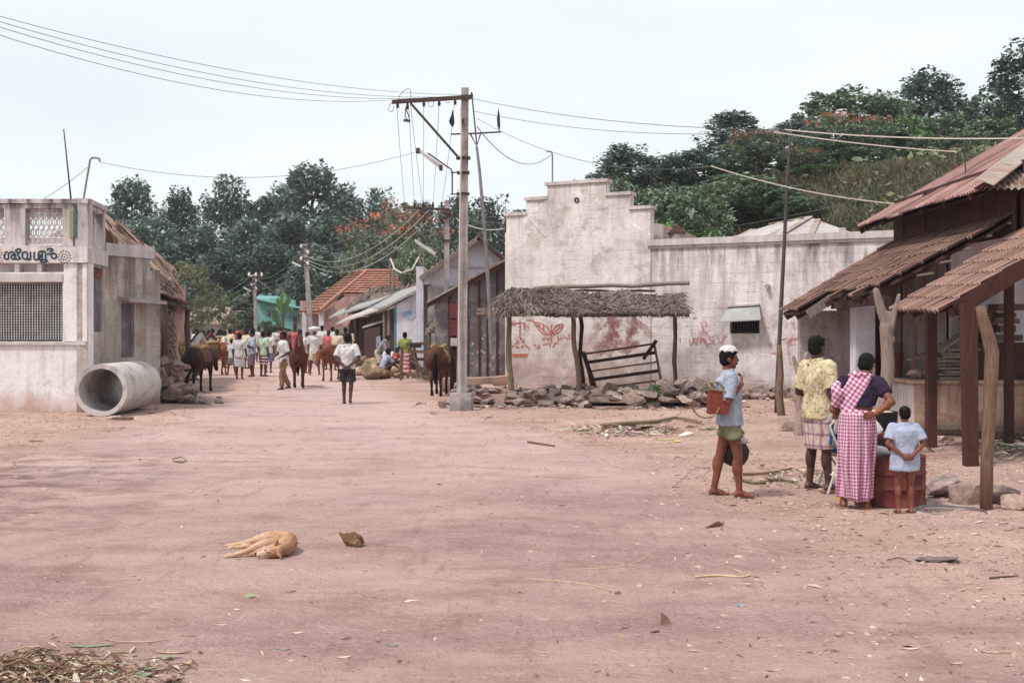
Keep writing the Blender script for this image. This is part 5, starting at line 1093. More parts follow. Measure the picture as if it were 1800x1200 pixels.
# upper walls of planks, each board its own piece
yb = 16.75; k = 0
while yb < 21.9:
    w = min(random.uniform(.42, .62), 22 - yb); obj('plank', MB().box((WX + .03 + random.uniform(-.008, .008), yb + w / 2, 3.62), (.06, w - .02, 1.1)), M['plank_wall'], RH); yb += w
x = WX + .1
while x < 11.0: w = random.uniform(.5, .62); obj('plank', MB().box((x + w / 2, 16.7, 3.62), (w - .02, .06, 1.1)), M['plank_wall'], RH); x += w
obj('gable_wall', MB().prism([(WX + .08, 21.92, 0), (11, 21.92, 0), (11, 21.92, 6.1), (WX + .08, 21.92, 4.05)], (0, .08, 0)), M['plank_wall'], RH)
# rusty corrugated roof: each sheet a piece
th_ = math.atan(sl30); 
def sheet(nm, w, l, loc, rz, material, seed, hip=None):
    g = corr_sheet(w, l, .022, .10, .004, seed, .03); m = Matrix.Translation(loc) @ Matrix.Rotation(rz, 4, 'Z') @ Matrix.Rotation(-0.0, 4, 'Y') @ Matrix.Rotation(th_, 4, 'X')
    v = [m @ V3(p) for p in g.v]
    if hip: v = [hip(p) for p in v]
    g.v = [tuple(p) for p in v]; return obj(nm, g, material, RH)
yN, yF = 16.2, 22.05
def hipL(p):                                                      # stop the long slope on the hip line x - EX = y - yN
    t = p.y - yN; over = (p.x - EX) - max(t, 0) 
    if over > 0: f = max(t, 0) / max(p.x - EX, 1e-6); return V3((EX + max(t, 0), p.y, p.z - over * sl30))
    return p
y = yF; sd = 1
while y > yN + .05:
    w = min(.86, y - yN); l = 3.95 + random.uniform(-.05, .05); sheet('roof_sheet', w, l, V3((EX + random.uniform(-.04, .03), y, zE + .012 * (sd % 3))), -math.pi / 2, M['rust_tin'], sd, hipL); y -= .80; sd += 1
def hipN(p):                                                      # the near slope, cut along the same line
    t = p.x - EX; over = (p.y - yN) - max(t, 0)
    if over > 0: return V3((p.x, yN + max(t, 0), p.z - over * sl30))
    return p
x = EX - .05; sd = 20
while x < 11.5: sheet('roof_sheet', .86, 3.9, V3((x, yN + random.uniform(-.03, .03), zE + .012 * (sd % 3) - .02)), 0, M['grey_tin'] if sd < 23 else M['rust_tin'], sd, hipN); x += .80; sd += 1
g = MB(); hp0, hp1 = V3((EX - .1, yN - .1, zE + .06)), V3((EX + 3.4, yN + 3.4, zE + .06 + 3.5 * sl30)); s_ = V3((1, -1, 0)).normalized()
g.prism([hp0 + s_ * .22 + V3((0, 0, -.05)), hp0 + V3((0, 0, .05)), hp1 + V3((0, 0, .05)), hp1 + s_ * .22 + V3((0, 0, -.05))], (0, 0, .02)); g.prism([hp0 - s_ * .20 + V3((0, 0, -.05)), hp0 + V3((0, 0, .053)), hp1 + V3((0, 0, .053)), hp1 - s_ * .20 + V3((0, 0, -.05))], (0, 0, .02))
obj('hip_cap', g, M['grey_tin'], RH)
obj('roof_slope', MB().prism([(10.05, 19.6, 5.62), (10.05, 22.05, 5.62), (13.5, 22.05, 3.7), (13.5, 16.2, 3.7)], (0, 0, .05)), M['rust_tin'], RH)
for y in np.arange(16.8, 22.1, 1.0): obj('rafter', MB().beam((EX + .05, y, zE - .06), (EX + 1.6, y, zE - .06 + 1.55 * sl30), .07, .09), M['dark_wood'], RH)
obj('soffit_board', MB().prism([(EX + .12, yN + .3, zE - .06), (EX + .12, yF - .1, zE - .06), (EX + .75, yF - .1, zE + .30), (EX + .75, yN + .5, zE + .30)], (0, 0, .02)), M['dark_wood'], RH)
obj('rake_board', MB().beam((EX + .03, yF - .04, zE - .09), (EX + 3.6, yF - .04, zE - .09 + 3.57 * sl30), .04, .12), M['dark_wood'], RH)
rg_ = [V3((8.30, 20.6, 4.62)) + V3((0, 0, 0))]; hb = V3((8.25, 20.5, zE + (8.25 - EX) * sl30)); hk = P(1697, 283, 19.6)
arc = [hk + V3((.155 * math.cos(a) - .16, 0, .155 * math.sin(a) + .10)) for a in np.linspace(-.1, math.pi + .5, 12)]
hk_o = obj('service_mast', MB().tube([hk + V3((0, 0, -.25)), hk] + arc, .011, 7), M['iron'], label='rusty hooked conduit curling over the tin roof of the right house', cat='conduit'); recentre(hk_o, hk)

# mossy verandah tiles, each a piece
def tile_mesh(w, l, nrib=2):
    v = []; f = []; n = nrib * 4
    for i in range(n + 1):
        x = w * (i / n - .5); z = .022 * (1 + math.cos(2 * math.pi * i / 4)) ; v += [(x, 0, z), (x, l, z), (x, 0, z - .036)]
    for i in range(n): a = 3 * i; f += [(a, a + 3, a + 4, a + 1), (a, a + 2, a + 5, a + 3)]
    return MB().add(v, f).mesh('tile')
TM = tile_mesh(.225, .40); TM.materials.append(M['old_tile']); TN = tile_mesh(.225, .40); TN.materials.append(M['new_tile'])
slv = math.atan(.608)
def lay(parent, me, x0, z0, y, i, stagger, jit=.008):
    "tile of course i (0 at the eave), columns running up in +X"
    d = V3((math.cos(slv), 0, math.sin(slv))); p = V3((x0, y, z0)) + d * (.315 * i + stagger) + V3((-math.sin(slv), 0, math.cos(slv))) * (.035 + random.uniform(0, jit * 1.5))
    o = bpy.data.objects.new('tile', me); COL.objects.link(o); o.parent = parent; o.location = p - wloc(parent)
    o.rotation_euler = Matrix.Rotation(-math.pi / 2 + random.uniform(-.015, .015), 3, 'Z').to_euler(); o.rotation_euler = (Matrix.Rotation(-math.pi / 2 + random.uniform(-.018, .018), 3, 'Z') @ Matrix.Rotation(slv - .075 + random.uniform(-.012, .012), 3, 'X')).to_euler(); return o
VR = lambda X: 3.35 - .608 * (WX - X)
dl = .315 * math.cos(slv); n_t = 0
for c in range(25):
    y = 21.95 - .217 * (c + .5)
    xe = 5.17 if c < 7 else 5.62 + .05 * math.sin(c)                 # the far end hangs lower
    cut = max(0, (c - 19)) ** 1.15 * .27; xs_ = xe + cut
    i0 = round((xs_ - 5.17) / dl)
    for i in range(i0, 9):
        xt = 5.17 + i * dl
        if xt > WX - .12: break
        lay(RH, TM, 5.17, VR(5.17), y + .02 * math.sin(i * 2 + c * .3), i, .02 * math.sin(c * .8) + .03 * math.sin(c * .27 + 1)); n_t += 1
for c, a0, a1 in ((0, 5.2, 7.3),): pass
obj('roof_deck', MB().prism([(5.66, 21.9, VR(5.66) - .03), (WX, 21.9, VR(WX) - .03), (WX, 16.75, VR(WX) - .03), (7.1, 16.75, VR(7.1) - .03), (5.9, 17.6, VR(5.9) - .03), (5.68, 18.0, VR(5.68) - .03)], (0, 0, -.05)), M['dark_wood'], RH)
obj('roof_deck', MB().prism([(5.22, 21.9, VR(5.22) - .03), (5.655, 21.9, VR(5.655) - .03), (5.655, 20.5, VR(5.655) - .03), (5.22, 20.55, VR(5.22) - .03)], (0, 0, -.05)), M['dark_wood'], RH)
for y in (21.8, 21.0, 20.2, 19.4, 18.6, 17.8): obj('rafter', MB().beam((5.58 if y < 20.5 else 5.25, y, VR(5.6 if y < 20.5 else 5.25) - .14), (WX, y, VR(WX) - .14), .08, .10), M['dark_wood'], RH)
obj('eave_beam', MB().beam((5.74, 20.3, VR(5.74) - .24), (5.78, 17.5, VR(5.74) - .22), .10, .12), M['dark_wood'], RH); obj('barge_plank', MB().beam(P(1420, 553, 20.4), P(1462, 524, 20.35), .05, .16), M['grey_wood'], RH)
for k in range(9): 
    a = P(1640 + k * 17, 480 - k * 11, 16.75 - .01 * k); obj('lath', MB().beam(a, a + V3((.02, .75, 0)), .035, .03), M['grey_wood'], RH) if k % 2 == 0 else None
# verandah walls, column, door post
obj('end_wall', MB().wall((5.46, 21.55), (WX, 21.55), -.2, 2.05, .2), M['dirty_wall'], RH); obj('end_wall', MB().prism([(6.2, 21.56, 2.052), (WX, 21.56, 2.052), (WX, 21.56, 3.18), (6.2, 21.56, 2.5)], (0, .18, 0)), M['dirty_wall'], RH)
obj('column', MB().box((6.22, 20.2, 1.15), (.34, .34, 2.66)), M['clean_wall'], RH); obj('door_post', MB().box((6.56, 20.35, 1.2), (.09, .10, 2.7)), M['red_wood'], RH)
obj('side_wall', MB().wall((WX + .02, 19.25), (WX + .02, 21.53), -.2, 3.3, -.2), M['dirty_wall'], RH); obj('front_wall', MB().wall((WX + .02, 19.15), (12, 19.15), -.2, 3.3, .2), M['clean_wall'], RH)
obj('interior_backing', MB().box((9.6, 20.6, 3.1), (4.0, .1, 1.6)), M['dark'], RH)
# plinth with a ribbed end panel
pl = obj('plinth', MB().box((8.1, 18.75, .30), (3.16, .76, 1.0)), M['mud_plinth'], RH); obj('plinth', MB().box((6.96, 20.3, .30), (.82, 2.3, 1.02)), M['mud_plinth'], RH)
obj('plinth_slab', MB().prism([(6.46, 18.32, .81), (9.7, 18.32, .81), (9.7, 19.13, .81), (7.35, 19.13, .81), (7.35, 21.4, .81), (6.46, 21.4, .81)], (0, 0, .06)), M['mud_plinth'], RH)
g = MB()
for k in range(16): g.box((6.53, 18.45 + k * .075, .42), (.03, .045, .72))
obj('ribbed_panel', g, M['coping'], RH)
# tiled porch on posts in front
TPc = thing('porch_canopy', (6.2, 15.3, 0), 'ribbed red tile porch canopy on square brown posts beside the toddler', 'canopy')
cz0 = 1.93; cx0 = 5.50
for c in range(10):
    y = 16.5 - .222 * (c + .5)
    for i in range(7): lay(TPc, TN, cx0 + .012 * c * -1, cz0 - .006 * c, y, i, .012 * math.sin(c * 1.3))
CR = lambda X: cz0 + .608 * (X - cx0)
for y in (16.42, 15.7, 15.0, 14.33): obj('rafter', MB().beam((cx0 + .02, y, CR(cx0) - .05), (7.6, y, CR(7.6) - .05), .07, .10), M['red_wood'], TPc)
obj('barge_board', MB().beam((cx0 + .06, 14.27, CR(cx0 + .06) - .04), (7.7, 14.27, CR(7.7) - .04), .03, .2), M['red_wood'], TPc)
obj('roof_deck', MB().prism([(cx0 + .08, 16.45, CR(cx0 + .08) - .012), (7.6, 16.45, CR(7.6) - .012), (7.6, 14.3, CR(7.6) - .012), (cx0 + .08, 14.3, CR(cx0 + .08) - .012)], (0, 0, -.02)), M['dark_wood'], TPc)
pA = G(1634, 786); pB = G(1711, 820)
obj('post', MB().box((pA.x + .02, pA.y, .85), (.135, .13, 2.45)), M['red_wood'], TPc); obj('post', MB().prism([(pB.x - .075, pB.y, -.35), (pB.x + .075, pB.y, -.35), (pB.x + .05, pB.y, 2.0), (pB.x - .12, pB.y, 2.0)], (0, .14, 0)), M['red_wood'], TPc)
obj('tie_beam', MB().beam((pA.x, pA.y, 1.99), (pB.x, pB.y, 1.96), .09, .11), M['red_wood'], TPc)
for k in range(5): q = V3((5.62 + .22 * k, 14.33, CR(5.62 + .22 * k) - .06)); obj('batten_end', MB().box(q + V3((0, .1, -.07)), (.05, .22, .05)), M['grey_wood'], TPc)
obj('back_post', MB().tube([P(1607, 668, 18.6) + V3((0, 0, -.02)), P(1606, 560, 18.6)], .055, 7), M['old_wood'], TPc); obj('back_post', MB().box((7.25, 16.6, 1.4), (.11, .11, 2.9)), M['red_wood'], TPc)
# bases, pots, stacks on the plinth
zp = .872
def on(px, Y): return V3(((px - 900) * Y / F, Y, zp))
for px, Y, lb in ((1608, 18.6, 'stone pad under the thin post on the plinth edge'), (1634, 18.55, 'pale stone pad behind the square brown post on the plinth')):
    tag(stone('stone_pad', on(px, Y) + V3((0, 0, .09)), (.26, .26, .3), lib=PALE, tilt=.05), lb, 'stone', 'stone pads on the plinth')
p = on(1568, 19.6); recentre(obj('round_tub', MB().lathe([(0, 0), (.16, 0), (.20, .42), (.185, .42), (.15, .03), (0, .03)], p, 18), M['rust'], smooth=False, label='rusty round tub on the plinth behind the forked post', cat='tub'), p)
def stack(px0, px1, Y, n, th, w, material, nm, lb, cat, wav=.0, z0=zp, lay_=0.03):
    x0, x1 = (px0 - 900) * Y / F, (px1 - 900) * Y / F; t = thing(nm, ((x0 + x1) / 2, Y, z0), lb, cat); z = z0
    for k in range(n):
        a = random.uniform(-.12, .08); b = random.uniform(-.08, .12); h = th * random.uniform(.7, 1.2); r = random.uniform(-.05, .05)
        for j in range(2): 
            obj('plank', MB().box(((x0 + x1 + a + b) / 2, Y + (j - .5) * w * .5 + random.uniform(-.03, .03), z + h / 2), (x1 - x0 + b - a, w * .44, h * .86), r), material, t)
        z += h + lay_ * random.random()
    return t, z
t_, z_ = stack(1645, 1706, 18.75, 11, .045, .5, M['grey_wood'], 'plank_stack', 'stack of weathered grey planks on the plinth between the square posts', 'plank stack')
for k in range(6): 
    a = P(1598 + 10 * k, 632 - 3 * k, 18.6 - .05 * k); b = P(1690 + 5 * k, 600 - 6 * k, 18.75); tag(recentre(obj('loose_board', MB().beam(a, b, .16, .03), M['grey_wood']), a), 'loose weathered board lying across the plank stack on the plinth', 'board', 'boards across the plank stack')
t_, z2_ = stack(1748, 1783, 18.7, 5, .11, .42, M['old_wood'], 'timber_stack', 'stack of thick brown timbers against the bluish wall', 'timber stack', z0=zp + .62)
obj('trestle', MB().box((8.1, 18.7, zp + .30), (1.1, .4, .60)), M['dark_wood'], t_)
tb_ = thing('tile_pile', (7.6, 18.8, zp + z_ * 0), 'pile of reddish roof tiles on top of the plank stack', 'tile pile')
for k in range(6): obj('tile', MB().box((7.72 + random.uniform(-.03, .03), 18.85, 1.70 + k * .055), (.52, .25, .04), random.uniform(-.1, .1)), M['rust'], tb_)
obj('trestle', MB().box((7.72, 18.85, 1.26), (.5, .2, .8)), M['dark_wood'], tb_)
L_ = G(1640, 742); tag(recentre(obj('log', log(P(1640, 752, 17.6), P(1830, 764, 17.2), .10, .12, seed=30, wob=.03), M['old_wood']), P(1640, 752, 17.6)), 'thick grey log lying along the foot of the plinth', 'log')
# free-standing posts
def forked(base, zj, r, arms, seed, lb, cat='forked post'):
    b = V3(base); g = MB()
    pts = [b + V3((0, 0, -.2))] + [b + V3((zj[0] * s + .03 * math.sin(s * 9 + seed), 0, zj[2] * s)) for s in np.linspace(.1, 1, 8)]
    rr = [r * (1.15 - .28 * i / 8) for i in range(9)]; rr[-1] *= 1.15
    for p, q, r0, r1 in zip(pts[:-1], pts[1:], rr[:-1], rr[1:]): g.cap(p, q, r0, r1, 12)
    j = b + V3(zj)
    for (dx, dz, ra) in arms: m_ = j + V3((dx * .55, 0, dz * .42)); g.cap(j + V3((0, 0, -.05)), m_, r * .8, ra, 10); g.cap(m_, j + V3((dx, 0, dz)), ra, ra * .72, 10)
    for k in range(5): g.ell(b + V3((zj[0] * k / 5 + random.choice((-1, 1)) * r * .7, -r * .4, zj[2] * (k + .5) / 5)), (r * .4, r * .4, r * .6), None, 6, 5)
    me = melt(g, .016, 2, .4, 'forked_post'); o = link('forked_post', me, M['weathered']); recentre(o, b); return tag(o, lb, cat, 'upright posts before the right house')
fbase = P(1547, 800, 15.3); forked((fbase.x, 15.3, gz(fbase.x, 15.3)), (P(1562, 560, 15.3).x - fbase.x, 0, P(1562, 572, 15.3).z), .092, ((-.17, .48, .066), (.14, .42, .038), (.0, .18, .055)), 2, 'thick grey forked post standing between the sari and the verandah')
fb2 = G(1406, 764); forked(tuple(fb2), (.0, 0, 1.02), .085, ((-.11, .26, .04), (.11, .30, .05)), 5, 'short Y-shaped post with block beside it near the yellow shirt')
q = G(1733, 894); pts = [q + V3((0, 0, -.2)), P(1735, 800, 10.55), P(1741, 690, 10.55), P(1744, 620, 10.55), P(1737, 590, 10.55), P(1728, 560, 10.55), P(1723, 538, 10.55)]
tag(recentre(obj('log_post', MB().tube(pts, [.058, .056, .06, .064, .058, .05, .042], 10), M['pole_wood'], smooth=True), q), 'crooked bark-stripped post in front of the porch canopy', 'post', 'upright posts before the right house')
q = G(1373, 730); tag(recentre(obj('stake', log(q + V3((0, 0, -.2)), P(1370, 606, 22.3), .085, .05, seed=41), M['pole_wood'], smooth=True), q), 'stout pointed stake lashed against the tall thin pole', 'stake', 'upright posts before the right house')
q = P(1364, 702, 23.2); pts = [V3((q.x, 23.2, -.2)), P(1368, 640, 23.2), P(1374, 520, 23.2), P(1380, 400, 23.2), P(1385, 300, 23.2), P(1391, 212, 23.2)]
tag(recentre(obj('tall_pole', MB().tube(pts, [.046, .045, .042, .037, .03, .02], 8), M['dark_pole'], smooth=True), (q.x, 23.2, 0)), 'tall slender dark pole rising high before the long wall', 'pole')
# ------------------------------------------------------------------ power poles and wires
YM = 24.2
pb = P(810, 716, YM); MP = thing('power_pole', (pb.x, YM, gz(pb.x, YM)), 'tall concrete power pole with angled crossarm and lamp, nearest the camera', 'power pole', 'power poles along the street')
bx, tx = P(811, 716, YM), P(817.5, 155, YM)
def lean_post(w0, d0, w1, d1, a, b): 
    return MB().add([a + V3((x * w0, y * d0, 0)) for x, y in ((-.5, -.5), (.5, -.5), (.5, .5), (-.5, .5))] + [b + V3((x * w1, y * d1, 0)) for x, y in ((-.5, -.5), (.5, -.5), (.5, .5), (-.5, .5))], [(3, 2, 1, 0), (4, 5, 6, 7), (0, 1, 5, 4), (1, 2, 6, 5), (2, 3, 7, 6), (3, 0, 4, 7)])
obj('shaft', lean_post(.225, .16, .15, .12, V3((bx.x, YM, -.3)), tx), M['concrete'], MP)
pad = MB().prism([(bx.x - .24, YM - .22, -.2), (bx.x + .22, YM - .25, -.2), (bx.x + .25, YM + .22, -.2), (bx.x - .22, YM + .2, -.2)], (0, 0, .55)); obj('footing', pad, M['concrete'], MP)
YA = YM - .12
obj('crossarm', MB().beam(P(689, 179.5, YA), P(831, 170.5, YA), .06, .085), M['iron'], MP); obj('brace', MB().beam(P(722, 182, YA), P(806, 277, YA), .05, .05), M['iron'], MP)
for py, w in ((172, .2), (278, .24), (304, .2), (341, .2)): c = P(814 + (py - 155) * -.01, py, YM); obj('clamp', MB().box((c.x + .02, YM, c.z), (w + .06, .2, .05)), M['iron'], MP)
lp0, lp1 = P(734, 262, YA - .05), P(776, 292, YA - .05)
lm = obj('lamp_housing', MB().beam(lp0, lp1, .10, .05), M['lamp_white'], MP); obj('lamp_tube', MB().tube([lp0 + V3((.03, -.02, -.045)), lp1 + V3((-.03, -.02, -.045))], .02, 8), M['insulator'], lm)
for e in (lp0, lp1): obj('end_cap', MB().box(e + V3((.01 if e == lp0 else -.01, -.01, -.04)), (.07, .12, .11), m=Matrix.Rotation(-.0, 4, 'X')), M['iron'], lm)
obj('lamp_arm', MB().tube([P(752, 269, YA - .02), P(783, 291, YA), P(792, 297, YA), P(795, 302, YA), P(795, 341, YA)], .016, 6), M['iron'], MP)
for py in (303.5, 341.5): obj('lamp_bracket', MB().beam(P(792, py, YA), P(826, py - 1.2, YA), .02, .025), M['iron'], MP)
obj('conduit', MB().tube([P(808, 700, YM - .14), P(806.5, 560, YM - .14), P(808.5, 380, YM - .14), P(811, 240, YM - .14), P(810, 190, YM - .14)], .018, 6), M['pale_wire'], MP)
for px, py in ((699, 183), (716, 185), (745, 180), (772, 179), (800, 177), (829, 166)): 
    c = P(px, py, YA); ins = obj('insulator', MB().lathe([(.0, -.09), (.035, -.085), (.02, -.05), (.04, -.045), (.022, 0), (.018, .04), (0, .045)], c, 8), M['dark_wood'], MP)
for st in ([(689, 180), (684, 187), (684, 195), (690, 196), (692, 186)], [(701, 182), (702, 170), (710, 160), (718, 156), (722, 161), (721, 180)], [(753, 178), (754, 186), (760, 188), (763, 178)], [(783, 175), (786, 181), (791, 180)]): obj('jumper_wire', MB().tube([P(x, y, YA) for x, y in smooth_line(st)], .007, 4), M['wire'], MP)
sw = obj('hanging_isolator', MB().tube([P(713, 190, YA), P(712, 205, YA), P(720, 214, YA), P(718, 203, YA), P(713, 190, YA)], .012, 5), M['iron'], MP); obj('isolator_bar', MB().beam(P(709.5, 211.5, YA), P(721, 213, YA), .05, .05), M['iron'], sw)
obj('number_plate', MB().box(P(812, 213, YM - .1), (.07, .02, .11)), M['iron'], MP)
# the pipe mast behind with V bracket, cross tube and hanging cloths
YV = 25.0; VM = thing('pipe_mast', tuple(P(861, 520, YV) + V3((0, 0, -1.5))), 'leaning pipe mast with V-shaped head and cross tube behind the nearest pole', 'mast')
obj('mast_tube', MB().tube([P(864, 620, YV), P(856, 460, YV), P(848, 360, YV), P(843, 300, YV), P(838, 258, YV)], [.045, .042, .038, .032, .028], 8), M['bare_metal'], VM)
obj('fork', MB().tube([P(827, 236, YV), P(838, 257, YV), P(845, 234, YV)], .018, 6), M['iron'], VM); obj('cross_tube', MB().tube([P(793, 236, YV), P(838, 234.5, YV), P(881, 232, YV)], .018, 6), M['iron'], VM); obj('head_tube', MB().tube([P(838, 254, YV), P(835, 222, YV), P(830, 172, YV)], .016, 6), M['iron'], VM)
def flag(pts, lb, nm='rag'): 
    g = MB(); g.prism([P(x, y, YV - .02) for x, y in pts], (0, .03, 0)); q = P(*pts[0], YV); return tag(recentre(obj(nm, g, M['flag_cloth']), q), lb, 'rag', 'dark rags tied to the mast')
flag([(795.5, 192), (798, 204), (799, 216), (796, 224), (791, 219), (789, 213), (793, 203)], 'faded dark rag hanging between the pole and its brace'); flag([(876, 190), (878.5, 202), (879.5, 222), (877, 231), (874, 220), (873.5, 208)], 'dark rag flag standing at the right end of the cross tube')
# second pole
Y2 = 37.5; p2 = P(785, 650, Y2); SP2 = thing('power_pole', (p2.x, Y2, gz(p2.x, Y2)), 'second concrete power pole with crossarm in front of the white gable house', 'power pole', 'power poles along the street')
obj('shaft', lean_post(.20, .15, .15, .12, V3((p2.x - .02, Y2, -.2)), P(786, 352, Y2)), M['concrete'], SP2); obj('crossarm', MB().beam(P(712, 365, Y2 - .1), P(790, 368.5, Y2 - .1), .05, .08), M['iron'], SP2); obj('brace', MB().beam(P(737, 367, Y2 - .1), P(781, 422, Y2 - .1), .05, .05), M['iron'], SP2)
obj('clamp', MB().box(P(785, 423, Y2), (.28, .2, .07)), M['iron'], SP2); obj('side_arm', MB().beam(P(772, 388, Y2 - .1), P(804, 374, Y2 - .1), .06, .06), M['dark_wood'], SP2); obj('side_arm', MB().beam(P(778, 374, Y2 - .1), P(805, 380, Y2 - .1), .05, .05), M['dark_wood'], SP2)
lm = obj('lamp_housing', MB().beam(P(729, 422, Y2 - .5), P(766, 446, Y2 - .5), .17, .08), M['lamp_white'], SP2); obj('lamp_tube', MB().tube([P(730, 425, Y2 - .52), P(765, 449, Y2 - .52)], .03, 7), M['insulator'], lm); obj('lamp_arm', MB().tube([P(752, 430, Y2 - .4), P(775, 440, Y2 - .2), P(778, 455, Y2)], .022, 6), M['iron'], SP2)
for px in (729, 744, 761, 776): obj('insulator', MB().lathe([(0, -.02), (.03, 0), (.045, .06), (.03, .10), (.04, .13), (0, .2)], P(px, 364.5, Y2 - .1), 7), M['dark_wood'], SP2)
# third and fourth
def far_pole(px0, py0, px1, py1, Y, lb, lampside=None):
    b = P(px0, py0, Y); b.z = gz(b.x, Y); t = thing('power_pole', b, lb, 'power pole', 'power poles along the street'); a = P(px1, py1, Y)
    obj('shaft', lean_post(.26, .2, .2, .15, b + V3((0, 0, -.2)), a), M['concrete'], t)
    for k, dz in enumerate((-.15, -.45, -.75, -1.0)): obj('insulator', MB().ell(a + V3((.16 if k % 2 else -.16, -.1, dz)), (.08, .08, .1), None, 6, 5), M['insulator'], t); obj('bracket', MB().beam(a + V3((-.2, -.1, dz)), a + V3((.2, -.1, dz)), .05, .05), M['iron'], t)
    if lampside:
        for (q0, q1) in lampside: obj('lamp_housing', MB().beam(P(*q0, Y - .2), P(*q1, Y - .2), .22, .10), M['lamp_white'], t); obj('lamp_arm', MB().tube([P(*q1, Y - .15), P(q1[0] + 8, q1[1] + 5, Y)], .03, 5), M['iron'], t)
    return a
T3 = far_pole(551, 640, 536, 428, 57, 'leaning concrete pole with fanned wires before the orange tiled house', [((514, 461), (529, 468))]); T4 = far_pole(451, 617, 447, 482, 80, 'farthest street pole with lamp tube before the turquoise house', [((428, 505), (441, 512))])
a = P(447, 486, 92); t4 = thing('pole_crossarm', P(458, 640, 79), 'thin iron frame of crossarms standing beside the farthest street pole', 'frame')
obj('mast_tube', MB().tube([P(452, 520, 79), P(458, 476, 79)], .08, 5), M['iron'], t4); obj('crossarm', MB().beam(P(436, 487, 79), P(466, 486, 79), .12, .12), M['iron'], t4)
for px in (438, 450, 460): obj('insulator', MB().ell(P(px, 483, 79), (.10, .1, .18), None, 6, 5), M['insulator'], t4)
def wire(a, b, sag, r, lb, m='wire', grp='overhead wires', n=18):
    a, b = V3(a), V3(b); pts = [lerp(a, b, i / n) + V3((0, 0, -sag * 4 * (i / n) * (1 - i / n))) for i in range(n + 1)]
    return tag(recentre(obj('overhead_wire', MB().tube(pts, r, 4), M[m]), a), lb, 'wire', grp)
arm = lambda px: P(px, 180 - (px - 689) * .063, YA)
for k, (pxa, py, Ya, ax) in enumerate(((-90, 4, 15.0, 828), (-95, 10, 14.8, 772), (-100, 17, 14.6, 745), (-110, 26, 14.2, 699))): wire(P(pxa, py, Ya), arm(ax) + V3((0, 0, .05)), .30 + .03 * k, .005, 'thin dark wire sagging from upper left to the nearest pole crossarm')
for k, (ax, bx_) in enumerate(((697, 712), (718, 729), (721, 744), (745, 744), (772, 761), (800, 776))):
    wire(arm(ax), P(bx_, 362, Y2 - .1), .15, .007, 'thin wire running from the nearest crossarm down to the second pole')
    wire(P(bx_, 362, Y2 - .1), T3 + V3((.1 * k - .3, 0, -.2 * k)), .55 + .12 * k, .012, 'wire of the bundle sagging between second pole and leaning pole', 'pale_wire' if k > 2 else 'wire')
for k in range(4):
    wire(T3 + V3((0, 0, -.15 - .25 * k)), P(440 + 8 * k, 486 + 4 * k, 79.5), .7 + .1 * k, .02, 'wire of the bundle between leaning pole and farthest street pole')
    wire(P(440 + 8 * k, 487 + 4 * k, 79.5), P(300, 510 + 18 * k, 70), .8, .02, 'wire leading left from the farthest street pole')
rt_ = P(831, 178, YM)
wire(rt_ + V3((0, 0, .05)), P(1380, 228, 19.5), .16, .0065, 'thin upper wire from the nearest pole toward the right roof'); wire(P(1380, 228, 19.5), P(1900, 240, 15.5), .08, .013, 'pale upper wire crossing before the wooded hill to the frame edge', 'pale_wire')
wire(P(834, 196, YM), P(1360, 232, 20.5), .20, .006, 'second thin wire from the nearest pole toward the roof hook'); wire(P(1360, 232, 20.5), P(1682, 267, 19.5), .04, .013, 'pale wire ending at the hooked conduit on the right roof', 'pale_wire')
wire(P(838, 208, YM), P(1250, 292, 21.5), .42, .0065, 'thin drooping wire from the nearest pole over the gable house'); wire(P(1250, 292, 21.5), P(1572, 358, 20.6), .10, .014, 'pale thick service wire dropping onto the rusty tin roof', 'pale_wire')
wire(P(838, 222, YM), P(969, 272, 31.6), .5, .009, 'service wire from the nearest pole to the gable conduit'); wire(P(1060, 400, 44), P(1660, 309, 21), .5, .008, 'thin grey wire crossing before the grassy hillside')
wire(P(175, 285, 23.2), P(728, 268, YM), .42, .006, 'long thin wire from the corner shop conduit to the nearest pole'); wire(P(75, 351, 23.3), P(157, 292, 23.2), .03, .006, 'short stay wire tying the bent conduit to the shop parapet')
wire(P(803, 385, Y2), P(886, 402, 33), .15, .018, 'thick pale cable from the second pole to the gable house', 'pale_wire'); wire(P(805, 378, Y2), P(892, 390, 33), .1, .01, 'thin cable above the thick pale one beside the gable house')
q = [P(687, 455, 61.5), P(693, 472, 61), P(706, 480, 60), P(724, 474, 60), P(736, 452, 61)]; tag(recentre(obj('overhead_wire', MB().tube(q, .05, 5), M['pale_wire']), q[0]), 'white cable looping between the poles above the shop roofs', 'wire', 'overhead wires')

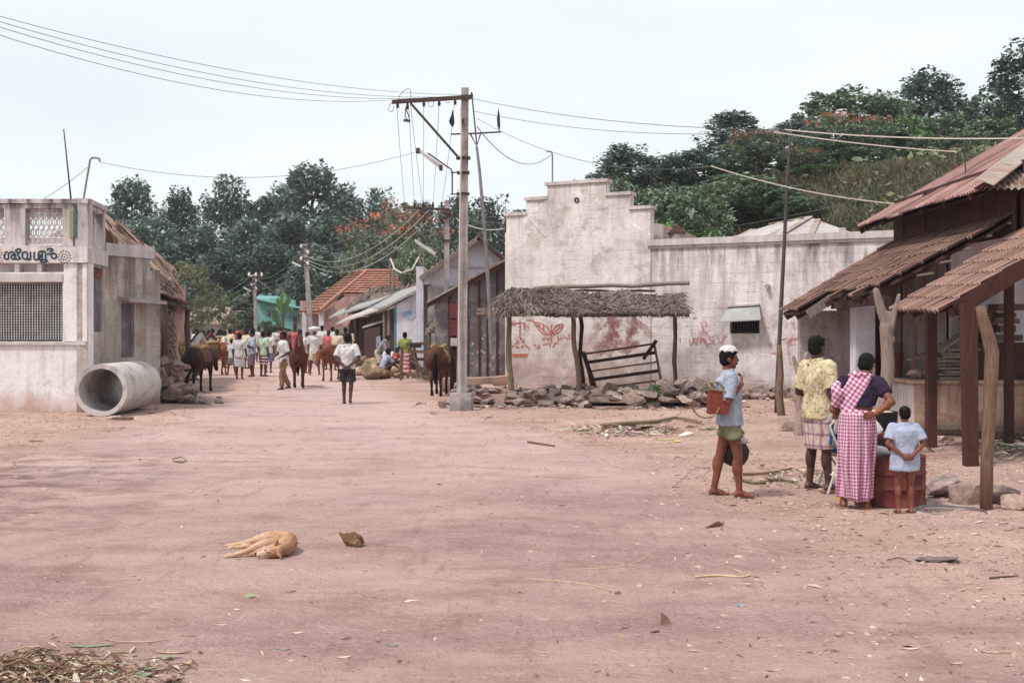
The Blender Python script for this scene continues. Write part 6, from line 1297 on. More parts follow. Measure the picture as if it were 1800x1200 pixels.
# ------------------------------------------------------------------ trees: a tapered trunk with limbs, a crown of many small leaves
def leaves(C_, size, seed, up=.5, asp=.5):
    r = np.random.default_rng(seed); n = len(C_); nn = r.normal(size=(n, 3)); nn[:, 2] = np.abs(nn[:, 2]) + up; nn /= np.linalg.norm(nn, axis=1)[:, None]
    t = r.normal(size=(n, 3)); u = np.cross(nn, t); u /= np.linalg.norm(u, axis=1)[:, None]; v = np.cross(nn, u); s = (size * r.lognormal(-.05, .38, n))[:, None]
    Vv = np.stack([C_ - u * s, C_ - v * s * asp, C_ + u * s, C_ + v * s * asp], 1).reshape(-1, 3); return Vv, np.arange(4 * n).reshape(n, 4)
def crown_points(kind, seed, n_clump, per):
    r = np.random.default_rng(seed); cl = []
    while len(cl) < n_clump:
        if kind == 'spire':                                       # tall, ragged, upward tufts
            z = r.uniform(.16, .97); env = .25 * (math.sin(min(1, (z - .08) / .42) * math.pi / 2)) * (1 - max(0, (z - .55) / .5) ** 1.5) + .015; a = r.uniform(0, 6.28); q = env * math.sqrt(r.uniform(.15, 1)); cl.append((q * math.cos(a), q * math.sin(a), z))
        elif kind == 'round':
            p = r.normal(size=3); p /= np.linalg.norm(p); q = r.uniform(.45, 1) ** .5; cl.append((p[0] * .33 * q, p[1] * .33 * q, .62 + p[2] * .34 * q))
        elif kind == 'flat':
            a = r.uniform(0, 6.28); q = .5 * math.sqrt(r.uniform(.02, 1)); cl.append((q * math.cos(a), q * math.sin(a), .74 + .20 * (1 - (q / .5) ** 2) + r.normal() * .07 - .25 * r.random() ** 3))
        elif kind == 'bush':
            p = r.normal(size=3); p /= np.linalg.norm(p); q = r.uniform(.3, 1) ** .5; cl.append((p[0] * .5 * q, p[1] * .5 * q, .48 + p[2] * .46 * q))
    cl = np.array(cl); P_ = []
    for c in cl:
        rad = r.uniform(.035, .085) * (1.3 if kind in ('bush', 'flat') else 1.0); d = r.normal(size=(per, 3)); d /= np.linalg.norm(d, axis=1)[:, None]; d *= (rad * r.uniform(.35, 1, per) ** .6)[:, None]
        d[:, 2] *= 1.35 if kind == 'spire' else (1.05 if kind == 'round' else .7); P_.append(c + d)
    return cl, np.concatenate(P_)
TREES = {}
def tree_kind(key, kind, seed, n_clump, per, leaf, lmat, trunk_r=.018, asp=.5):
    cl, pts = crown_points(kind, seed, n_clump, per); Vv, Ff = leaves(pts, leaf, seed + 1, asp=asp); cm = npmesh('crown', Vv, Ff); cm.materials.append(M[lmat])
    r = random.Random(seed); g = MB(); top = .93 if kind == 'spire' else (.6 if kind == 'round' else .62)
    if kind != 'bush': g.tube([(.006 * math.sin(i * 1.7 + seed), .006 * math.cos(i * 1.3), -.03 + (top + .03) * i / 7) for i in range(8)], [trunk_r * (1.15 - .95 * i / 7) for i in range(8)], 7)
    for c in sorted(cl.tolist(), key=lambda q: r.random())[:16 if kind != 'bush' else 6]:
        z0 = max(.05, c[2] - (.10 if kind == 'spire' else .28) * r.uniform(.8, 1.3)) if kind != 'bush' else .0
        z0 = min(z0, top); m_ = (c[0] * .55, c[1] * .55, z0 + (c[2] - z0) * .4); g.tube([(0, 0, z0), m_, tuple(c)], [trunk_r * .45, trunk_r * .28, trunk_r * .1], 5)
    tm = g.mesh('trunk', True); tm.materials.append(M['bark']); fl = None
    if kind == 'flat':
        r2 = np.random.default_rng(seed + 5); sel = cl[cl[:, 2] > np.median(cl[:, 2]) - .02]; sel = sel[r2.random(len(sel)) < .62]; fp = np.concatenate([c + np.array([0, 0, .045]) + r2.normal(size=(34, 3)) * np.array([.045, .045, .022]) for c in sel])
        Vv, Ff = leaves(fp, leaf * .8, seed + 2); fl = npmesh('blossoms', Vv, Ff); fl.materials.append(M['blossom'])
    TREES[key] = (tm, cm, fl)
for k in range(4): tree_kind(f's{k}', 'spire', 40 + k, 120, 64, .0150, 'forest_leaf')
for k in range(4): tree_kind(f'r{k}', 'round', 60 + k, 115, 62, .0165, 'dark_leaf', .02)
for k in range(2): tree_kind(f'm{k}', 'round', 70 + k, 80, 55, .019, 'mid_leaf', .02)
tree_kind('f0', 'flat', 80, 90, 50, .015, 'mid_leaf', .02); tree_kind('f1', 'flat', 83, 80, 45, .017, 'mid_leaf', .02)
for k in range(2): tree_kind(f'b{k}', 'bush', 90 + k, 60, 60, .028, 'mid_leaf', .02)
tree_kind('o0', 'bush', 94, 70, 90, .020, 'olive_leaf', .02, .3); tree_kind('g0', 'bush', 96, 60, 60, .034, 'bright_leaf', .02)
LEAF_W = {'s': .50, 'r': .72, 'm': .72, 'f': 1.0, 'b': 1.0, 'o': 1.0, 'g': 1.0}
def tree(key, px, pyt, Y, wpx, label, nm=None, group='trees on the hills', zb=None, ):
    x = (px - 900) * Y / F; zt_ = CH - (pyt - HZ) * Y / F; z0 = hgt(x, Y) if zb is None else zb; h = max(zt_ - z0, .6); w = wpx * Y / F / LEAF_W[key[0]]
    isb = key[0] in 'bog'; t = thing(nm or ('bush' if isb else 'tree'), (x, Y, z0 - .05), label, 'bush' if isb else 'tree', group, random.uniform(0, 6.3)); t.scale = (w, w, h)
    tm, cm, fl = TREES[key]
    for n_, me in (('trunk', tm), ('crown', cm), ('blossoms', fl)):
        if me is not None: o = bpy.data.objects.new(n_, me); COL.objects.link(o); o.parent = t
    return t
sp_lab = 'dark ragged forest tree among its like on the left skyline'
SKY = ['dark forest tree above the corner shop, leftmost of the skyline row', 'dark forest tree second from the corner shop on the skyline', 'dark forest tree with narrow top, third along the skyline', 'low dark forest tree in the dip left of the biggest crown', 'biggest dark forest crown of the skyline, above the leaning pole', 'dark forest tree joined to the right side of the biggest crown', 'dark rounded forest tree left of the second pole crossarm', 'dark forest tree half hidden by the corner shop parapet', 'dark forest tree behind the wires below the nearest crossarm', 'dark forest tree just left of the nearest pole', 'dark forest tree between the pipe mast and the gable house', 'dark forest tree touching the left step of the gable', 'dark forest tree peeking behind the biggest crown on its left']
for i, (px, py, Y, w) in enumerate(((232, 322, 112, 108), (318, 333, 118, 88), (398, 312, 114, 104), (463, 350, 122, 90), (548, 298, 112, 150), (602, 330, 124, 100), (672, 333, 128, 92), (196, 366, 118, 90), (742, 362, 132, 90), (800, 345, 118, 90), (868, 348, 108, 120), (925, 372, 112, 110), (500, 330, 128, 100),
        (270, 380, 100, 110), (345, 395, 98, 110), (430, 390, 100, 120), (510, 385, 98, 130), (590, 380, 100, 120), (470, 430, 92, 120), (380, 440, 90, 110), (650, 410, 104, 110), (560, 430, 94, 110), (160, 380, 112, 90), (840, 380, 100, 90), (905, 385, 98, 80), (290, 430, 92, 100), (610, 445, 92, 100), (530, 470, 88, 90))):
    t = tree(f's{i % 4}', px, py, Y, w * 1.12, SKY[i] if i < 13 else 'dark forest tree massed with its like below the left skyline', 'forest_tree', 'dark trees on the left skyline')
flame = 'spreading tree topped with orange blossom behind the shop row'
tree('f0', 690, 372, 82, 190, 'broad spreading tree topped with orange blossom above the shop roofs', 'blossom_tree', 'orange blossoming trees'); tree('f1', 437, 460, 100, 90, 'small tree topped with orange blossom behind the farthest street pole', 'blossom_tree', 'orange blossoming trees')
tree('m0', 740, 410, 76, 110, 'green leafy tree behind the lamp tube over the shops', 'leafy_tree'); tree('m1', 650, 440, 84, 120, 'green leafy tree rising behind the orange tiled roof', 'leafy_tree'); tree('r0', 572, 470, 92, 100, 'dark leafy tree between the leaning pole and the orange roof', 'leafy_tree'); tree('m1', 815, 420, 60, 70, 'leafy tree showing beside the white gable apex', 'leafy_tree')
right = [('m1', 1085, 300, 48, 120, 'leafy tree close behind the stepped gable right shoulder'), ('r2', 1160, 318, 47, 120, 'leafy dark tree behind the roof vent'), ('m0', 1225, 330, 46, 120, 'mid-green tree just over the long wall left half'), ('r1', 1290, 300, 50, 130, 'dark leafy tree above the pale hipped tin roof left end'), ('m1', 1350, 318, 49, 120, 'mid-green tree left of the tall thin pole, half way up'), ('r3', 1400, 345, 47, 90, 'small dark tree right of the tall thin pole over the hipped roof'), ('r0', 1445, 250, 58, 120, 'dark tree between bright bush and broad skyline tree'), ('m0', 1530, 215, 64, 120, 'mid-green tree below the broad skyline tree'), ('m1', 1660, 195, 72, 110, 'feathery green tree between twin-topped tree and roof ridge'), ('s2', 1108, 254, 62, 118, 'dark round tree above the right end of the stepped gable'), ('s1', 1208, 264, 60, 104, 'dark tree with gappy crown over the long wall, below the skyline pair'), ('s0', 1290, 200, 66, 118, 'tall dark tree with spiky top left of the orange-flecked shrubs'), ('s3', 1394, 212, 72, 90, 'slim dark tree behind the tall thin pole top'), ('r0', 1492, 147, 74, 160, 'broad dark skyline tree above the grassy slope'), ('r1', 1556, 168, 76, 110, 'dark tree merging with the broad skyline tree on its right side'),
         ('s1', 1632, 126, 78, 118, 'tall dark twin-topped tree on the hill crest'), ('r2', 1700, 190, 80, 90, 'paler feathery tree right of the twin-topped tree'), ('m0', 1748, 158, 78, 110, 'light green tree at the hill crest before the dark edge tree'), ('s2', 1806, 68, 66, 120, 'dark tree cut by the right edge of the frame'), ('r3', 1150, 300, 70, 110, 'dark tree behind the round tree at the gable'), ('r1', 1060, 300, 74, 90, 'dark tree just showing over the stepped gable top'), ('m1', 1330, 262, 58, 120, 'leafy green tree at the middle of the wooded slope'), ('r2', 1250, 310, 62, 90, 'small dark tree at the foot of the wooded slope'), ('m0', 1180, 320, 54, 110, 'light green tree above the roof vent')]
for k, px, py, Y, w, lb in right: tree(k, px, py, Y, w * 1.25, lb, 'hill_tree', 'trees on the right hill')
tree('f1', 1330, 232, 56, 130, 'orange-flecked shrub tree left of the tall thin pole', 'blossom_tree', 'orange blossoming trees'); tree('f0', 1490, 200, 62, 150, 'orange-flecked tree in front of the broad skyline tree', 'blossom_tree', 'orange blossoming trees'); tree('f1', 1410, 262, 55, 90, 'small orange-flecked shrub right of the tall thin pole', 'blossom_tree', 'orange blossoming trees')
bushes = [('g0', 1432, 290, 54, 120, 'bright green bush on the slope right of the tall pole'), ('g0', 1235, 392, 44, 150, 'low bright bush line behind the long wall'), ('g0', 1165, 372, 42, 90, 'bright bush beside the roof vent'), ('b0', 1300, 330, 52, 130, 'green bush in the middle of the wooded slope'), ('b1', 1390, 330, 52, 110, 'dark bush under the bright green bush'), ('b0', 1520, 255, 60, 110, 'bush at the upper edge of the dry grass slope'), ('b1', 1590, 225, 66, 110, 'bush under the twin-topped tree'), ('g0', 1600, 195, 68, 90, 'pale bush in front of the twin-topped tree'), ('b1', 1680, 225, 66, 120, 'bush at the hill crest above the roof hook'), ('b0', 1110, 350, 52, 120, 'bush behind the stepped gable right side'), ('o0', 1220, 420, 43, 120, 'olive scrub behind the long wall coping'), ('b0', 1750, 200, 62, 130, 'bush behind the rusty roof ridge'),
          ('o0', 320, 444, 62, 150, 'big olive scrub bush above the left street huts'), ('o0', 372, 500, 66, 90, 'olive scrub bush lower down the left slope'), ('m0' if 0 else 'b0', 478, 536, 82, 34, 'small leafy bush covering the turquoise wall middle'), ('b1', 468, 556, 81, 40, 'low bush against the turquoise house foot'), ('b0', 410, 505, 84, 90, 'green bush left of the farthest street pole'), ('b1', 446, 556, 84, 36, 'leafy bush before the turquoise house wall'), ('b0', 512, 574, 80, 80, 'low hedge-like bush right of the farthest pole'), ('g0', 486, 566, 82, 36, 'bright shrub below the banana plant'), ('b1', 400, 545, 92, 80, 'dark bush above the far huts'), ('o0', 350, 530, 74, 70, 'small olive bush on the left bank'), ('b1', 610, 575, 66, 30, 'small bush beside the tiled house column'), ('o0', 285, 440, 70, 90, 'olive bush behind the corner shop'), ('b0', 541, 556, 84, 34, 'green bush between leaning pole and turquoise house'), ('g0', 1150, 690, 26.0, 30, 'small green weed growing among the platform stones')]
for k, px, py, Y, w, lb in bushes: tree(k, px, py, Y, w, lb, None, 'bushes and scrub', zb=(gz((px - 900) * Y / F, Y) if py > 600 else None))
# banana plant: each big leaf a piece
bpz = P(497, 600, 84); bt = thing('banana_plant', (bpz.x, 84, hgt(bpz.x, 84)), 'banana plant with upright pale leaves before the turquoise house', 'banana plant')
obj('stem', MB().tube([V3((bpz.x, 84, bpz.z - 1)), P(497, 548, 84)], [.16, .1], 7), M['mid_leaf'], bt)
for px, py, w in ((497, 506, .42), (488, 522, .35), (508, 520, .4), (480, 540, .3), (515, 540, .3), (502, 530, .3)):
    a = P(497, 556, 84); b = P(px, py, 84 + random.uniform(-.5, .5)); m_ = lerp(a, b, .55) + V3(((px - 497) * .012, 0, .3)); s = V3((w * .5, .12, 0)); obj('leaf', MB().add([a, m_ - s, b, m_ + s, m_ + V3((0, .12, -.03))], [(0, 1, 4), (1, 2, 4), (2, 3, 4), (3, 0, 4)]), M['bright_leaf'], bt)
# dry grass on the right hill
def tuft(n, seed):
    r = np.random.default_rng(seed); V_ = []; x = r.uniform(3, 44, n); y = r.uniform(40, 84, n); z = hz_(x, y); ok = z > .8; x, y, z = x[ok], y[ok], z[ok]; n = len(x)
    a = r.uniform(0, 6.28, n); w = r.uniform(.03, .09, n); h = r.uniform(.22, .6, n); ox = r.normal(size=n) * .3; oy = r.normal(size=n) * .3
    Vv = np.stack([np.stack([x - w * np.cos(a), y - w * np.sin(a), z - .05], 1), np.stack([x + w * np.cos(a), y + w * np.sin(a), z - .05], 1), np.stack([x + ox, y + oy, z + h], 1)], 1).reshape(-1, 3); return Vv, np.arange(3 * n).reshape(n, 3)
Vv, Ff = tuft(150000, 3); sr = np.random.default_rng(8); sx = sr.uniform(4, 44, 260); sy = sr.uniform(41, 80, 260); szz = hz_(sx, sy); cc = np.concatenate([np.array([a, b, c + .25]) + sr.normal(size=(70, 3)) * np.array([.5, .5, .28]) * sr.uniform(.5, 1.4) for a, b, c in zip(sx, sy, szz) if c > .8]); V2, F2 = leaves(cc, .14, 5); link('scrub', npmesh('scrub', V2, F2), M['olive_leaf'])['kind'] = 'stuff'
link('dry_grass', npmesh('dry_grass', Vv, Ff), M['dry_grass'])['kind'] = 'stuff'
# ------------------------------------------------------------------ people and animals
def cloth(name, c1, c2=None, c3=None, fold=.5):
    n = NT(name); col = c1
    if c2: col = n.mix(n.rng(n.noise(6, 4), .4, .6), c1, c2)
    if c3: col = n.mix(n.math('MULTIPLY', n.rng(n.noise(22, 2, None, .4, 1.0), .55, .60), .8), col, c3)
    h = n.math('ADD', n.noise(7, 4, n.vec((1, 1, .5)), .6, .8), n.math('MULTIPLY', n.noise(22, 3, n.vec((1, 1, .7))), .4)); n.bump(h, fold, .05); return n.done(col, .92, .1)
def skin(name, c, red=None):
    n = NT(name); n.bump(n.noise(60, 3), .1, .003); col = n.mix(n.rng(n.noise(8, 4), .35, .65), c, red or c); return n.done(col, .5, .35)
M['skin'] = skin('skin', C(108, 66, 50), C(92, 56, 44)); M['skin_dark'] = skin('skin_dark', C(84, 54, 46), C(70, 46, 40)); M['skin_red'] = skin('skin_red', C(126, 72, 54), C(104, 60, 48))
M['hair'] = mat('hair', C(16, 14, 15), C(24, 21, 21), 30, .7, .6, 60, .01, spec=.12)
M['white_cloth'] = cloth('white_cloth', C(206, 202, 200), C(190, 186, 188)); M['cream_cloth'] = cloth('cream_cloth', C(200, 186, 160), C(184, 170, 148)); M['blue_grey_cloth'] = cloth('blue_grey_cloth', C(164, 172, 190), C(148, 156, 176))
M['pale_blue_cloth'] = cloth('pale_blue_cloth', C(164, 170, 190), C(150, 158, 180), None, .6); M['boy_shirt'] = cloth('boy_shirt', C(166, 172, 184), C(148, 156, 172), None, .8); M['yellow_print'] = cloth('yellow_print', C(202, 190, 156), C(186, 172, 140), C(150, 124, 98), .7)
M['olive_cloth'] = cloth('olive_cloth', C(128, 124, 98), C(112, 110, 88)); M['khaki_cloth'] = cloth('khaki_cloth', C(138, 112, 84), C(120, 96, 74)); M['dark_cloth'] = cloth('dark_cloth', C(52, 46, 50), C(68, 60, 60)); M['purple_cloth'] = cloth('purple_cloth', C(46, 34, 52), C(54, 42, 62)); M['orange_cloth'] = cloth('orange_cloth', C(206, 116, 60), C(196, 140, 70)); M['pink_cloth'] = cloth('pink_cloth', C(186, 96, 104), C(166, 80, 90)); M['red_cloth'] = cloth('red_cloth', C(150, 66, 60), C(170, 100, 90)); M['yellow_cloth'] = cloth('yellow_cloth', C(206, 188, 96), C(190, 170, 88)); M['green_white_cloth'] = cloth('green_white_cloth', C(180, 194, 172), C(160, 176, 156)); M['brown_cloth'] = cloth('brown_cloth', C(150, 112, 94), C(130, 96, 82)); M['grey_cloth'] = cloth('grey_cloth', C(150, 144, 146), C(130, 126, 130)); M['green_cloth'] = cloth('green_cloth', C(110, 130, 80), C(150, 150, 70)); M['blue_cloth'] = cloth('blue_cloth', C(50, 80, 130), C(40, 64, 110))
M['sari_check'] = checks('sari_check', C(146, 74, 108), C(186, 132, 156), C(208, 188, 198), 36, 31, 'gingham', .7); M['lungi_plaid'] = checks('lungi_plaid', C(120, 96, 120), C(160, 128, 130), C(196, 176, 168), 9, 8, 'plaid', .5); M['blue_check'] = checks('blue_check', C(44, 50, 96), C(92, 100, 150), C(168, 170, 190), 22, 14); M['purple_plaid'] = checks('purple_plaid', C(50, 40, 66), C(92, 66, 86), C(116, 96, 112), 14, 10, 'plaid'); M['stripe_cloth'] = checks('stripe_cloth', C(196, 180, 180), C(196, 180, 180), C(92, 52, 60), 10, 9, 'stripe'); M['red_white_stripe'] = checks('red_white_stripe', C(190, 90, 92), C(190, 90, 92), C(206, 190, 180), 10, 7, 'stripe')
def cloth_uv(name):                                               # gingham laid along the slanting fold of the shawl
    n = NT(name); v = n.vec((1, 1, 1), (0, R(35), 0)); x, y, z = n.sep(None, v); s = [n.math('GREATER_THAN', n.math('FRACT', n.math('ADD', n.math('MULTIPLY', c, 25.0), n.math('MULTIPLY', n.noise(4, 4), .8))), .5) for c in (x, z)]
    t = n.math('ADD', s[0], s[1]); col = n.mix(n.math('MULTIPLY', t, 1, True), C(212, 196, 204), C(184, 130, 154)); col = n.mix(n.math('SUBTRACT', t, 1, True), col, C(144, 72, 106)); n.bump(n.noise(9, 4), .5, .03); return n.done(col, .92, .1)
M['shawl_check'] = cloth_uv('shawl_check')

def put_person(meshes, loc, rz, label, skin_m, shirt_m, lower_m, group=None, scale=1.0):
    t = thing('person', loc, label, 'person', group, rz); t.scale = (scale,) * 3
    link('body', meshes['body'], M[skin_m], t); link('hair', meshes['hair'], M['hair'], t)
    if 'shirt' in meshes and shirt_m: link('shirt', meshes['shirt'], M[shirt_m], t)
    if 'lower' in meshes and lower_m: link('lower_garment', meshes['lower'], M[lower_m], t)
    return t
def feet(px, py, Y=None): p = G(px, py); return p
# --- hero figures on the right
fine = .0062
m_ = person(1.50, fine, lean=(0, .01), armR=((-.140, .035, .650), (-.075, -.065, .765)), armL=((.135, .02, .63), (.095, -.06, .475)), handR=((.45, -.1, .75), (0, 1, -.2)), legL=((.052, .055, .285), (.050, .10, .045)), legR=((-.050, -.045, .285), (-.046, -.055, .045)),
            lower='shorts', hem=.42, sleeve=.9, shirt=.485, fat=.92, head=(0, -.006, 0), loose=1.12, curl=.9, hairf=1.02, puff=14)
b0 = G(1283, 872); boy = put_person(m_, b0, R(88), 'barefoot boy in profile with folded white cloth on his head and red basket behind', 'skin_red', 'boy_shirt', 'olive_cloth', 'people in the right foreground')
hd = MB(); Hb = 1.5
for k, (r0, z) in enumerate(((.075, .985), (.07, 1.0), (.06, 1.013))): hd.ell((.004 * k, .010 * Hb, z * Hb), (r0 * .95, r0 * 1.25, .018), Matrix.Rotation(.3 * k, 4, 'Z'), 12, 6)
for k in range(7): a = k * .9; hd.cap((.06 * math.cos(a), .02 + .08 * math.sin(a), .985 * Hb), (.05 * math.cos(a + .8), .02 + .07 * math.sin(a + .8), 1.005 * Hb), .018, .014)
o = link('head_cloth', melt(hd, .008, 2, .5, 'head_cloth'), M['white_cloth']); o.location = b0; o.rotation_euler = (0, 0, R(88)); tag(o, 'folded white cloth pad lying on the boy\'s head', 'cloth')
# red basket with rope ring on the boy's back
bc = P(1262, 706, b0.y - .16)
BKt = thing('red_basket', bc + V3((0, 0, -.13)), 'red box basket with cane handle carried behind the boy\'s back', 'basket')
obj('body', MB().prism([bc + V3((-.10, -.07, -.12)), bc + V3((.10, -.07, -.12)), bc + V3((.12, -.07, .10)), bc + V3((-.085, -.07, .13))], (0, .17, 0)), M['rust'] if 0 else mat('basket_red', C(130, 62, 52), C(108, 50, 44), 20, .8, .5, 90, .006), BKt)
obj('rim', MB().tube([bc + V3(q) for q in ((-.088, -.073, .13), (.122, -.073, .10), (.122, .103, .10), (-.088, .103, .13), (-.088, -.073, .13))], .012, 6), M['bamboo'], BKt); obj('latch', MB().box(bc + V3((.05, -.078, .06)), (.03, .012, .085)), M['bare_metal'], BKt)
for s in (-.05, .08): obj('handle', MB().tube([bc + V3((-.02, s, .12)), bc + V3((-.07, s, .19)), bc + V3((-.01, s, .20)), bc + V3((.06, s, .13))], .011, 6), M['bamboo'], BKt)
rc = P(1241, 707, b0.y - .2); RG = thing('cane_ring', rc + V3((0, 0, -.16)), 'wide loop of pale cane hanging beside the red basket', 'cane loop'); pts = [rc + V3((.135 * math.cos(a), .04 * math.sin(2 * a), .155 * math.sin(a))) for a in np.linspace(0, 2 * math.pi, 28)]
obj('loop', MB().tube(pts, .0085, 6), M['bamboo'], RG); pts = [rc + V3((.02 + .07 * math.cos(a), -.02, .06 + .065 * math.sin(a))) for a in np.linspace(-.3, 4.4, 16)]; obj('inner_loop', MB().tube(pts, .0075, 6), M['bamboo'], RG)
stk = P(1240, 674, b0.y - .17); tag(recentre(obj('cane_stick', MB().tube([stk, P(1254, 692, b0.y - .15), P(1258, 704, b0.y - .12)], .012, 6), M['bamboo']), stk), 'short cane stick sticking out of the red basket', 'stick')
# dark pot held beyond the thigh
pc = P(1299, 796, b0.y + .16); PT = thing('dark_pot', pc + V3((0, 0, -.16)), 'round blackened pot held low in front of the boy\'s thigh', 'pot')
obj('vessel', MB().lathe([(0, -.16), (.08, -.15), (.135, -.09), (.15, -.02), (.135, .06), (.09, .10), (.075, .115), (.095, .135), (.085, .135), (.06, .11), (0, .10)], pc + V3((-.04, 0, .02)), 24, Matrix.Rotation(.35, 4, 'Y')), mat('soot', C(36, 33, 36), C(52, 46, 46), 9, .55, .3, 40, .005), PT, smooth=True)
g = MB(); g.ell(pc + V3((-.01, -.06, .15)), (.085, .06, .05), Matrix.Rotation(.4, 4, 'Y'), 12, 8); tag(recentre(obj('white_rag', g, M['white_cloth'], smooth=True), pc + V3((0, 0, .12))), 'white rag over the mouth of the boy\'s dark pot', 'cloth')

m_ = person(1.65, fine, armL=((.155, .02, .635), (.075, -.125, .60)), armR=((-.150, .02, .64), (-.05, -.13, .61)), lower='lungi', hem=.275, sleeve=.86, shirt=.47, fat=1.0, loose=1.02, yaw=.1, legL=((.062, -.012, .285), (.075, .0, .045)), legR=((-.058, -.02, .285), (-.07, -.03, .045)), curl=.7, puff=22, hairf=1.05)
y0 = G(1437, 862); ym = put_person(m_, y0, R(118), 'man in yellow print shirt and folded plaid lungi looking away', 'skin_dark', 'yellow_print', 'lungi_plaid', 'people in the right foreground')
for s in (1, -1):
    f = MB().prism([V3(q) for q in ((s * .075 * 1.65 - .05, .05, .0), (s * .075 * 1.65 + .05, .05, 0), (s * .10 * 1.65 + .055, -.19, 0), (s * .10 * 1.65 - .045, -.19, 0))], (0, 0, .018)); o = obj('sandal', f, M['brown_cloth'], None); o.parent = ym
w0 = G(1507, 893)
m_ = person(1.47, fine, lean=(-.03, -.055), armR=((-.205, .045, .685), (-.105, .085, .615)), armL=((.15, -.02, .63), (.08, -.11, .60)), handR=((.8, .25, -.15), (0, 1, 0)), head=(-.035, -.045, -.012), tilt=R(20), yaw=R(-28), lower='skirt', hem=.055, sleeve=.62, shirt=.655, fat=1.06, loose=1.0, curl=.35,
            legL=((.062, -.02, .285), (.085, .01, .045)), legR=((-.058, .0, .285), (-.055, .03, .045)), hairf=1.04)
wm = put_person(m_, w0, R(168), 'woman in magenta checked sari with hand on her hip, bending toward the drum', 'skin_red', 'purple_cloth', None, 'people in the right foreground')
# sari skirt with folds, shawl end over the back and shoulder, waist roll
def lofted(fn, nu, nv, th): 
    v = []; f = []
    for j in range(nv + 1):
        for i in range(nu): v.append(fn(i / nu * 2 * math.pi, j / nv))
    for j in range(nv):
        for i in range(nu): a = j * nu + i; b = j * nu + (i + 1) % nu; f.append((a, b, b + nu, a + nu))
    f += [tuple(range(nu))[::-1], tuple(nv * nu + i for i in range(nu))]; return MB().add(v, f)
Hw = 1.47
def skirt(a, t):
    z = .065 + (.615 - .065) * t; cx = .018 * (1 - t) + -.004; rx = .098 + .024 * math.sin(min(t * 1.05, 1) * math.pi * .62) - .010 * t; ry = .082 + .020 * math.sin(min(t, 1) * math.pi * .7)
    fo = (1 - t) ** .7 * .016 * math.sin(a * 9 + 1.5 * t) + .008 * (1 - t) * math.sin(a * 17 + 5) + .004 * math.sin(a * 5 + t * 9); zz_ = z + (.012 * math.sin(a * 2 + 1) if t == 0 else 0)
    return ((cx + (rx + fo) * math.cos(a)) * Hw, (.012 + (ry + fo) * math.sin(a)) * Hw, zz_ * Hw)
o = obj('sari_skirt', lofted(skirt, 96, 28, 0), M['sari_check'], None, smooth=True); o.parent = wm
def roll(a, t): 
    z = .585 + .05 * t; r = .012 * math.sin(t * math.pi); return ((-.004 + (.098 + r + .004 * math.sin(a * 7)) * math.cos(a)) * Hw, (.004 + (.076 + r) * math.sin(a)) * Hw, (z + .012 * math.cos(a)) * Hw)
o = obj('waist_roll', lofted(roll, 40, 6, 0), M['shawl_check'], None, smooth=True); o.parent = wm
sh = MB()                                                           # shawl: from the right waist up across the back, thick over the left shoulder (camera left)
for k in range(17):
    t = k / 16
    for s in np.linspace(0, 1.5, 9):
        x = .050 - .095 * t + s * .070 * .93; z = .625 + .215 * t + s * .070 * .37 * (1 - .4 * t); z = min(z, .862); q = min(max((z - .53) / .29, 0), 1.1); ry = float(np.interp(z, [.6, .7, .785, .83, .86], [.062, .068, .070, .056, .046]))
        xx = min(x, .128); y = -.055 * q + ry * math.sqrt(max(.05, 1 - (xx / .135) ** 2)) + .003 * math.sin(s * 9 + t * 3); p = V3(((xx - .03 * q) * Hw, y * Hw, z * Hw)); sh.cap(p, p + V3((-.006, 0, .012)), .021, .021, 8)
for k in range(8): t = k / 7; sh.cap(((.115 + .02 * math.sin(t * 3)) * Hw, (-.035 + .07 * t) * Hw, (.79 - .05 * t) * Hw), ((.12 + .02 * t) * Hw, (-.05 + .06 * t) * Hw, (.70 - .03 * t) * Hw), .045, .038, 8)
for a in np.linspace(0, 6.1, 12): sh.cap((( -.018 + .062 * math.cos(a)) * Hw, (-.045 + .055 * math.sin(a)) * Hw, (.848 + .012 * math.sin(a)) * Hw), ((-.018 + .062 * math.cos(a + .5)) * Hw, (-.045 + .055 * math.sin(a + .5)) * Hw, (.848 + .012 * math.sin(a + .5)) * Hw), .024, .024, 8)
o = link('shawl', melt(sh, .010, 5, .6, 'shawl'), M['shawl_check'], wm)
d0 = MB().ell((-.03 * Hw, -.02 * Hw + .055, .955 * Hw), (.05, .045, .05), None, 12, 8); 
for s, x in ((1, .085), (-1, -.055)): f = MB().prism([V3((x * Hw - .045, .09, 0)), V3((x * Hw + .045, .09, 0)), V3((x * Hw + .045 + s * .02, -.14, 0)), V3((x * Hw - .045 + s * .02, -.14, 0))], (0, 0, .018)); o = obj('sandal', f, M['brown_cloth'], None); o.parent = wm
t0 = G(1590, 902)
m_ = person(.97, .0052, armL=((.165, .035, .655), (.035, .105, .545)), armR=((-.165, .035, .655), (-.035, .108, .545)), handL=((-.9, .25, -.25), (0, -1, 0)), handR=((.9, .25, -.25), (0, -1, 0)), lower='none', sleeve=.75, shirt=.405, fat=1.08, loose=1.18, legL=((.06, -.01, .265), (.058, .012, .045)), legR=((-.056, -.005, .265), (-.058, .012, .045)), hairf=1.08, curl=.6)
tm_ = put_person(m_, t0, R(178), 'barelegged toddler in pale blue shirt with hands clasped behind', 'skin_red', 'pale_blue_cloth', None, 'people in the right foreground')
for o in tm_.children:
    if o.name.startswith(('hair',)): pass
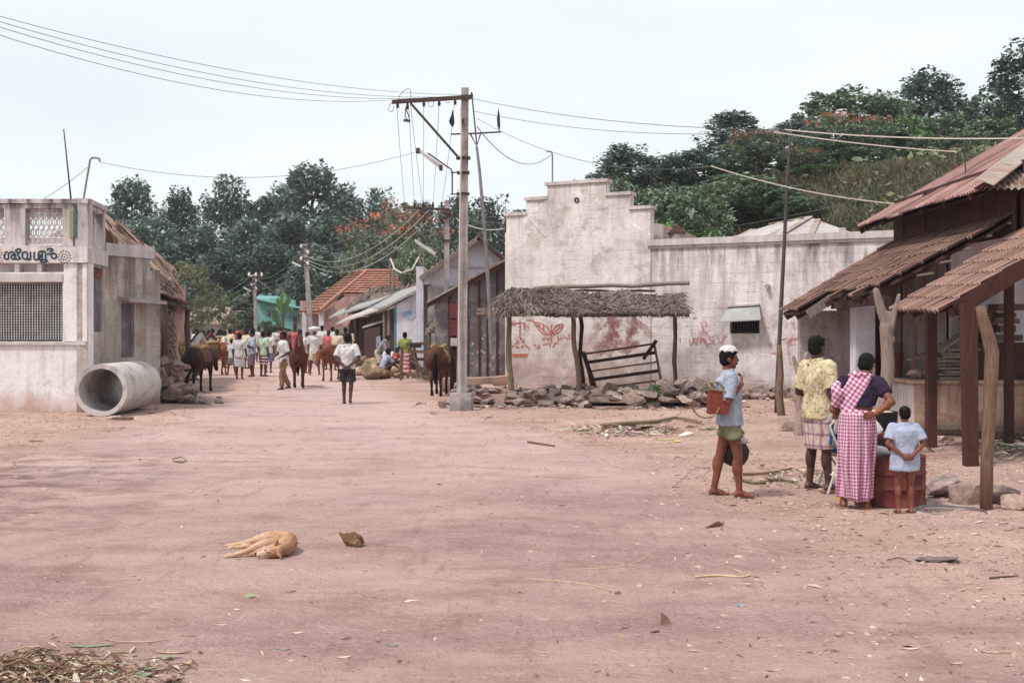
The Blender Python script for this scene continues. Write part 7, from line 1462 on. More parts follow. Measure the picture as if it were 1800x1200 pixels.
# the seated person mostly hidden by the sari
s0 = G(1522, 862); m_ = person(1.42, .011, hip=(0, .10, .33), lean=(0, -.12), armL=((.14, -.16, .42), (.10, -.30, .37)), armR=((-.14, -.16, .42), (-.10, -.30, .37)), legL=((.07, -.16, .30), (.07, -.14, .045)), legR=((-.07, -.16, .30), (-.07, -.14, .045)), lower='lungi', hem=.10, sleeve=.95, shirt=.44, head=(0, -.05, -.03), tilt=R(20))
put_person(m_, (s0.x - .06, s0.y + .28, s0.z), R(95), 'seated person in blue lap cloth on the folding chair, hidden behind the sari', 'skin_red', 'white_cloth', 'blue_cloth', 'people in the right foreground')
# folding chair
c0 = G(1478, 868); CHt = thing('folding_chair', c0, 'pale framed folding chair with blue back between man and woman', 'chair'); cy = c0.y
tube_ = lambda pts, r=.012: MB().tube([V3(p) for p in pts], r, 7)
for dy in (0, .40):
    obj('back_frame', tube_([P(1455, 868, cy) + V3((-.0, dy, 0)), P(1478, 795, cy) + V3((0, dy, 0)), P(1463, 762, cy) + V3((0, dy, 0)), P(1459, 748, cy) + V3((0, dy, 0)), P(1463, 740, cy) + V3((.02, dy, 0))]), M['lamp_white'], CHt); obj('leg', tube_([P(1472, 800, cy) + V3((0, dy, 0)), P(1458, 868, cy) + V3((.36, dy, 0))]), M['lamp_white'], CHt)
obj('back_frame', tube_([P(1463, 740, cy) + V3((.02, 0, 0)), P(1463, 740, cy) + V3((.02, .40, 0))]), M['lamp_white'], CHt); obj('backrest', MB().prism([P(1458, 782, cy) + V3((.01, .01, 0)), P(1462, 742, cy) + V3((.01, .01, 0)), P(1462, 742, cy) + V3((.01, .39, 0)), P(1458, 782, cy) + V3((.01, .39, 0))], (.02, 0, 0)), M['blue_cloth'], CHt)
obj('seat', MB().box(P(1500, 796, cy) + V3((.06, .2, 0)), (.4, .38, .03)), M['blue_cloth'], CHt); obj('stretcher', tube_([P(1466, 836, cy), P(1466, 836, cy) + V3((0, .4, 0))]), M['lamp_white'], CHt)
# drum used as a table, tray, tin, tub
dd = G(1586, 893); dc = V3((dd.x - .01, dd.y + .34, dd.z)); rad = .335; Hd = .47
prof = [(0, 0), (rad, 0), (rad + .008, .01), (rad, .025)]
for zb in (.17, .31): prof += [(rad, zb - .02), (rad + .012, zb), (rad, zb + .02)]
prof += [(rad, Hd - .012), (rad + .010, Hd), (rad - .006, Hd), (rad - .012, Hd - .03), (0, Hd - .03)]
DM = thing('oil_drum', dc, 'low rusty maroon drum standing behind the toddler', 'drum'); obj('shell', MB().lathe(prof, dc, 40), mat('drum_rust', C(104, 46, 42), C(82, 40, 40), 4, .65, .3, 20, .006, c3=C(128, 78, 62), s3=6), DM, auto=35)
o = obj('tray', MB().lathe([(0, 0), (.17, 0), (.20, .03), (.205, .03), (.175, -.006), (0, -.006)], dc + V3((-.16, -.10, Hd + .008)), 20), M['bare_metal'], label='shallow metal tray on the drum edge beside the sari', cat='tray'); recentre(o, dc + V3((-.16, -.10, Hd)))
o = obj('food_bundle', MB().ell(dc + V3((-.16, -.10, Hd + .05)), (.12, .10, .05), None, 10, 6), M['white_cloth'], smooth=True, label='small white bundle lying in the metal tray', cat='bundle'); recentre(o, dc + V3((-.16, -.1, Hd)))
y_ = G(1500, 884); p = V3((y_.x, y_.y + .3, gz(y_.x, y_.y + .3))); TI = thing('yellow_tin', p, 'yellow tin on the ground showing beneath the sari hem', 'tin'); obj('can', MB().lathe([(0, 0), (.085, 0), (.085, .13), (.08, .135), (0, .135)], p, 18), mat('yellow_tin', C(196, 156, 60), C(180, 136, 54), 6, .5, .1), TI)
p = G(1556, 838); TBb = thing('black_tub', p, 'tall black bin full of pale stuff beside the sari', 'bin'); obj('shell', MB().lathe([(0, 0), (.17, 0), (.205, .74), (.195, .74), (.185, .70), (0, .70)], p + V3((.0, .2, .0)), 24), M['dark'], TBb, auto=40); obj('contents', MB().ell(p + V3((0, .2, .70)), (.18, .18, .06), None, 14, 6), M['yellow_print'], TBb, smooth=True)
p = G(1672, 902); pts = [p + V3((.315 * math.cos(a), .34 * math.sin(a), .014 + .0 * math.cos(a))) for a in np.linspace(0, 2 * math.pi, 41)]; WR = thing('wheel_rim', p, 'bare bicycle wheel rim lying flat on the ground by the bark-stripped post', 'wheel rim')
obj('rim', MB().tube(pts, .012, 6), M['lamp_white'], WR); obj('rim_edge', MB().tube([q + V3(((q.x - p.x) * -.05, (q.y - p.y) * -.05, .014)) for q in pts], .007, 5), M['bare_metal'], WR)

# --- people of the street: a few poses, each figure its own object
v = .015
POSE = {
 'back_clasp': person(1.63, .011, armL=((.165, .045, .645), (.02, .105, .535)), armR=((-.165, .045, .645), (-.02, .108, .54)), handL=((-.8, .2, -.4), (0, -1, 0)), handR=((.8, .2, -.4), (0, -1, 0)), lower='shorts', hem=.36, sleeve=.8, shirt=.50, legL=((.056, -.06, .29), (.055, -.05, .045)), legR=((-.05, -.01, .285), (-.045, .075, .06)), loose=1.08),
 'stand_lungi': person(1.65, v, lower='lungi', hem=.27, sleeve=.9, shirt=.47), 'stand_long': person(1.62, v, lower='skirt', hem=.09, sleeve=.7, shirt=.55, armL=((.15, .0, .64), (.07, -.12, .66))),
 'walk_trousers': person(1.66, v, lower='trousers', sleeve=.9, shirt=.47, lean=(0, -.02), armR=((-.14, -.03, .64), (-.09, -.13, .58)), armL=((.14, .02, .64), (.10, -.10, .57)), legL=((.05, -.06, .29), (.05, -.055, .045)), legR=((-.05, .01, .285), (-.05, .12, .06))),
 'stand_shorts': person(1.6, v, lower='shorts', hem=.36, sleeve=.85, shirt=.46, legL=((.075, -.02, .285), (.10, .0, .045)), legR=((-.07, -.01, .285), (-.10, .02, .045))),
 'folded': person(1.66, v, lower='lungi', hem=.25, sleeve=1.0, shirt=.47, armL=((.14, -.03, .645), (-.03, -.12, .69)), armR=((-.14, -.03, .64), (.03, -.125, .67))),
 'bare': person(1.62, v, lower='lungi', hem=.3, top='none'),
 'squat': person(1.6, v, hip=(0, .08, .17), lean=(0, -.13), armL=((.14, -.17, .32), (.05, -.26, .26)), armR=((-.14, -.17, .32), (-.05, -.26, .26)), legL=((.10, -.13, .30), (.07, -.02, .045)), legR=((-.10, -.13, .30), (-.07, -.02, .045)), lower='lungi', hem=.04, sleeve=.8, shirt=.28, head=(0, -.03, 0)),
 'bend': person(1.6, v, lean=(0, -.20), hip=(0, .06, .50), armL=((.11, -.20, .52), (.07, -.24, .36)), armR=((-.11, -.20, .52), (-.07, -.24, .36)), lower='lungi', hem=.26, sleeve=.8, shirt=.47, head=(0, -.06, -.05)),
}
def street(pose, px, pyf, rz, lb, sk, st, lo, sc=1.0): 
    p = G(px, pyf); return put_person(POSE[pose], p, R(rz), lb, sk, st, lo, 'people in the street', sc)
street('back_clasp', 611, 710, 182, 'man walking away mid-road in white shirt and dark shorts, hands behind', 'skin_dark', 'white_cloth', 'dark_cloth')
street('walk_trousers', 499, 685, -55, 'man in khaki trousers and white shirt leading the brown pony', 'skin_dark', 'white_cloth', 'khaki_cloth')
street('stand_lungi', 421, 666, 178, 'man from behind in white shirt and white lungi', 'skin_dark', 'white_cloth', 'white_cloth', .98); street('stand_shorts', 407, 659, 200, 'slight youth in white just left of the white-lungi man', 'skin_dark', 'white_cloth', 'grey_cloth', .86)
street('folded', 443, 662, -60, 'man in pale blue shirt and purple plaid lungi with folded arms', 'skin_dark', 'blue_grey_cloth', 'purple_plaid', 1.02); street('stand_lungi', 463, 662, 150, 'person in pale green shirt and boldly striped lungi', 'skin_dark', 'green_white_cloth', 'stripe_cloth', 1.0)
street('stand_lungi', 472, 655, 170, 'man in white behind the striped lungi wearer', 'skin', 'white_cloth', 'blue_check', 1.0); street('stand_lungi', 434, 648, 150, 'man in cream shirt standing behind the folded-arms man', 'skin_dark', 'cream_cloth', 'white_cloth', 1.06)
street('stand_shorts', 553, 659, 10, 'man facing us in white shirt and pale shorts with cloth on his head', 'skin', 'white_cloth', 'cream_cloth', 1.08); street('stand_lungi', 541, 656, 60, 'person in pink lungi beside the man with head cloth', 'skin', 'white_cloth', 'pink_cloth', .98)
street('bare', 502, 643, 20, 'bare-chested man behind the pale tan pony', 'skin_red', None, 'red_cloth', 1.1); street('stand_long', 527, 644, -70, 'slim figure in yellow with white turban in mid-street', 'skin_dark', 'yellow_cloth', 'green_cloth', 1.05)
street('stand_lungi', 577, 650, -20, 'man in pale pink shirt beside the front-facing pony', 'skin_dark', 'pink_cloth', 'white_cloth', 1.02); street('folded', 593, 651, 160, 'man in cream left of the hands-behind walker', 'skin_dark', 'cream_cloth', 'brown_cloth', 1.04); street('stand_lungi', 607, 648, 190, 'dark-shirted man beyond the hands-behind walker', 'skin_dark', 'dark_cloth', 'red_cloth', 1.1)
street('stand_long', 638, 638, 150, 'woman in orange top and blue check skirt before the shop', 'skin_dark', 'orange_cloth', 'blue_check', 1.05); street('stand_long', 630, 637, 120, 'figure in brown orange cloth in the shop doorway', 'skin_dark', 'brown_cloth', 'dark_cloth', 1.0)
street('bend', 668, 657, 80, 'person in grey white bending over the sacks', 'skin_dark', 'grey_cloth', 'cream_cloth', 1.0); street('squat', 684, 650, -10, 'squatting trader in white behind the sacks', 'skin_dark', 'white_cloth', 'white_cloth'); street('squat', 694, 654, 60, 'squatting figure in pink beside the sari standing woman', 'skin_dark', 'red_cloth', 'white_cloth', .95)
street('stand_long', 712, 664, 170, 'woman in green blouse and red striped sari by the wooden frame', 'skin_dark', 'green_cloth', 'red_white_stripe', 1.0); street('squat', 735, 664, 10, 'person sitting behind the wooden frame', 'skin_dark', 'dark_cloth', 'cream_cloth', 1.15)
for i, (po, px, py, rz, lb, sk, st, lo, sc) in enumerate((('stand_lungi', 395, 646, 100, 'man in white shirt by the tan packed pony', 'skin_dark', 'white_cloth', 'blue_grey_cloth', 1.0), ('folded', 411, 632, 20, 'distant man in pinkish shirt above the youth in white', 'skin_dark', 'pink_cloth', 'white_cloth', 1.0), ('stand_lungi', 385, 632, -60, 'distant man in blue shirt by the far ponies', 'skin_dark', 'blue_cloth', 'white_cloth', 1.0), ('stand_lungi', 401, 622, 40, 'distant figure in white at the street end, left one', 'skin_dark', 'white_cloth', 'grey_cloth', 1.1), ('stand_long', 420, 619, 10, 'distant figure in red at the street end', 'skin_dark', 'red_cloth', 'pink_cloth', 1.1), ('stand_lungi', 369, 624, 90, 'distant man in cream beside the far hut', 'skin_dark', 'cream_cloth', 'white_cloth', 1.1), ('walk_trousers', 391, 612, 0, 'tiny figure in dark clothes walking from the street end', 'skin_dark', 'dark_cloth', 'dark_cloth', 1.1), ('stand_shorts', 487, 634, 30, 'man in white behind the pale tan pony head', 'skin_dark', 'white_cloth', 'brown_cloth', 1.1),
        ('stand_lungi', 345, 640, 60, 'man in white among the left-hand ponies', 'skin_dark', 'white_cloth', 'white_cloth', 1.05), ('stand_lungi', 316, 655, 80, 'man in blue under the hut porch', 'skin_dark', 'blue_cloth', 'cream_cloth', 1.0), ('stand_lungi', 566, 640, 180, 'man in white far behind the pink-shirted man', 'skin_dark', 'white_cloth', 'white_cloth', 1.15), ('stand_long', 518, 632, 0, 'tiny woman in pink beyond the yellow figure', 'skin_dark', 'pink_cloth', 'pink_cloth', 1.1), ('stand_lungi', 455, 636, 30, 'man in white at the foot of the farthest pole', 'skin_dark', 'white_cloth', 'white_cloth', 1.1),
        ('folded', 374, 640, 120, 'man in grey behind the chestnut pony', 'skin_dark', 'grey_cloth', 'white_cloth', 1.05), ('walk_trousers', 404, 642, 150, 'man in brown trousers walking up between ponies and youth', 'skin_dark', 'cream_cloth', 'brown_cloth', 1.05), ('stand_long', 357, 622, 200, 'woman in yellow near the far hut door', 'skin_dark', 'yellow_cloth', 'red_cloth', 1.1), ('squat', 338, 668, 80, 'person squatting by the hut post', 'skin_dark', 'brown_cloth', 'white_cloth', 1.0), ('folded', 444, 628, 200, 'distant man in grey left of the farthest pole', 'skin_dark', 'grey_cloth', 'grey_cloth', 1.1), ('bare', 468, 630, 40, 'distant bare-chested man right of the farthest pole', 'skin_dark', None, 'white_cloth', 1.1), ('stand_shorts', 494, 626, 90, 'distant youth in orange beyond the bare-chested man', 'skin_dark', 'orange_cloth', 'dark_cloth', 1.1), ('walk_trousers', 548, 634, 10, 'distant man in dark trousers coming down mid-street', 'skin_dark', 'blue_grey_cloth', 'dark_cloth', 1.1), ('stand_lungi', 585, 634, 120, 'man in purple plaid before the shop posts', 'skin_dark', 'white_cloth', 'purple_plaid', 1.1), ('squat', 676, 664, 120, 'trader in blue squatting at the front of the sacks', 'skin_dark', 'blue_grey_cloth', 'brown_cloth', 1.0), ('stand_long', 658, 640, 60, 'woman in pink behind the sack heap', 'skin_dark', 'pink_cloth', 'green_cloth', 1.0), ('folded', 620, 640, 100, 'man in cream leaning by the shop counter', 'skin_dark', 'cream_cloth', 'stripe_cloth', 1.05), ('squat', 722, 660, -40, 'person in yellow squatting behind the rail rack', 'skin_dark', 'yellow_cloth', 'brown_cloth', 1.0))): street(po, px, py, rz, lb, sk, st, lo, sc)
q = G(553, 659); o = obj('head_bundle', MB().ell((q.x, q.y, q.z + 1.72), (.24, .22, .10), None, 12, 8), M['white_cloth'], smooth=True, label='wide white bundle on the head of the pale-shorts man', cat='bundle'); recentre(o, (q.x, q.y, q.z + 1.68))

# --- ponies
def coat(name, a, b, c=None): 
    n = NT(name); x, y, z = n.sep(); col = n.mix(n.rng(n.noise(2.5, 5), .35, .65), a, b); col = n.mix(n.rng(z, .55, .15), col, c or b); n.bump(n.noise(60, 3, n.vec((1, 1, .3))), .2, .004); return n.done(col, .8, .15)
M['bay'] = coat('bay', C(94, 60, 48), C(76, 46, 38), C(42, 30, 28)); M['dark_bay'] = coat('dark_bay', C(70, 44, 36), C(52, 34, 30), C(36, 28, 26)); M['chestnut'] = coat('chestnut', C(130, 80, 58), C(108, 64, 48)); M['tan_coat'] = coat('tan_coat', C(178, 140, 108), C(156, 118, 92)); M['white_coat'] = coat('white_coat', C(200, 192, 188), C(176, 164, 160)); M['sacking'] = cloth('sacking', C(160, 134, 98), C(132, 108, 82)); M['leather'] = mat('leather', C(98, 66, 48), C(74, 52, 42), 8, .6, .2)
PONY = [pony(0, .6), pony(.75, -.4)]
def put_pony(k, px, pyf, rz, lb, ct, hair='hair', pack=None, sc=1.0, packlb=None):
    p = G(px, pyf); t = thing('pony', p, lb, 'pony', 'ponies in the street', R(rz)); t.scale = (sc,) * 3
    link('body', PONY[k]['body'], M[ct], t); link('mane', PONY[k]['mane'], M[hair], t); link('tail', PONY[k]['tail'], M[hair], t)
    if pack:
        s = MB()
        for y in np.linspace(-.22, .26, 6): 
            for a, b in zip(np.linspace(-1.9, 1.7, 9)[:-1], np.linspace(-1.9, 1.7, 9)[1:]): s.cap((.255 * math.sin(a), y, .95 + .29 * math.cos(a)), (.255 * math.sin(b), y, .95 + .29 * math.cos(b)), .045, .045, 6)
        o = link('pack_saddle', melt(s, .03, 3, .5, 'pack_saddle'), M[pack]); o.location = p; o.rotation_euler = (0, 0, R(rz)); o.scale = (sc,) * 3; tag(o, packlb, 'pack saddle', 'pack saddles on the ponies')
        pad = MB()
        for s_ in (-1, 1): pad.cap((s_ * .14, -.20, 1.27), (s_ * .14, .24, 1.25), .07, .07)
        o = link('bolster', melt(pad, .025, 3, .5, 'bolster'), M['sacking'], o)
    return t
put_pony(1, 350, 690, 172, 'dark bay pony seen from behind beside the stone wall', 'dark_bay', 'hair', 'leather', 1.0, 'brown pack saddle on the dark bay pony by the stone wall')
put_pony(0, 318, 668, 150, 'white-backed pony behind the dark bay one by the hut', 'white_coat', 'hair', 'sacking', 1.0, 'sacking pad on the white-backed pony by the hut'); put_pony(1, 372, 660, 110, 'chestnut pony with lowered head beyond the dark bay pony', 'chestnut', 'hair', 'leather', 1.0, 'pack saddle on the chestnut pony with lowered head')
put_pony(1, 384, 640, 60, 'tan pony near the man in white at the left', 'tan_coat', 'hair', 'sacking', 1.05, 'tan pad on the pony near the left-hand man in white'); put_pony(0, 362, 632, 100, 'brown pony farther back under the hut porch line', 'bay', 'hair', None, 1.0); put_pony(0, 340, 648, 140, 'bay pony standing between white-backed pony and hut porch', 'bay', 'hair', None, 1.0)
put_pony(0, 525, 681, 12, 'bay pony led by the man in khaki trousers', 'bay', 'hair', None, .98); put_pony(1, 481, 647, -60, 'pale tan pony in mid-street behind the striped lungi', 'tan_coat', 'hair', 'sacking', 1.0, 'light pad on the pale tan pony in mid-street')
put_pony(1, 586, 669, -18, 'dark chestnut pony facing us beside the hands-behind walker', 'chestnut', 'hair', None, .98); put_pony(1, 772, 694, 176, 'bay pack pony seen from behind beside the nearest pole', 'bay', 'hair', 'sacking', 1.03, 'folded sacking pack on the bay pony by the nearest pole')
put_pony(1, 398, 634, 200, 'dark pony at the rear of the left-hand group', 'dark_bay', 'hair', 'sacking', 1.1, 'pad on the dark pony at the rear of the left-hand group'); put_pony(0, 425, 624, 150, 'small distant bay pony at the street end', 'bay', 'hair', None, 1.1); put_pony(1, 560, 640, 80, 'distant tan pony crossing beyond the head-cloth man', 'tan_coat', 'hair', None, 1.1); put_pony(1, 602, 645, 200, 'distant dark pony beyond the dark-shirted man', 'dark_bay', 'hair', None, 1.05)
# --- the sleeping dog
def dogmat():
    n = NT('dog_coat'); x, y, z = n.sep(); col = n.mix(n.rng(n.noise(9, 5), .35, .65), C(188, 148, 120), C(164, 122, 98))
    mz = n.math('SUBTRACT', 1.0, n.math('MULTIPLY', n.math('SQRT', n.math('ADD', n.math('MULTIPLY', x, x), n.math('MULTIPLY', y, y))), 9.0), True); col = n.mix(mz, col, C(200, 178, 166))
    x2, y2, z2 = n.sep(); lb_ = n.math('MULTIPLY', n.rng(x2, .08, -.02), n.rng(n.noise(5, 4), .3, .6), True); col = n.mix(n.math('MULTIPLY', lb_, .6), col, C(214, 184, 158)); dk_ = n.math('MULTIPLY', n.rng(x2, .15, .22), n.rng(n.noise(7, 4), .35, .6), True); col = n.mix(n.math('MULTIPLY', dk_, .6), col, C(132, 92, 72))
    pw = n.rng(x, -.10, -.24); col = n.mix(n.math('MULTIPLY', pw, .5), col, C(206, 172, 140)); col = n.mix(n.math('MULTIPLY', n.rng(n.noise(26, 4, n.vec((1, .5, 1))), .5, .7), .5), col, C(128, 90, 72)); n.bump(n.noise(110, 4, n.vec((1, .3, 1))), .9, .008); return n.done(col, .9, .1)
dp = G(451, 984); DG = thing('dog', dp, 'small tan dog asleep on its side in the road', 'dog'); link('body', dog_shape(), dogmat(), DG)
for nm, c, r in (('nose', (-.008, .018, .044), (.010, .011, .009)), ('eye', (.060, .012, .072), (.008, .005, .003)), ('eye', (.075, -.006, .058), (.007, .004, .003))): o = link(nm, MB().ell(c, r, None, 10, 6).mesh(nm, True), M['dark'], DG)
g = MB(); 
for k in range(3): g.cap((.130 + .004 * k, .031, .106 + .012 * k), (.139 + .003 * k, .030, .120 + .011 * k), .010 - .002 * k, .006 - .001 * k, 6)
link('inner_ear', g.mesh('inner_ear', True), M['brown_cloth'], DG)
# ------------------------------------------------------------------ sacks, wooden frame, roadside odds and ends
def sackm(name, a, b, c): n = NT(name); col = n.mix(n.rng(n.noise(4, 5), .35, .65), a, b); col = n.mix(n.math('MULTIPLY', n.rng(n.noise(2.2, 5, n.vec((1, 1, 1), loc=(3, 1, 4))), .5, .6), .8), col, c); n.bump(n.noise(16, 5), .9, .06); return n.done(col, .95, .1)
M['sack'] = sackm('sack', C(152, 130, 106), C(134, 110, 88), C(108, 90, 72)); M['green_load'] = sackm('green_load', C(132, 126, 96), C(152, 138, 110), C(122, 104, 84)); M['pale_sack'] = sackm('pale_sack', C(192, 172, 146), C(168, 144, 120), C(150, 120, 96))
def sack(px, py, w, h, d, mt, lb, seed, rz=0.0):
    w, h, d = w * .74, h * .8, d * .74; r = np.random.default_rng(seed); p = G(px, py); g = MB(); g.ell((0, 0, h * .45), (w / 2, d / 2, h / 2), None, 18, 10)
    for k in range(5): q = r.normal(size=3); q /= np.linalg.norm(q); g.ell((q[0] * w * .28, q[1] * d * .28, h * .45 + q[2] * h * .22), (w * .27, d * .27, h * .27), None, 10, 8)
    g.v = [(x, y, max(z, .0)) for x, y, z in g.v]; me = melt(g, .03, 4, .5, 'sack'); V_ = np.array([v_.co[:] for v_ in me.vertices]); q_ = fbm(V_[:, 0] * 5 + seed * 3 + V_[:, 2] * 2, V_[:, 1] * 5 + V_[:, 2] * 4, 3)[:, None]; V_ = V_ * (1 + .30 * q_); me.vertices.foreach_set('co', V_.ravel().astype(np.float32)); o = link('sack', me, M[mt]); o.location = p; o.rotation_euler = (0, 0, rz); return tag(o, lb, 'sack', 'loads heaped at the roadside')
sack(654, 667, .95, .5, .6, 'sack', 'brown bulging sack nearest the road in the heap', 1, .2); sack(642, 657, .7, .42, .6, 'green_load', 'greenish bundle just right of the hands-behind walker', 2); sack(668, 652, .8, .5, .6, 'green_load', 'green leafy load at the middle of the sack heap', 3); sack(654, 650, .8, .68, .6, 'pale_sack', 'pale sack at the back of the heap', 4)
sack(690, 662, .75, .5, .6, 'pale_sack', 'pale round sack at the right end of the heap', 5); sack(684, 648, .8, .62, .6, 'sack', 'brown sack beside the squatting trader', 6); sack(626, 646, .7, .6, .6, 'sack', 'sack half hidden behind the hands-behind walker', 7); sack(702, 655, .6, .45, .5, 'sack', 'small sack at the foot of the striped sari', 8)
for k, (px, py, w, mt) in enumerate(((632, 660, .5, 'pale_sack'), (646, 663, .55, 'sack'), (660, 661, .5, 'pale_sack'), (672, 666, .5, 'sack'), (664, 646, .6, 'green_load'), (640, 645, .6, 'sack'), (676, 655, .55, 'pale_sack'), (648, 650, .6, 'green_load'), (698, 664, .4, 'sack'), (660, 655, .55, 'sack'))): sack(px, py, w * 1.3, w * random.uniform(.8, 1.1), w * 1.2, mt, 'smaller bundle wedged among the loads of the roadside heap', 20 + k, random.uniform(0, 3))
FR = thing('rail_rack', tuple(G(735, 668)), 'rough wooden rack of rails standing beside the pack pony', 'rack'); Yf = 38.2
for (x0, y0, x1, y1, dy, nm) in ((705, 668, 707, 610, 0, 'upright'), (716, 603, 744, 660, .2, 'upright'), (727, 604, 736, 664, .5, 'upright'), (757, 606, 764, 660, .6, 'upright'), (715, 605, 757, 603, .3, 'rail'), (719, 617, 758, 619, .3, 'rail'), (728, 631, 760, 632, .4, 'rail'), (735, 647, 766, 649, .4, 'rail'), (706, 657, 762, 664, .1, 'rail')): obj(nm, MB().beam(P(x0, y0, Yf + dy), P(x1, y1, Yf + dy), .09, .10), M['pole_wood'], FR)
obj('shade_cloth', MB().prism([P(719, 604, Yf + .25), P(742, 604, Yf + .25), P(740, 611, Yf + .25), P(721, 611, Yf + .25)], (0, .04, 0)), M['dark_cloth'], FR)
# stones and lumps along the verge
for i, (px, py, s, lb) in enumerate(((777, 716, (.32, .3, .24), 'rounded stone at the road edge left of the pole footing'), (760, 728, (.12, .12, .1), 'small stone alone on the verge left of the pole footing'), (830, 712, (.36, .3, .24), 'stone against the right side of the pole footing'), (858, 735, (.22, .16, .1), 'flat pale stone on the ground right of the tall pole'), (1660, 872, (.46, .40, .36), 'big grey rock beside the oil drum and porch posts'), (1702, 884, (.40, .34, .32), 'rock left of the bark-stripped post'), (1762, 886, (.36, .32, .30), 'rock right of the bark-stripped post'), (1790, 896, (.36, .3, .28), 'rock at the right frame edge near the post'), (1690, 860, (.24, .2, .14), 'smaller rock behind the rocks by the post'), (1655, 772, (.5, .36, .26), 'pale boulder at the foot of the plinth between posts'), (1615, 760, (.4, .34, .3), 'stone at the plinth corner below the ribbed panel'), (1085, 1044, (.06, .05, .04), 'pebble at the end of the thin curved stick'), (1330, 1016, (.05, .06, .03), 'pebble by the yellow straw stick'), (1475, 1118, (.07, .06, .05), 'round pebble in the lower right foreground'), (318, 812, (.2, .1, .04), 'flat chip lying in the dirt left of the road'), (1150, 1112, (.06, .05, .04), 'greenish pebble below the brick shard'), (1648, 985, (.36, .22, .05), 'flat pale slab half buried in the right foreground'))):
    w = G(px, py); tag(stone('stone', w + V3((0, 0, s[2] * .25)), s, lib=PALE if i % 2 else STONES, tilt=.15), lb, 'stone', 'single stones on the ground')
hk = G(621, 963); g = MB(); hm = Matrix.Rotation(R(-24), 4, 'Z') @ Matrix.Rotation(R(10), 4, 'Y'); g.ell((0, 0, .05), (.088, .058, .054), hm, 16, 10); g.ell((.035, -.02, .045), (.05, .056, .05), hm, 12, 8); g.cap((-.06, .03, .07), (-.105, .05, .09), .032, .010)
o = link('coconut_husk', (lambda me: (me.vertices.foreach_set('co', (lambda A: (A * (1 + .22 * fbm(A[:, 0] * 60 + A[:, 2] * 30, A[:, 1] * 70 + A[:, 2] * 50, 3)[:, None])).ravel().astype(np.float32))(np.array([v.co[:] for v in me.vertices]))), me)[1])(melt(g, .006, 1, .5, 'husk')), mat('husk', C(128, 92, 70), C(100, 70, 56), 9, .95, 1.0, 60, .02, c3=C(168, 146, 122), s3=8, stretch=(.4, 1, 1))); o.location = hk + V3((-.01, .06, 0)); tag(o, 'shaggy brown coconut husk lying on the road right of the dog', 'husk')
bs = G(1170, 1099); obj('brick_shard', MB().prism([bs + V3(q) for q in ((-.025, 0, 0), (.04, 0, 0), (.018, .01, .04), (-.02, .01, .07))], (0, .03, 0)), M['old_tile'], label='upright brownish brick shard standing in the foreground dirt', cat='brick shard'); recentre(bpy.data.objects['brick_shard'], bs)
M['pale_straw'] = mat('pale_straw', C(206, 180, 146), C(176, 148, 122), 30, .8, .2)
def stick(pts, r, lb, m='pole_wood', cat='stick'):
    q = [G(x, y) for x, y in pts]; q = [p + V3((0, 0, r * .9 + .004)) for p in q]; pr = smooth_line([tuple(p) for p in q], 4); return tag(recentre(obj('stick', MB().tube(pr, [r * (1 - .5 * i / len(pr)) for i in range(len(pr))], 6), M[m]), q[0]), lb, cat, 'sticks on the ground')
stick([(1057, 752), (1100, 748), (1150, 745), (1190, 738), (1232, 746)], .045, 'long forked branch lying before the stone platform', 'bamboo'); stick([(928, 779), (975, 786)], .02, 'straight stick in the dirt right of the road'); stick([(1221, 1017), (1262, 1014), (1300, 1017), (1320, 1013)], .010, 'yellow straw stick lying in the right foreground', 'pale_straw'); stick([(922, 1018), (1000, 1024), (1050, 1032), (1086, 1043)], .0045, 'thin curved dry stem in the middle foreground', 'pale_straw')
stick([(1290, 842), (1330, 852), (1366, 846), (1402, 850)], .022, 'thin pale branch on the ground behind the boy', 'bamboo'); stick([(1306, 836), (1352, 834), (1392, 826)], .02, 'darker branch on the ground between boy and man', 'pole_wood'); stick([(175, 1080), (215, 1078), (252, 1072), (278, 1056)], .0035, 'thin pale stem on the dirt above the leaf litter', 'pale_straw'); stick([(1000, 1002), (1080, 998), (1130, 984), (1150, 966)], .004, 'long thin creeper stem in the centre foreground', 'pale_straw')
stick([(303, 808), (318, 805), (327, 810), (316, 815), (303, 811)], .008, 'small loop of dry vine lying on the road', 'bamboo'); stick([(52, 777), (76, 776)], .012, 'short straw on the dirt before the corner shop', 'bamboo'); stick([(1560, 986), (1582, 982), (1600, 990)], .006, 'small twig beside the buried slab'); stick([(1740, 1018), (1790, 1014)], .008, 'dark twig near the right frame edge', 'old_wood')
def leaf(px, py, l, w, a, m, lb, curl=.005):
    p = G(px, py); g = MB(); n = 6; v = []
    for i in range(n + 1): t = i / n; ww = w / 2 * math.sin(math.pi * (t * .92 + .04)); z = .006 + curl * (2 * t - 1) ** 2; v += [(l * (t - .5), -ww, z + curl * .4), (l * (t - .5), 0, z), (l * (t - .5), ww, z + curl * .4)]
    f = [(3 * i + j, 3 * i + 3 + j, 3 * i + 4 + j, 3 * i + 1 + j) for i in range(n) for j in (0, 1)]
    o = link('leaf', g.add(v, f).mesh('leaf', True), M[m]); o.location = p; o.rotation_euler = (0, 0, a); return tag(o, lb, 'leaf', 'fallen leaves on the ground')
M['dry_leaf'] = mat('dry_leaf', C(186, 160, 140), C(150, 118, 96), 20, .8, .3, 60, .004); M['green_leaf'] = mat('green_leaf', C(112, 122, 92), C(150, 152, 128), 16, .6, .3, 60, .004); M['pale_leaf'] = mat('pale_leaf', C(206, 190, 166), C(186, 164, 140), 16, .7, .3, 60, .004); M['blue_plastic'] = mat('blue_plastic', C(80, 140, 150), C(176, 196, 196), 30, .4, 0); M['yellow_leaf'] = mat('yellow_leaf', C(206, 200, 110), C(186, 176, 90), 16, .6, .2); M['litter'] = None
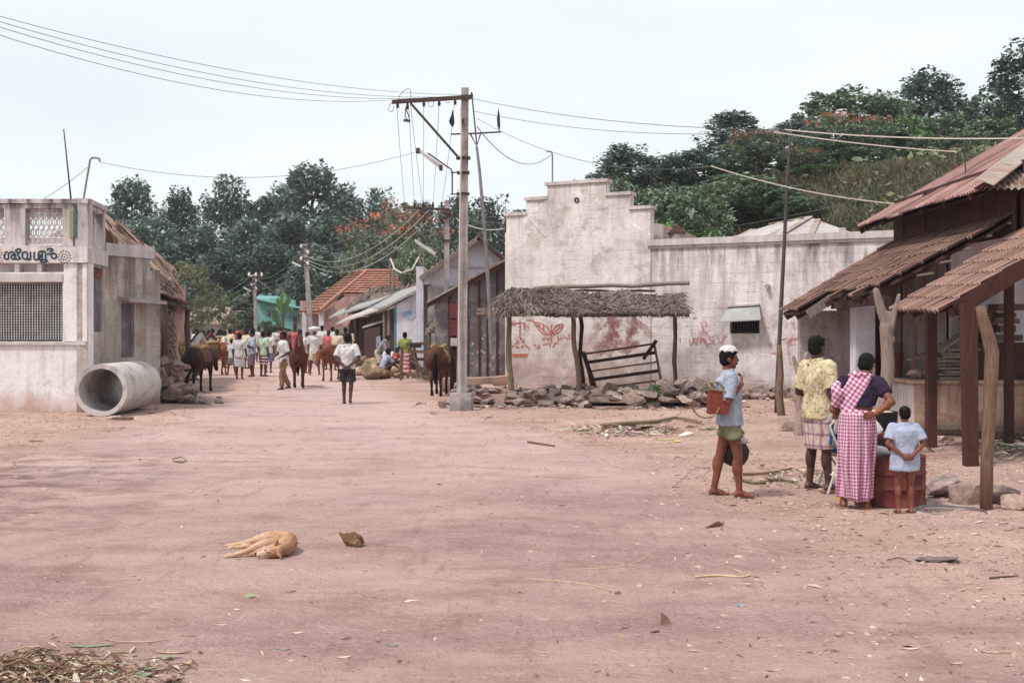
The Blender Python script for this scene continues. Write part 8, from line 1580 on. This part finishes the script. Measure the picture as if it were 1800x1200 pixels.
for a in ((498, 1143, .075, .03, .1, 'green_leaf', 'greenish dry leaf in the foreground right of the leaf litter'), (523, 1114, .07, .03, .2, 'pale_leaf', 'pale curled leaf above the greenish leaf'), (690, 1136, .07, .03, -.2, 'green_leaf', 'pale green leaf in the centre foreground'), (604, 1157, .08, .03, .3, 'pale_leaf', 'narrow pale leaf near the bottom centre'), (332, 1119, .08, .02, 0, 'green_leaf', 'narrow green leaf right of the litter heap'), (388, 1100, .09, .02, .1, 'pale_leaf', 'long pale leaf above the litter heap right end'), (1303, 1066, .06, .04, -.3, 'blue_plastic', 'scrap of blue plastic in the foreground dirt'), (1168, 773, .30, .12, .2, 'yellow_leaf', 'yellow leaf scrap below the litter line, left one'), (1190, 776, .24, .14, 1.2, 'yellow_leaf', 'yellow leaf scrap below the litter line, right one'), (675, 1110, .04, .02, .3, 'pale_leaf', 'tiny white leaf in the centre foreground'), (844, 1092, .04, .02, .6, 'pale_leaf', 'small pale leaf left of centre foreground'), (1600, 1142, .10, .03, .1, 'pale_leaf', 'pale leaf in the lower right foreground'), (1365, 1180, .08, .03, .4, 'dry_leaf', 'brown leaf at the bottom edge right of centre'), (1742, 1148, .11, .05, -.3, 'dry_leaf', 'dark curled leaf in the lower right corner'), (1682, 1168, .08, .03, .2, 'dry_leaf', 'small brown leaf near the lower right corner'), (1030, 800, .14, .06, .2, 'pale_leaf', 'white scrap right of the road beyond the branch'), (1440, 908, .12, .05, .2, 'dry_leaf', 'brown leaf on the ground before the woman'), (848, 914, .10, .05, .5, 'dry_leaf', 'curled brown leaf in the middle of the square'), (1191, 836, .07, .06, 0, 'maroon_paint', 'red scrap on the ground left of the boy\'s feet')): leaf(*a)
# scattered litter, straw and gravel: joined, nobody could count them
def scatter(n, fn, seed):
    r = np.random.default_rng(seed); return np.array([fn(r) for _ in range(n)])
def tmpl_scatter(name, pos, size, lib, material, seed, flat=.6, emb=.1):
    r = np.random.default_rng(seed); VV = []; FF = []; off = 0
    tm_ = []
    for me in lib:
        me_ = me.copy(); bm = bmesh.new(); bm.from_mesh(me_); bmesh.ops.triangulate(bm, faces=bm.faces); tm_.append((np.array([v.co[:] for v in bm.verts]), np.array([[v.index for v in f.verts] for f in bm.faces]))); bm.free(); bpy.data.meshes.remove(me_)
    zs = gza(pos[:, 0], pos[:, 1])
    for k in range(len(pos)):
        v, f = tm_[r.integers(len(tm_))]; a = r.uniform(0, 6.28); s = size[k]; c, s_ = math.cos(a), math.sin(a); w = v * np.array([s * r.uniform(.8, 1.5), s, s * flat]); w = np.stack([w[:, 0] * c - w[:, 1] * s_, w[:, 0] * s_ + w[:, 1] * c, w[:, 2]], 1) + np.array([pos[k, 0], pos[k, 1], zs[k] + s * emb]); VV.append(w); FF.append(f + off); off += len(w)
    return link(name, npmesh(name, np.concatenate(VV), np.concatenate(FF)), material)
def pg(r):                                                          # even over the picture, so denser close by
    for _ in range(200):
        Y = 4.9 * (26 / 4.9) ** r.random(); X = r.uniform(-.5, .52) * Y
        if r.random() < (1.25 - track(np.array([X]), np.array([Y]))[0]) or X > 1.5: return X, Y
    return X, Y
pos = scatter(15000, pg, 21); r = np.random.default_rng(3); size = pos[:, 1] * .0011 * r.lognormal(0, .55, len(pos)) + .003
n = NT('gravel'); col = n.mix(n.island(), C(142, 114, 104), C(204, 178, 166)); M['gravel'] = n.done(col, .95, .1)
def rgh(r):
    while True:
        Y = 5.0 * (15 / 5.0) ** r.random(); X = r.uniform(-.1, .52) * Y
        if r.random() < float(sst(-.5, 3, X)): return X, Y
pos2 = scatter(1500, rgh, 23); s2 = pos2[:, 1] * .0026 * r.lognormal(0, .5, len(pos2)) + .006; pos = np.concatenate([pos, pos2]); size = np.concatenate([size, s2])
tmpl_scatter('gravel', pos, np.minimum(size, .075), STONES, M['gravel'], 4, .55, .06)['kind'] = 'stuff'
def chips(name, n, fn, seed, sz, material, lift=.012):
    r = np.random.default_rng(seed); p = scatter(n, fn, seed); z = gza(p[:, 0], p[:, 1]) + lift * r.random(n) + .004; hgtx = p[:, 2] if p.shape[1] > 2 else 0; c = np.stack([p[:, 0], p[:, 1], z + hgtx], 1); L = (sz * r.lognormal(0, .5, n))[:, None]; a = r.uniform(0, 6.28, n); t = r.normal(size=n) * .22
    u = np.stack([np.cos(a) * np.cos(t), np.sin(a) * np.cos(t), np.sin(t)], 1); v = np.cross(u, r.normal(size=(n, 3)) * .35 + np.array([0, 0, 1])); v /= np.linalg.norm(v, axis=1)[:, None]; asp = r.uniform(.06, .30, n)[:, None]
    up = np.array([0, 0, 1]) * L * r.uniform(0, .35, n)[:, None]
    Vv = np.stack([c - u * L, c - v * L * asp + up * .5, c + u * L, c + v * L * asp + up * .5], 1).reshape(-1, 3); o = link(name, npmesh(name, Vv, np.arange(4 * n).reshape(n, 4)), material); o['kind'] = 'stuff'; return o
def litm(name, cols):
    n = NT(name); rp_ = n.t.nodes.new('ShaderNodeValToRGB'); rp_.color_ramp.interpolation = 'CONSTANT'; e = rp_.color_ramp.elements
    for i, c in enumerate(cols): (e[i] if i < 2 else e.new(i / len(cols))).color = c; e[i].position = i / len(cols)
    n.t.links.new(n.island(), rp_.inputs[0]); return n.done(rp_.outputs[0], .85, .2)
M['litter'] = litm('litter', [C(120, 88, 74), C(176, 146, 126), C(206, 194, 180), C(96, 66, 58), C(150, 128, 106), C(190, 166, 150), C(140, 146, 116), C(104, 76, 68)]); M['bright_litter'] = litm('bright_litter', [C(212, 204, 196), C(150, 118, 96), C(96, 76, 66), C(170, 176, 140), C(206, 190, 170), C(120, 100, 90), C(190, 150, 160), C(140, 150, 120)])
chips('straw_litter', 5200, pg, 31, .016, M['litter'], .008)
def heap(r):                                                        # the leaf and stalk heap cut by the lower left corner
    x = min(abs(r.normal()) * .46, 1.0); y = r.normal() * .17; X = -2.6 + x + .0; Y = 5.55 + y - .1 * x; return X, Y, max(0, .045 * (1 - x / .9)) * max(0, 1 - abs(y) / .3) * r.random()
chips('leaf_litter', 3200, heap, 33, .022, M['litter'], .02)
g = MB(); r = np.random.default_rng(9); M['stalk'] = litm('stalk', [C(150, 122, 100), C(186, 166, 142), C(104, 80, 68), C(128, 100, 84)])
for k in range(120):
    X, Y, z = heap(r); a = r.uniform(-.7, .7) + (math.pi if r.random() < .5 else 0); l = r.uniform(.05, .22); z0 = gz(X, Y) + z + .01; z1 = z0 + r.uniform(-.01, .05); m_ = V3((X + l * .5 * math.cos(a), Y + l * .5 * math.sin(a), max(z0, z1) + r.uniform(0, .03))); g.tube([(X, Y, z0), m_, (X + l * math.cos(a), Y + l * math.sin(a), z1)], [.005, .0045, .003], 4)
o = obj('stalk_litter', g, M['stalk']); o['kind'] = 'stuff'
for px, py, l, w, a, m, lb in ((60, 1148, .20, .03, .1, 'dry_leaf', 'long brown curled pod at the left of the litter heap'), (160, 1138, .26, .04, .12, 'green_leaf', 'long pale green husk lying on the litter heap'), (240, 1131, .34, .012, 0, 'pale_leaf', 'straight white stalk across the litter heap top'), (140, 1186, .20, .05, .3, 'dry_leaf', 'dark curled pod at the bottom of the litter heap'), (300, 1150, .22, .02, -.1, 'dry_leaf', 'brown stalk at the right end of the litter heap'), (330, 1168, .07, .05, .8, 'dry_leaf', 'pinkish dry leaf at the right end of the litter heap'), (255, 1190, .10, .04, -.5, 'green_leaf', 'green torn leaf at the bottom of the litter heap')): leaf(px, py, l, w, a, m, lb, .012)
def line1(r): p = G(r.normal() * 65 + 1110, 762 + r.normal() * 5 - 4); return p.x, p.y
chips('rubbish', 420, line1, 35, .07, M['bright_litter'], .05)
def line2(r): p = G(r.uniform(1330, 1480), 838 + r.normal() * 12); return p.x, p.y
chips('rubbish', 160, line2, 36, .05, M['bright_litter'], .03)
def chipw(r): p = G(r.normal() * 34 + 1770, 790 + r.normal() * 12); return p.x, p.y, abs(r.normal()) * .03
chips('wood_chips', 260, chipw, 37, .08, M['bright_litter'], .06)
def verge(r): u = r.uniform(cu(1200), cu(1440)); q = cpt(u, 0, r.uniform(.2, 2.4)); return q.x, q.y
chips('rubbish', 330, verge, 38, .06, M['bright_litter'], .03)
def foot(r): return r.uniform(4.6, 7.2), r.uniform(15.5, 18.4)
chips('rubbish', 220, foot, 39, .05, M['litter'], .03)
def kerb(r): x = r.uniform(-2.2, 4.8); return x, gy(x) - abs(r.normal()) * .5
chips('rubbish', 300, kerb, 40, .05, M['bright_litter'], .03)
# thin weeds at the foot of walls
def weed(r): q = G(r.uniform(826, 1240), r.uniform(700, 716)); return q.x, q.y
bpy.data.scenes.remove(_ts)
# thin humid air: far trees lift a little toward grey
hzb = MB().box((0, 150, 14), (330, 360, 34)); hzo = obj('haze', hzb, None); hm_ = bpy.data.materials.new('haze'); hm_.use_nodes = True; ht = hm_.node_tree; ht.nodes.remove(ht.nodes['Principled BSDF']); pv = ht.nodes.new('ShaderNodeVolumePrincipled'); pv.inputs['Density'].default_value = 0.0004; pv.inputs['Color'].default_value = (.92, .95, 1, 1); ht.links.new(pv.outputs[0], ht.nodes['Material Output'].inputs['Volume']); hzo.data.materials.append(hm_); hzo['kind'] = 'stuff'
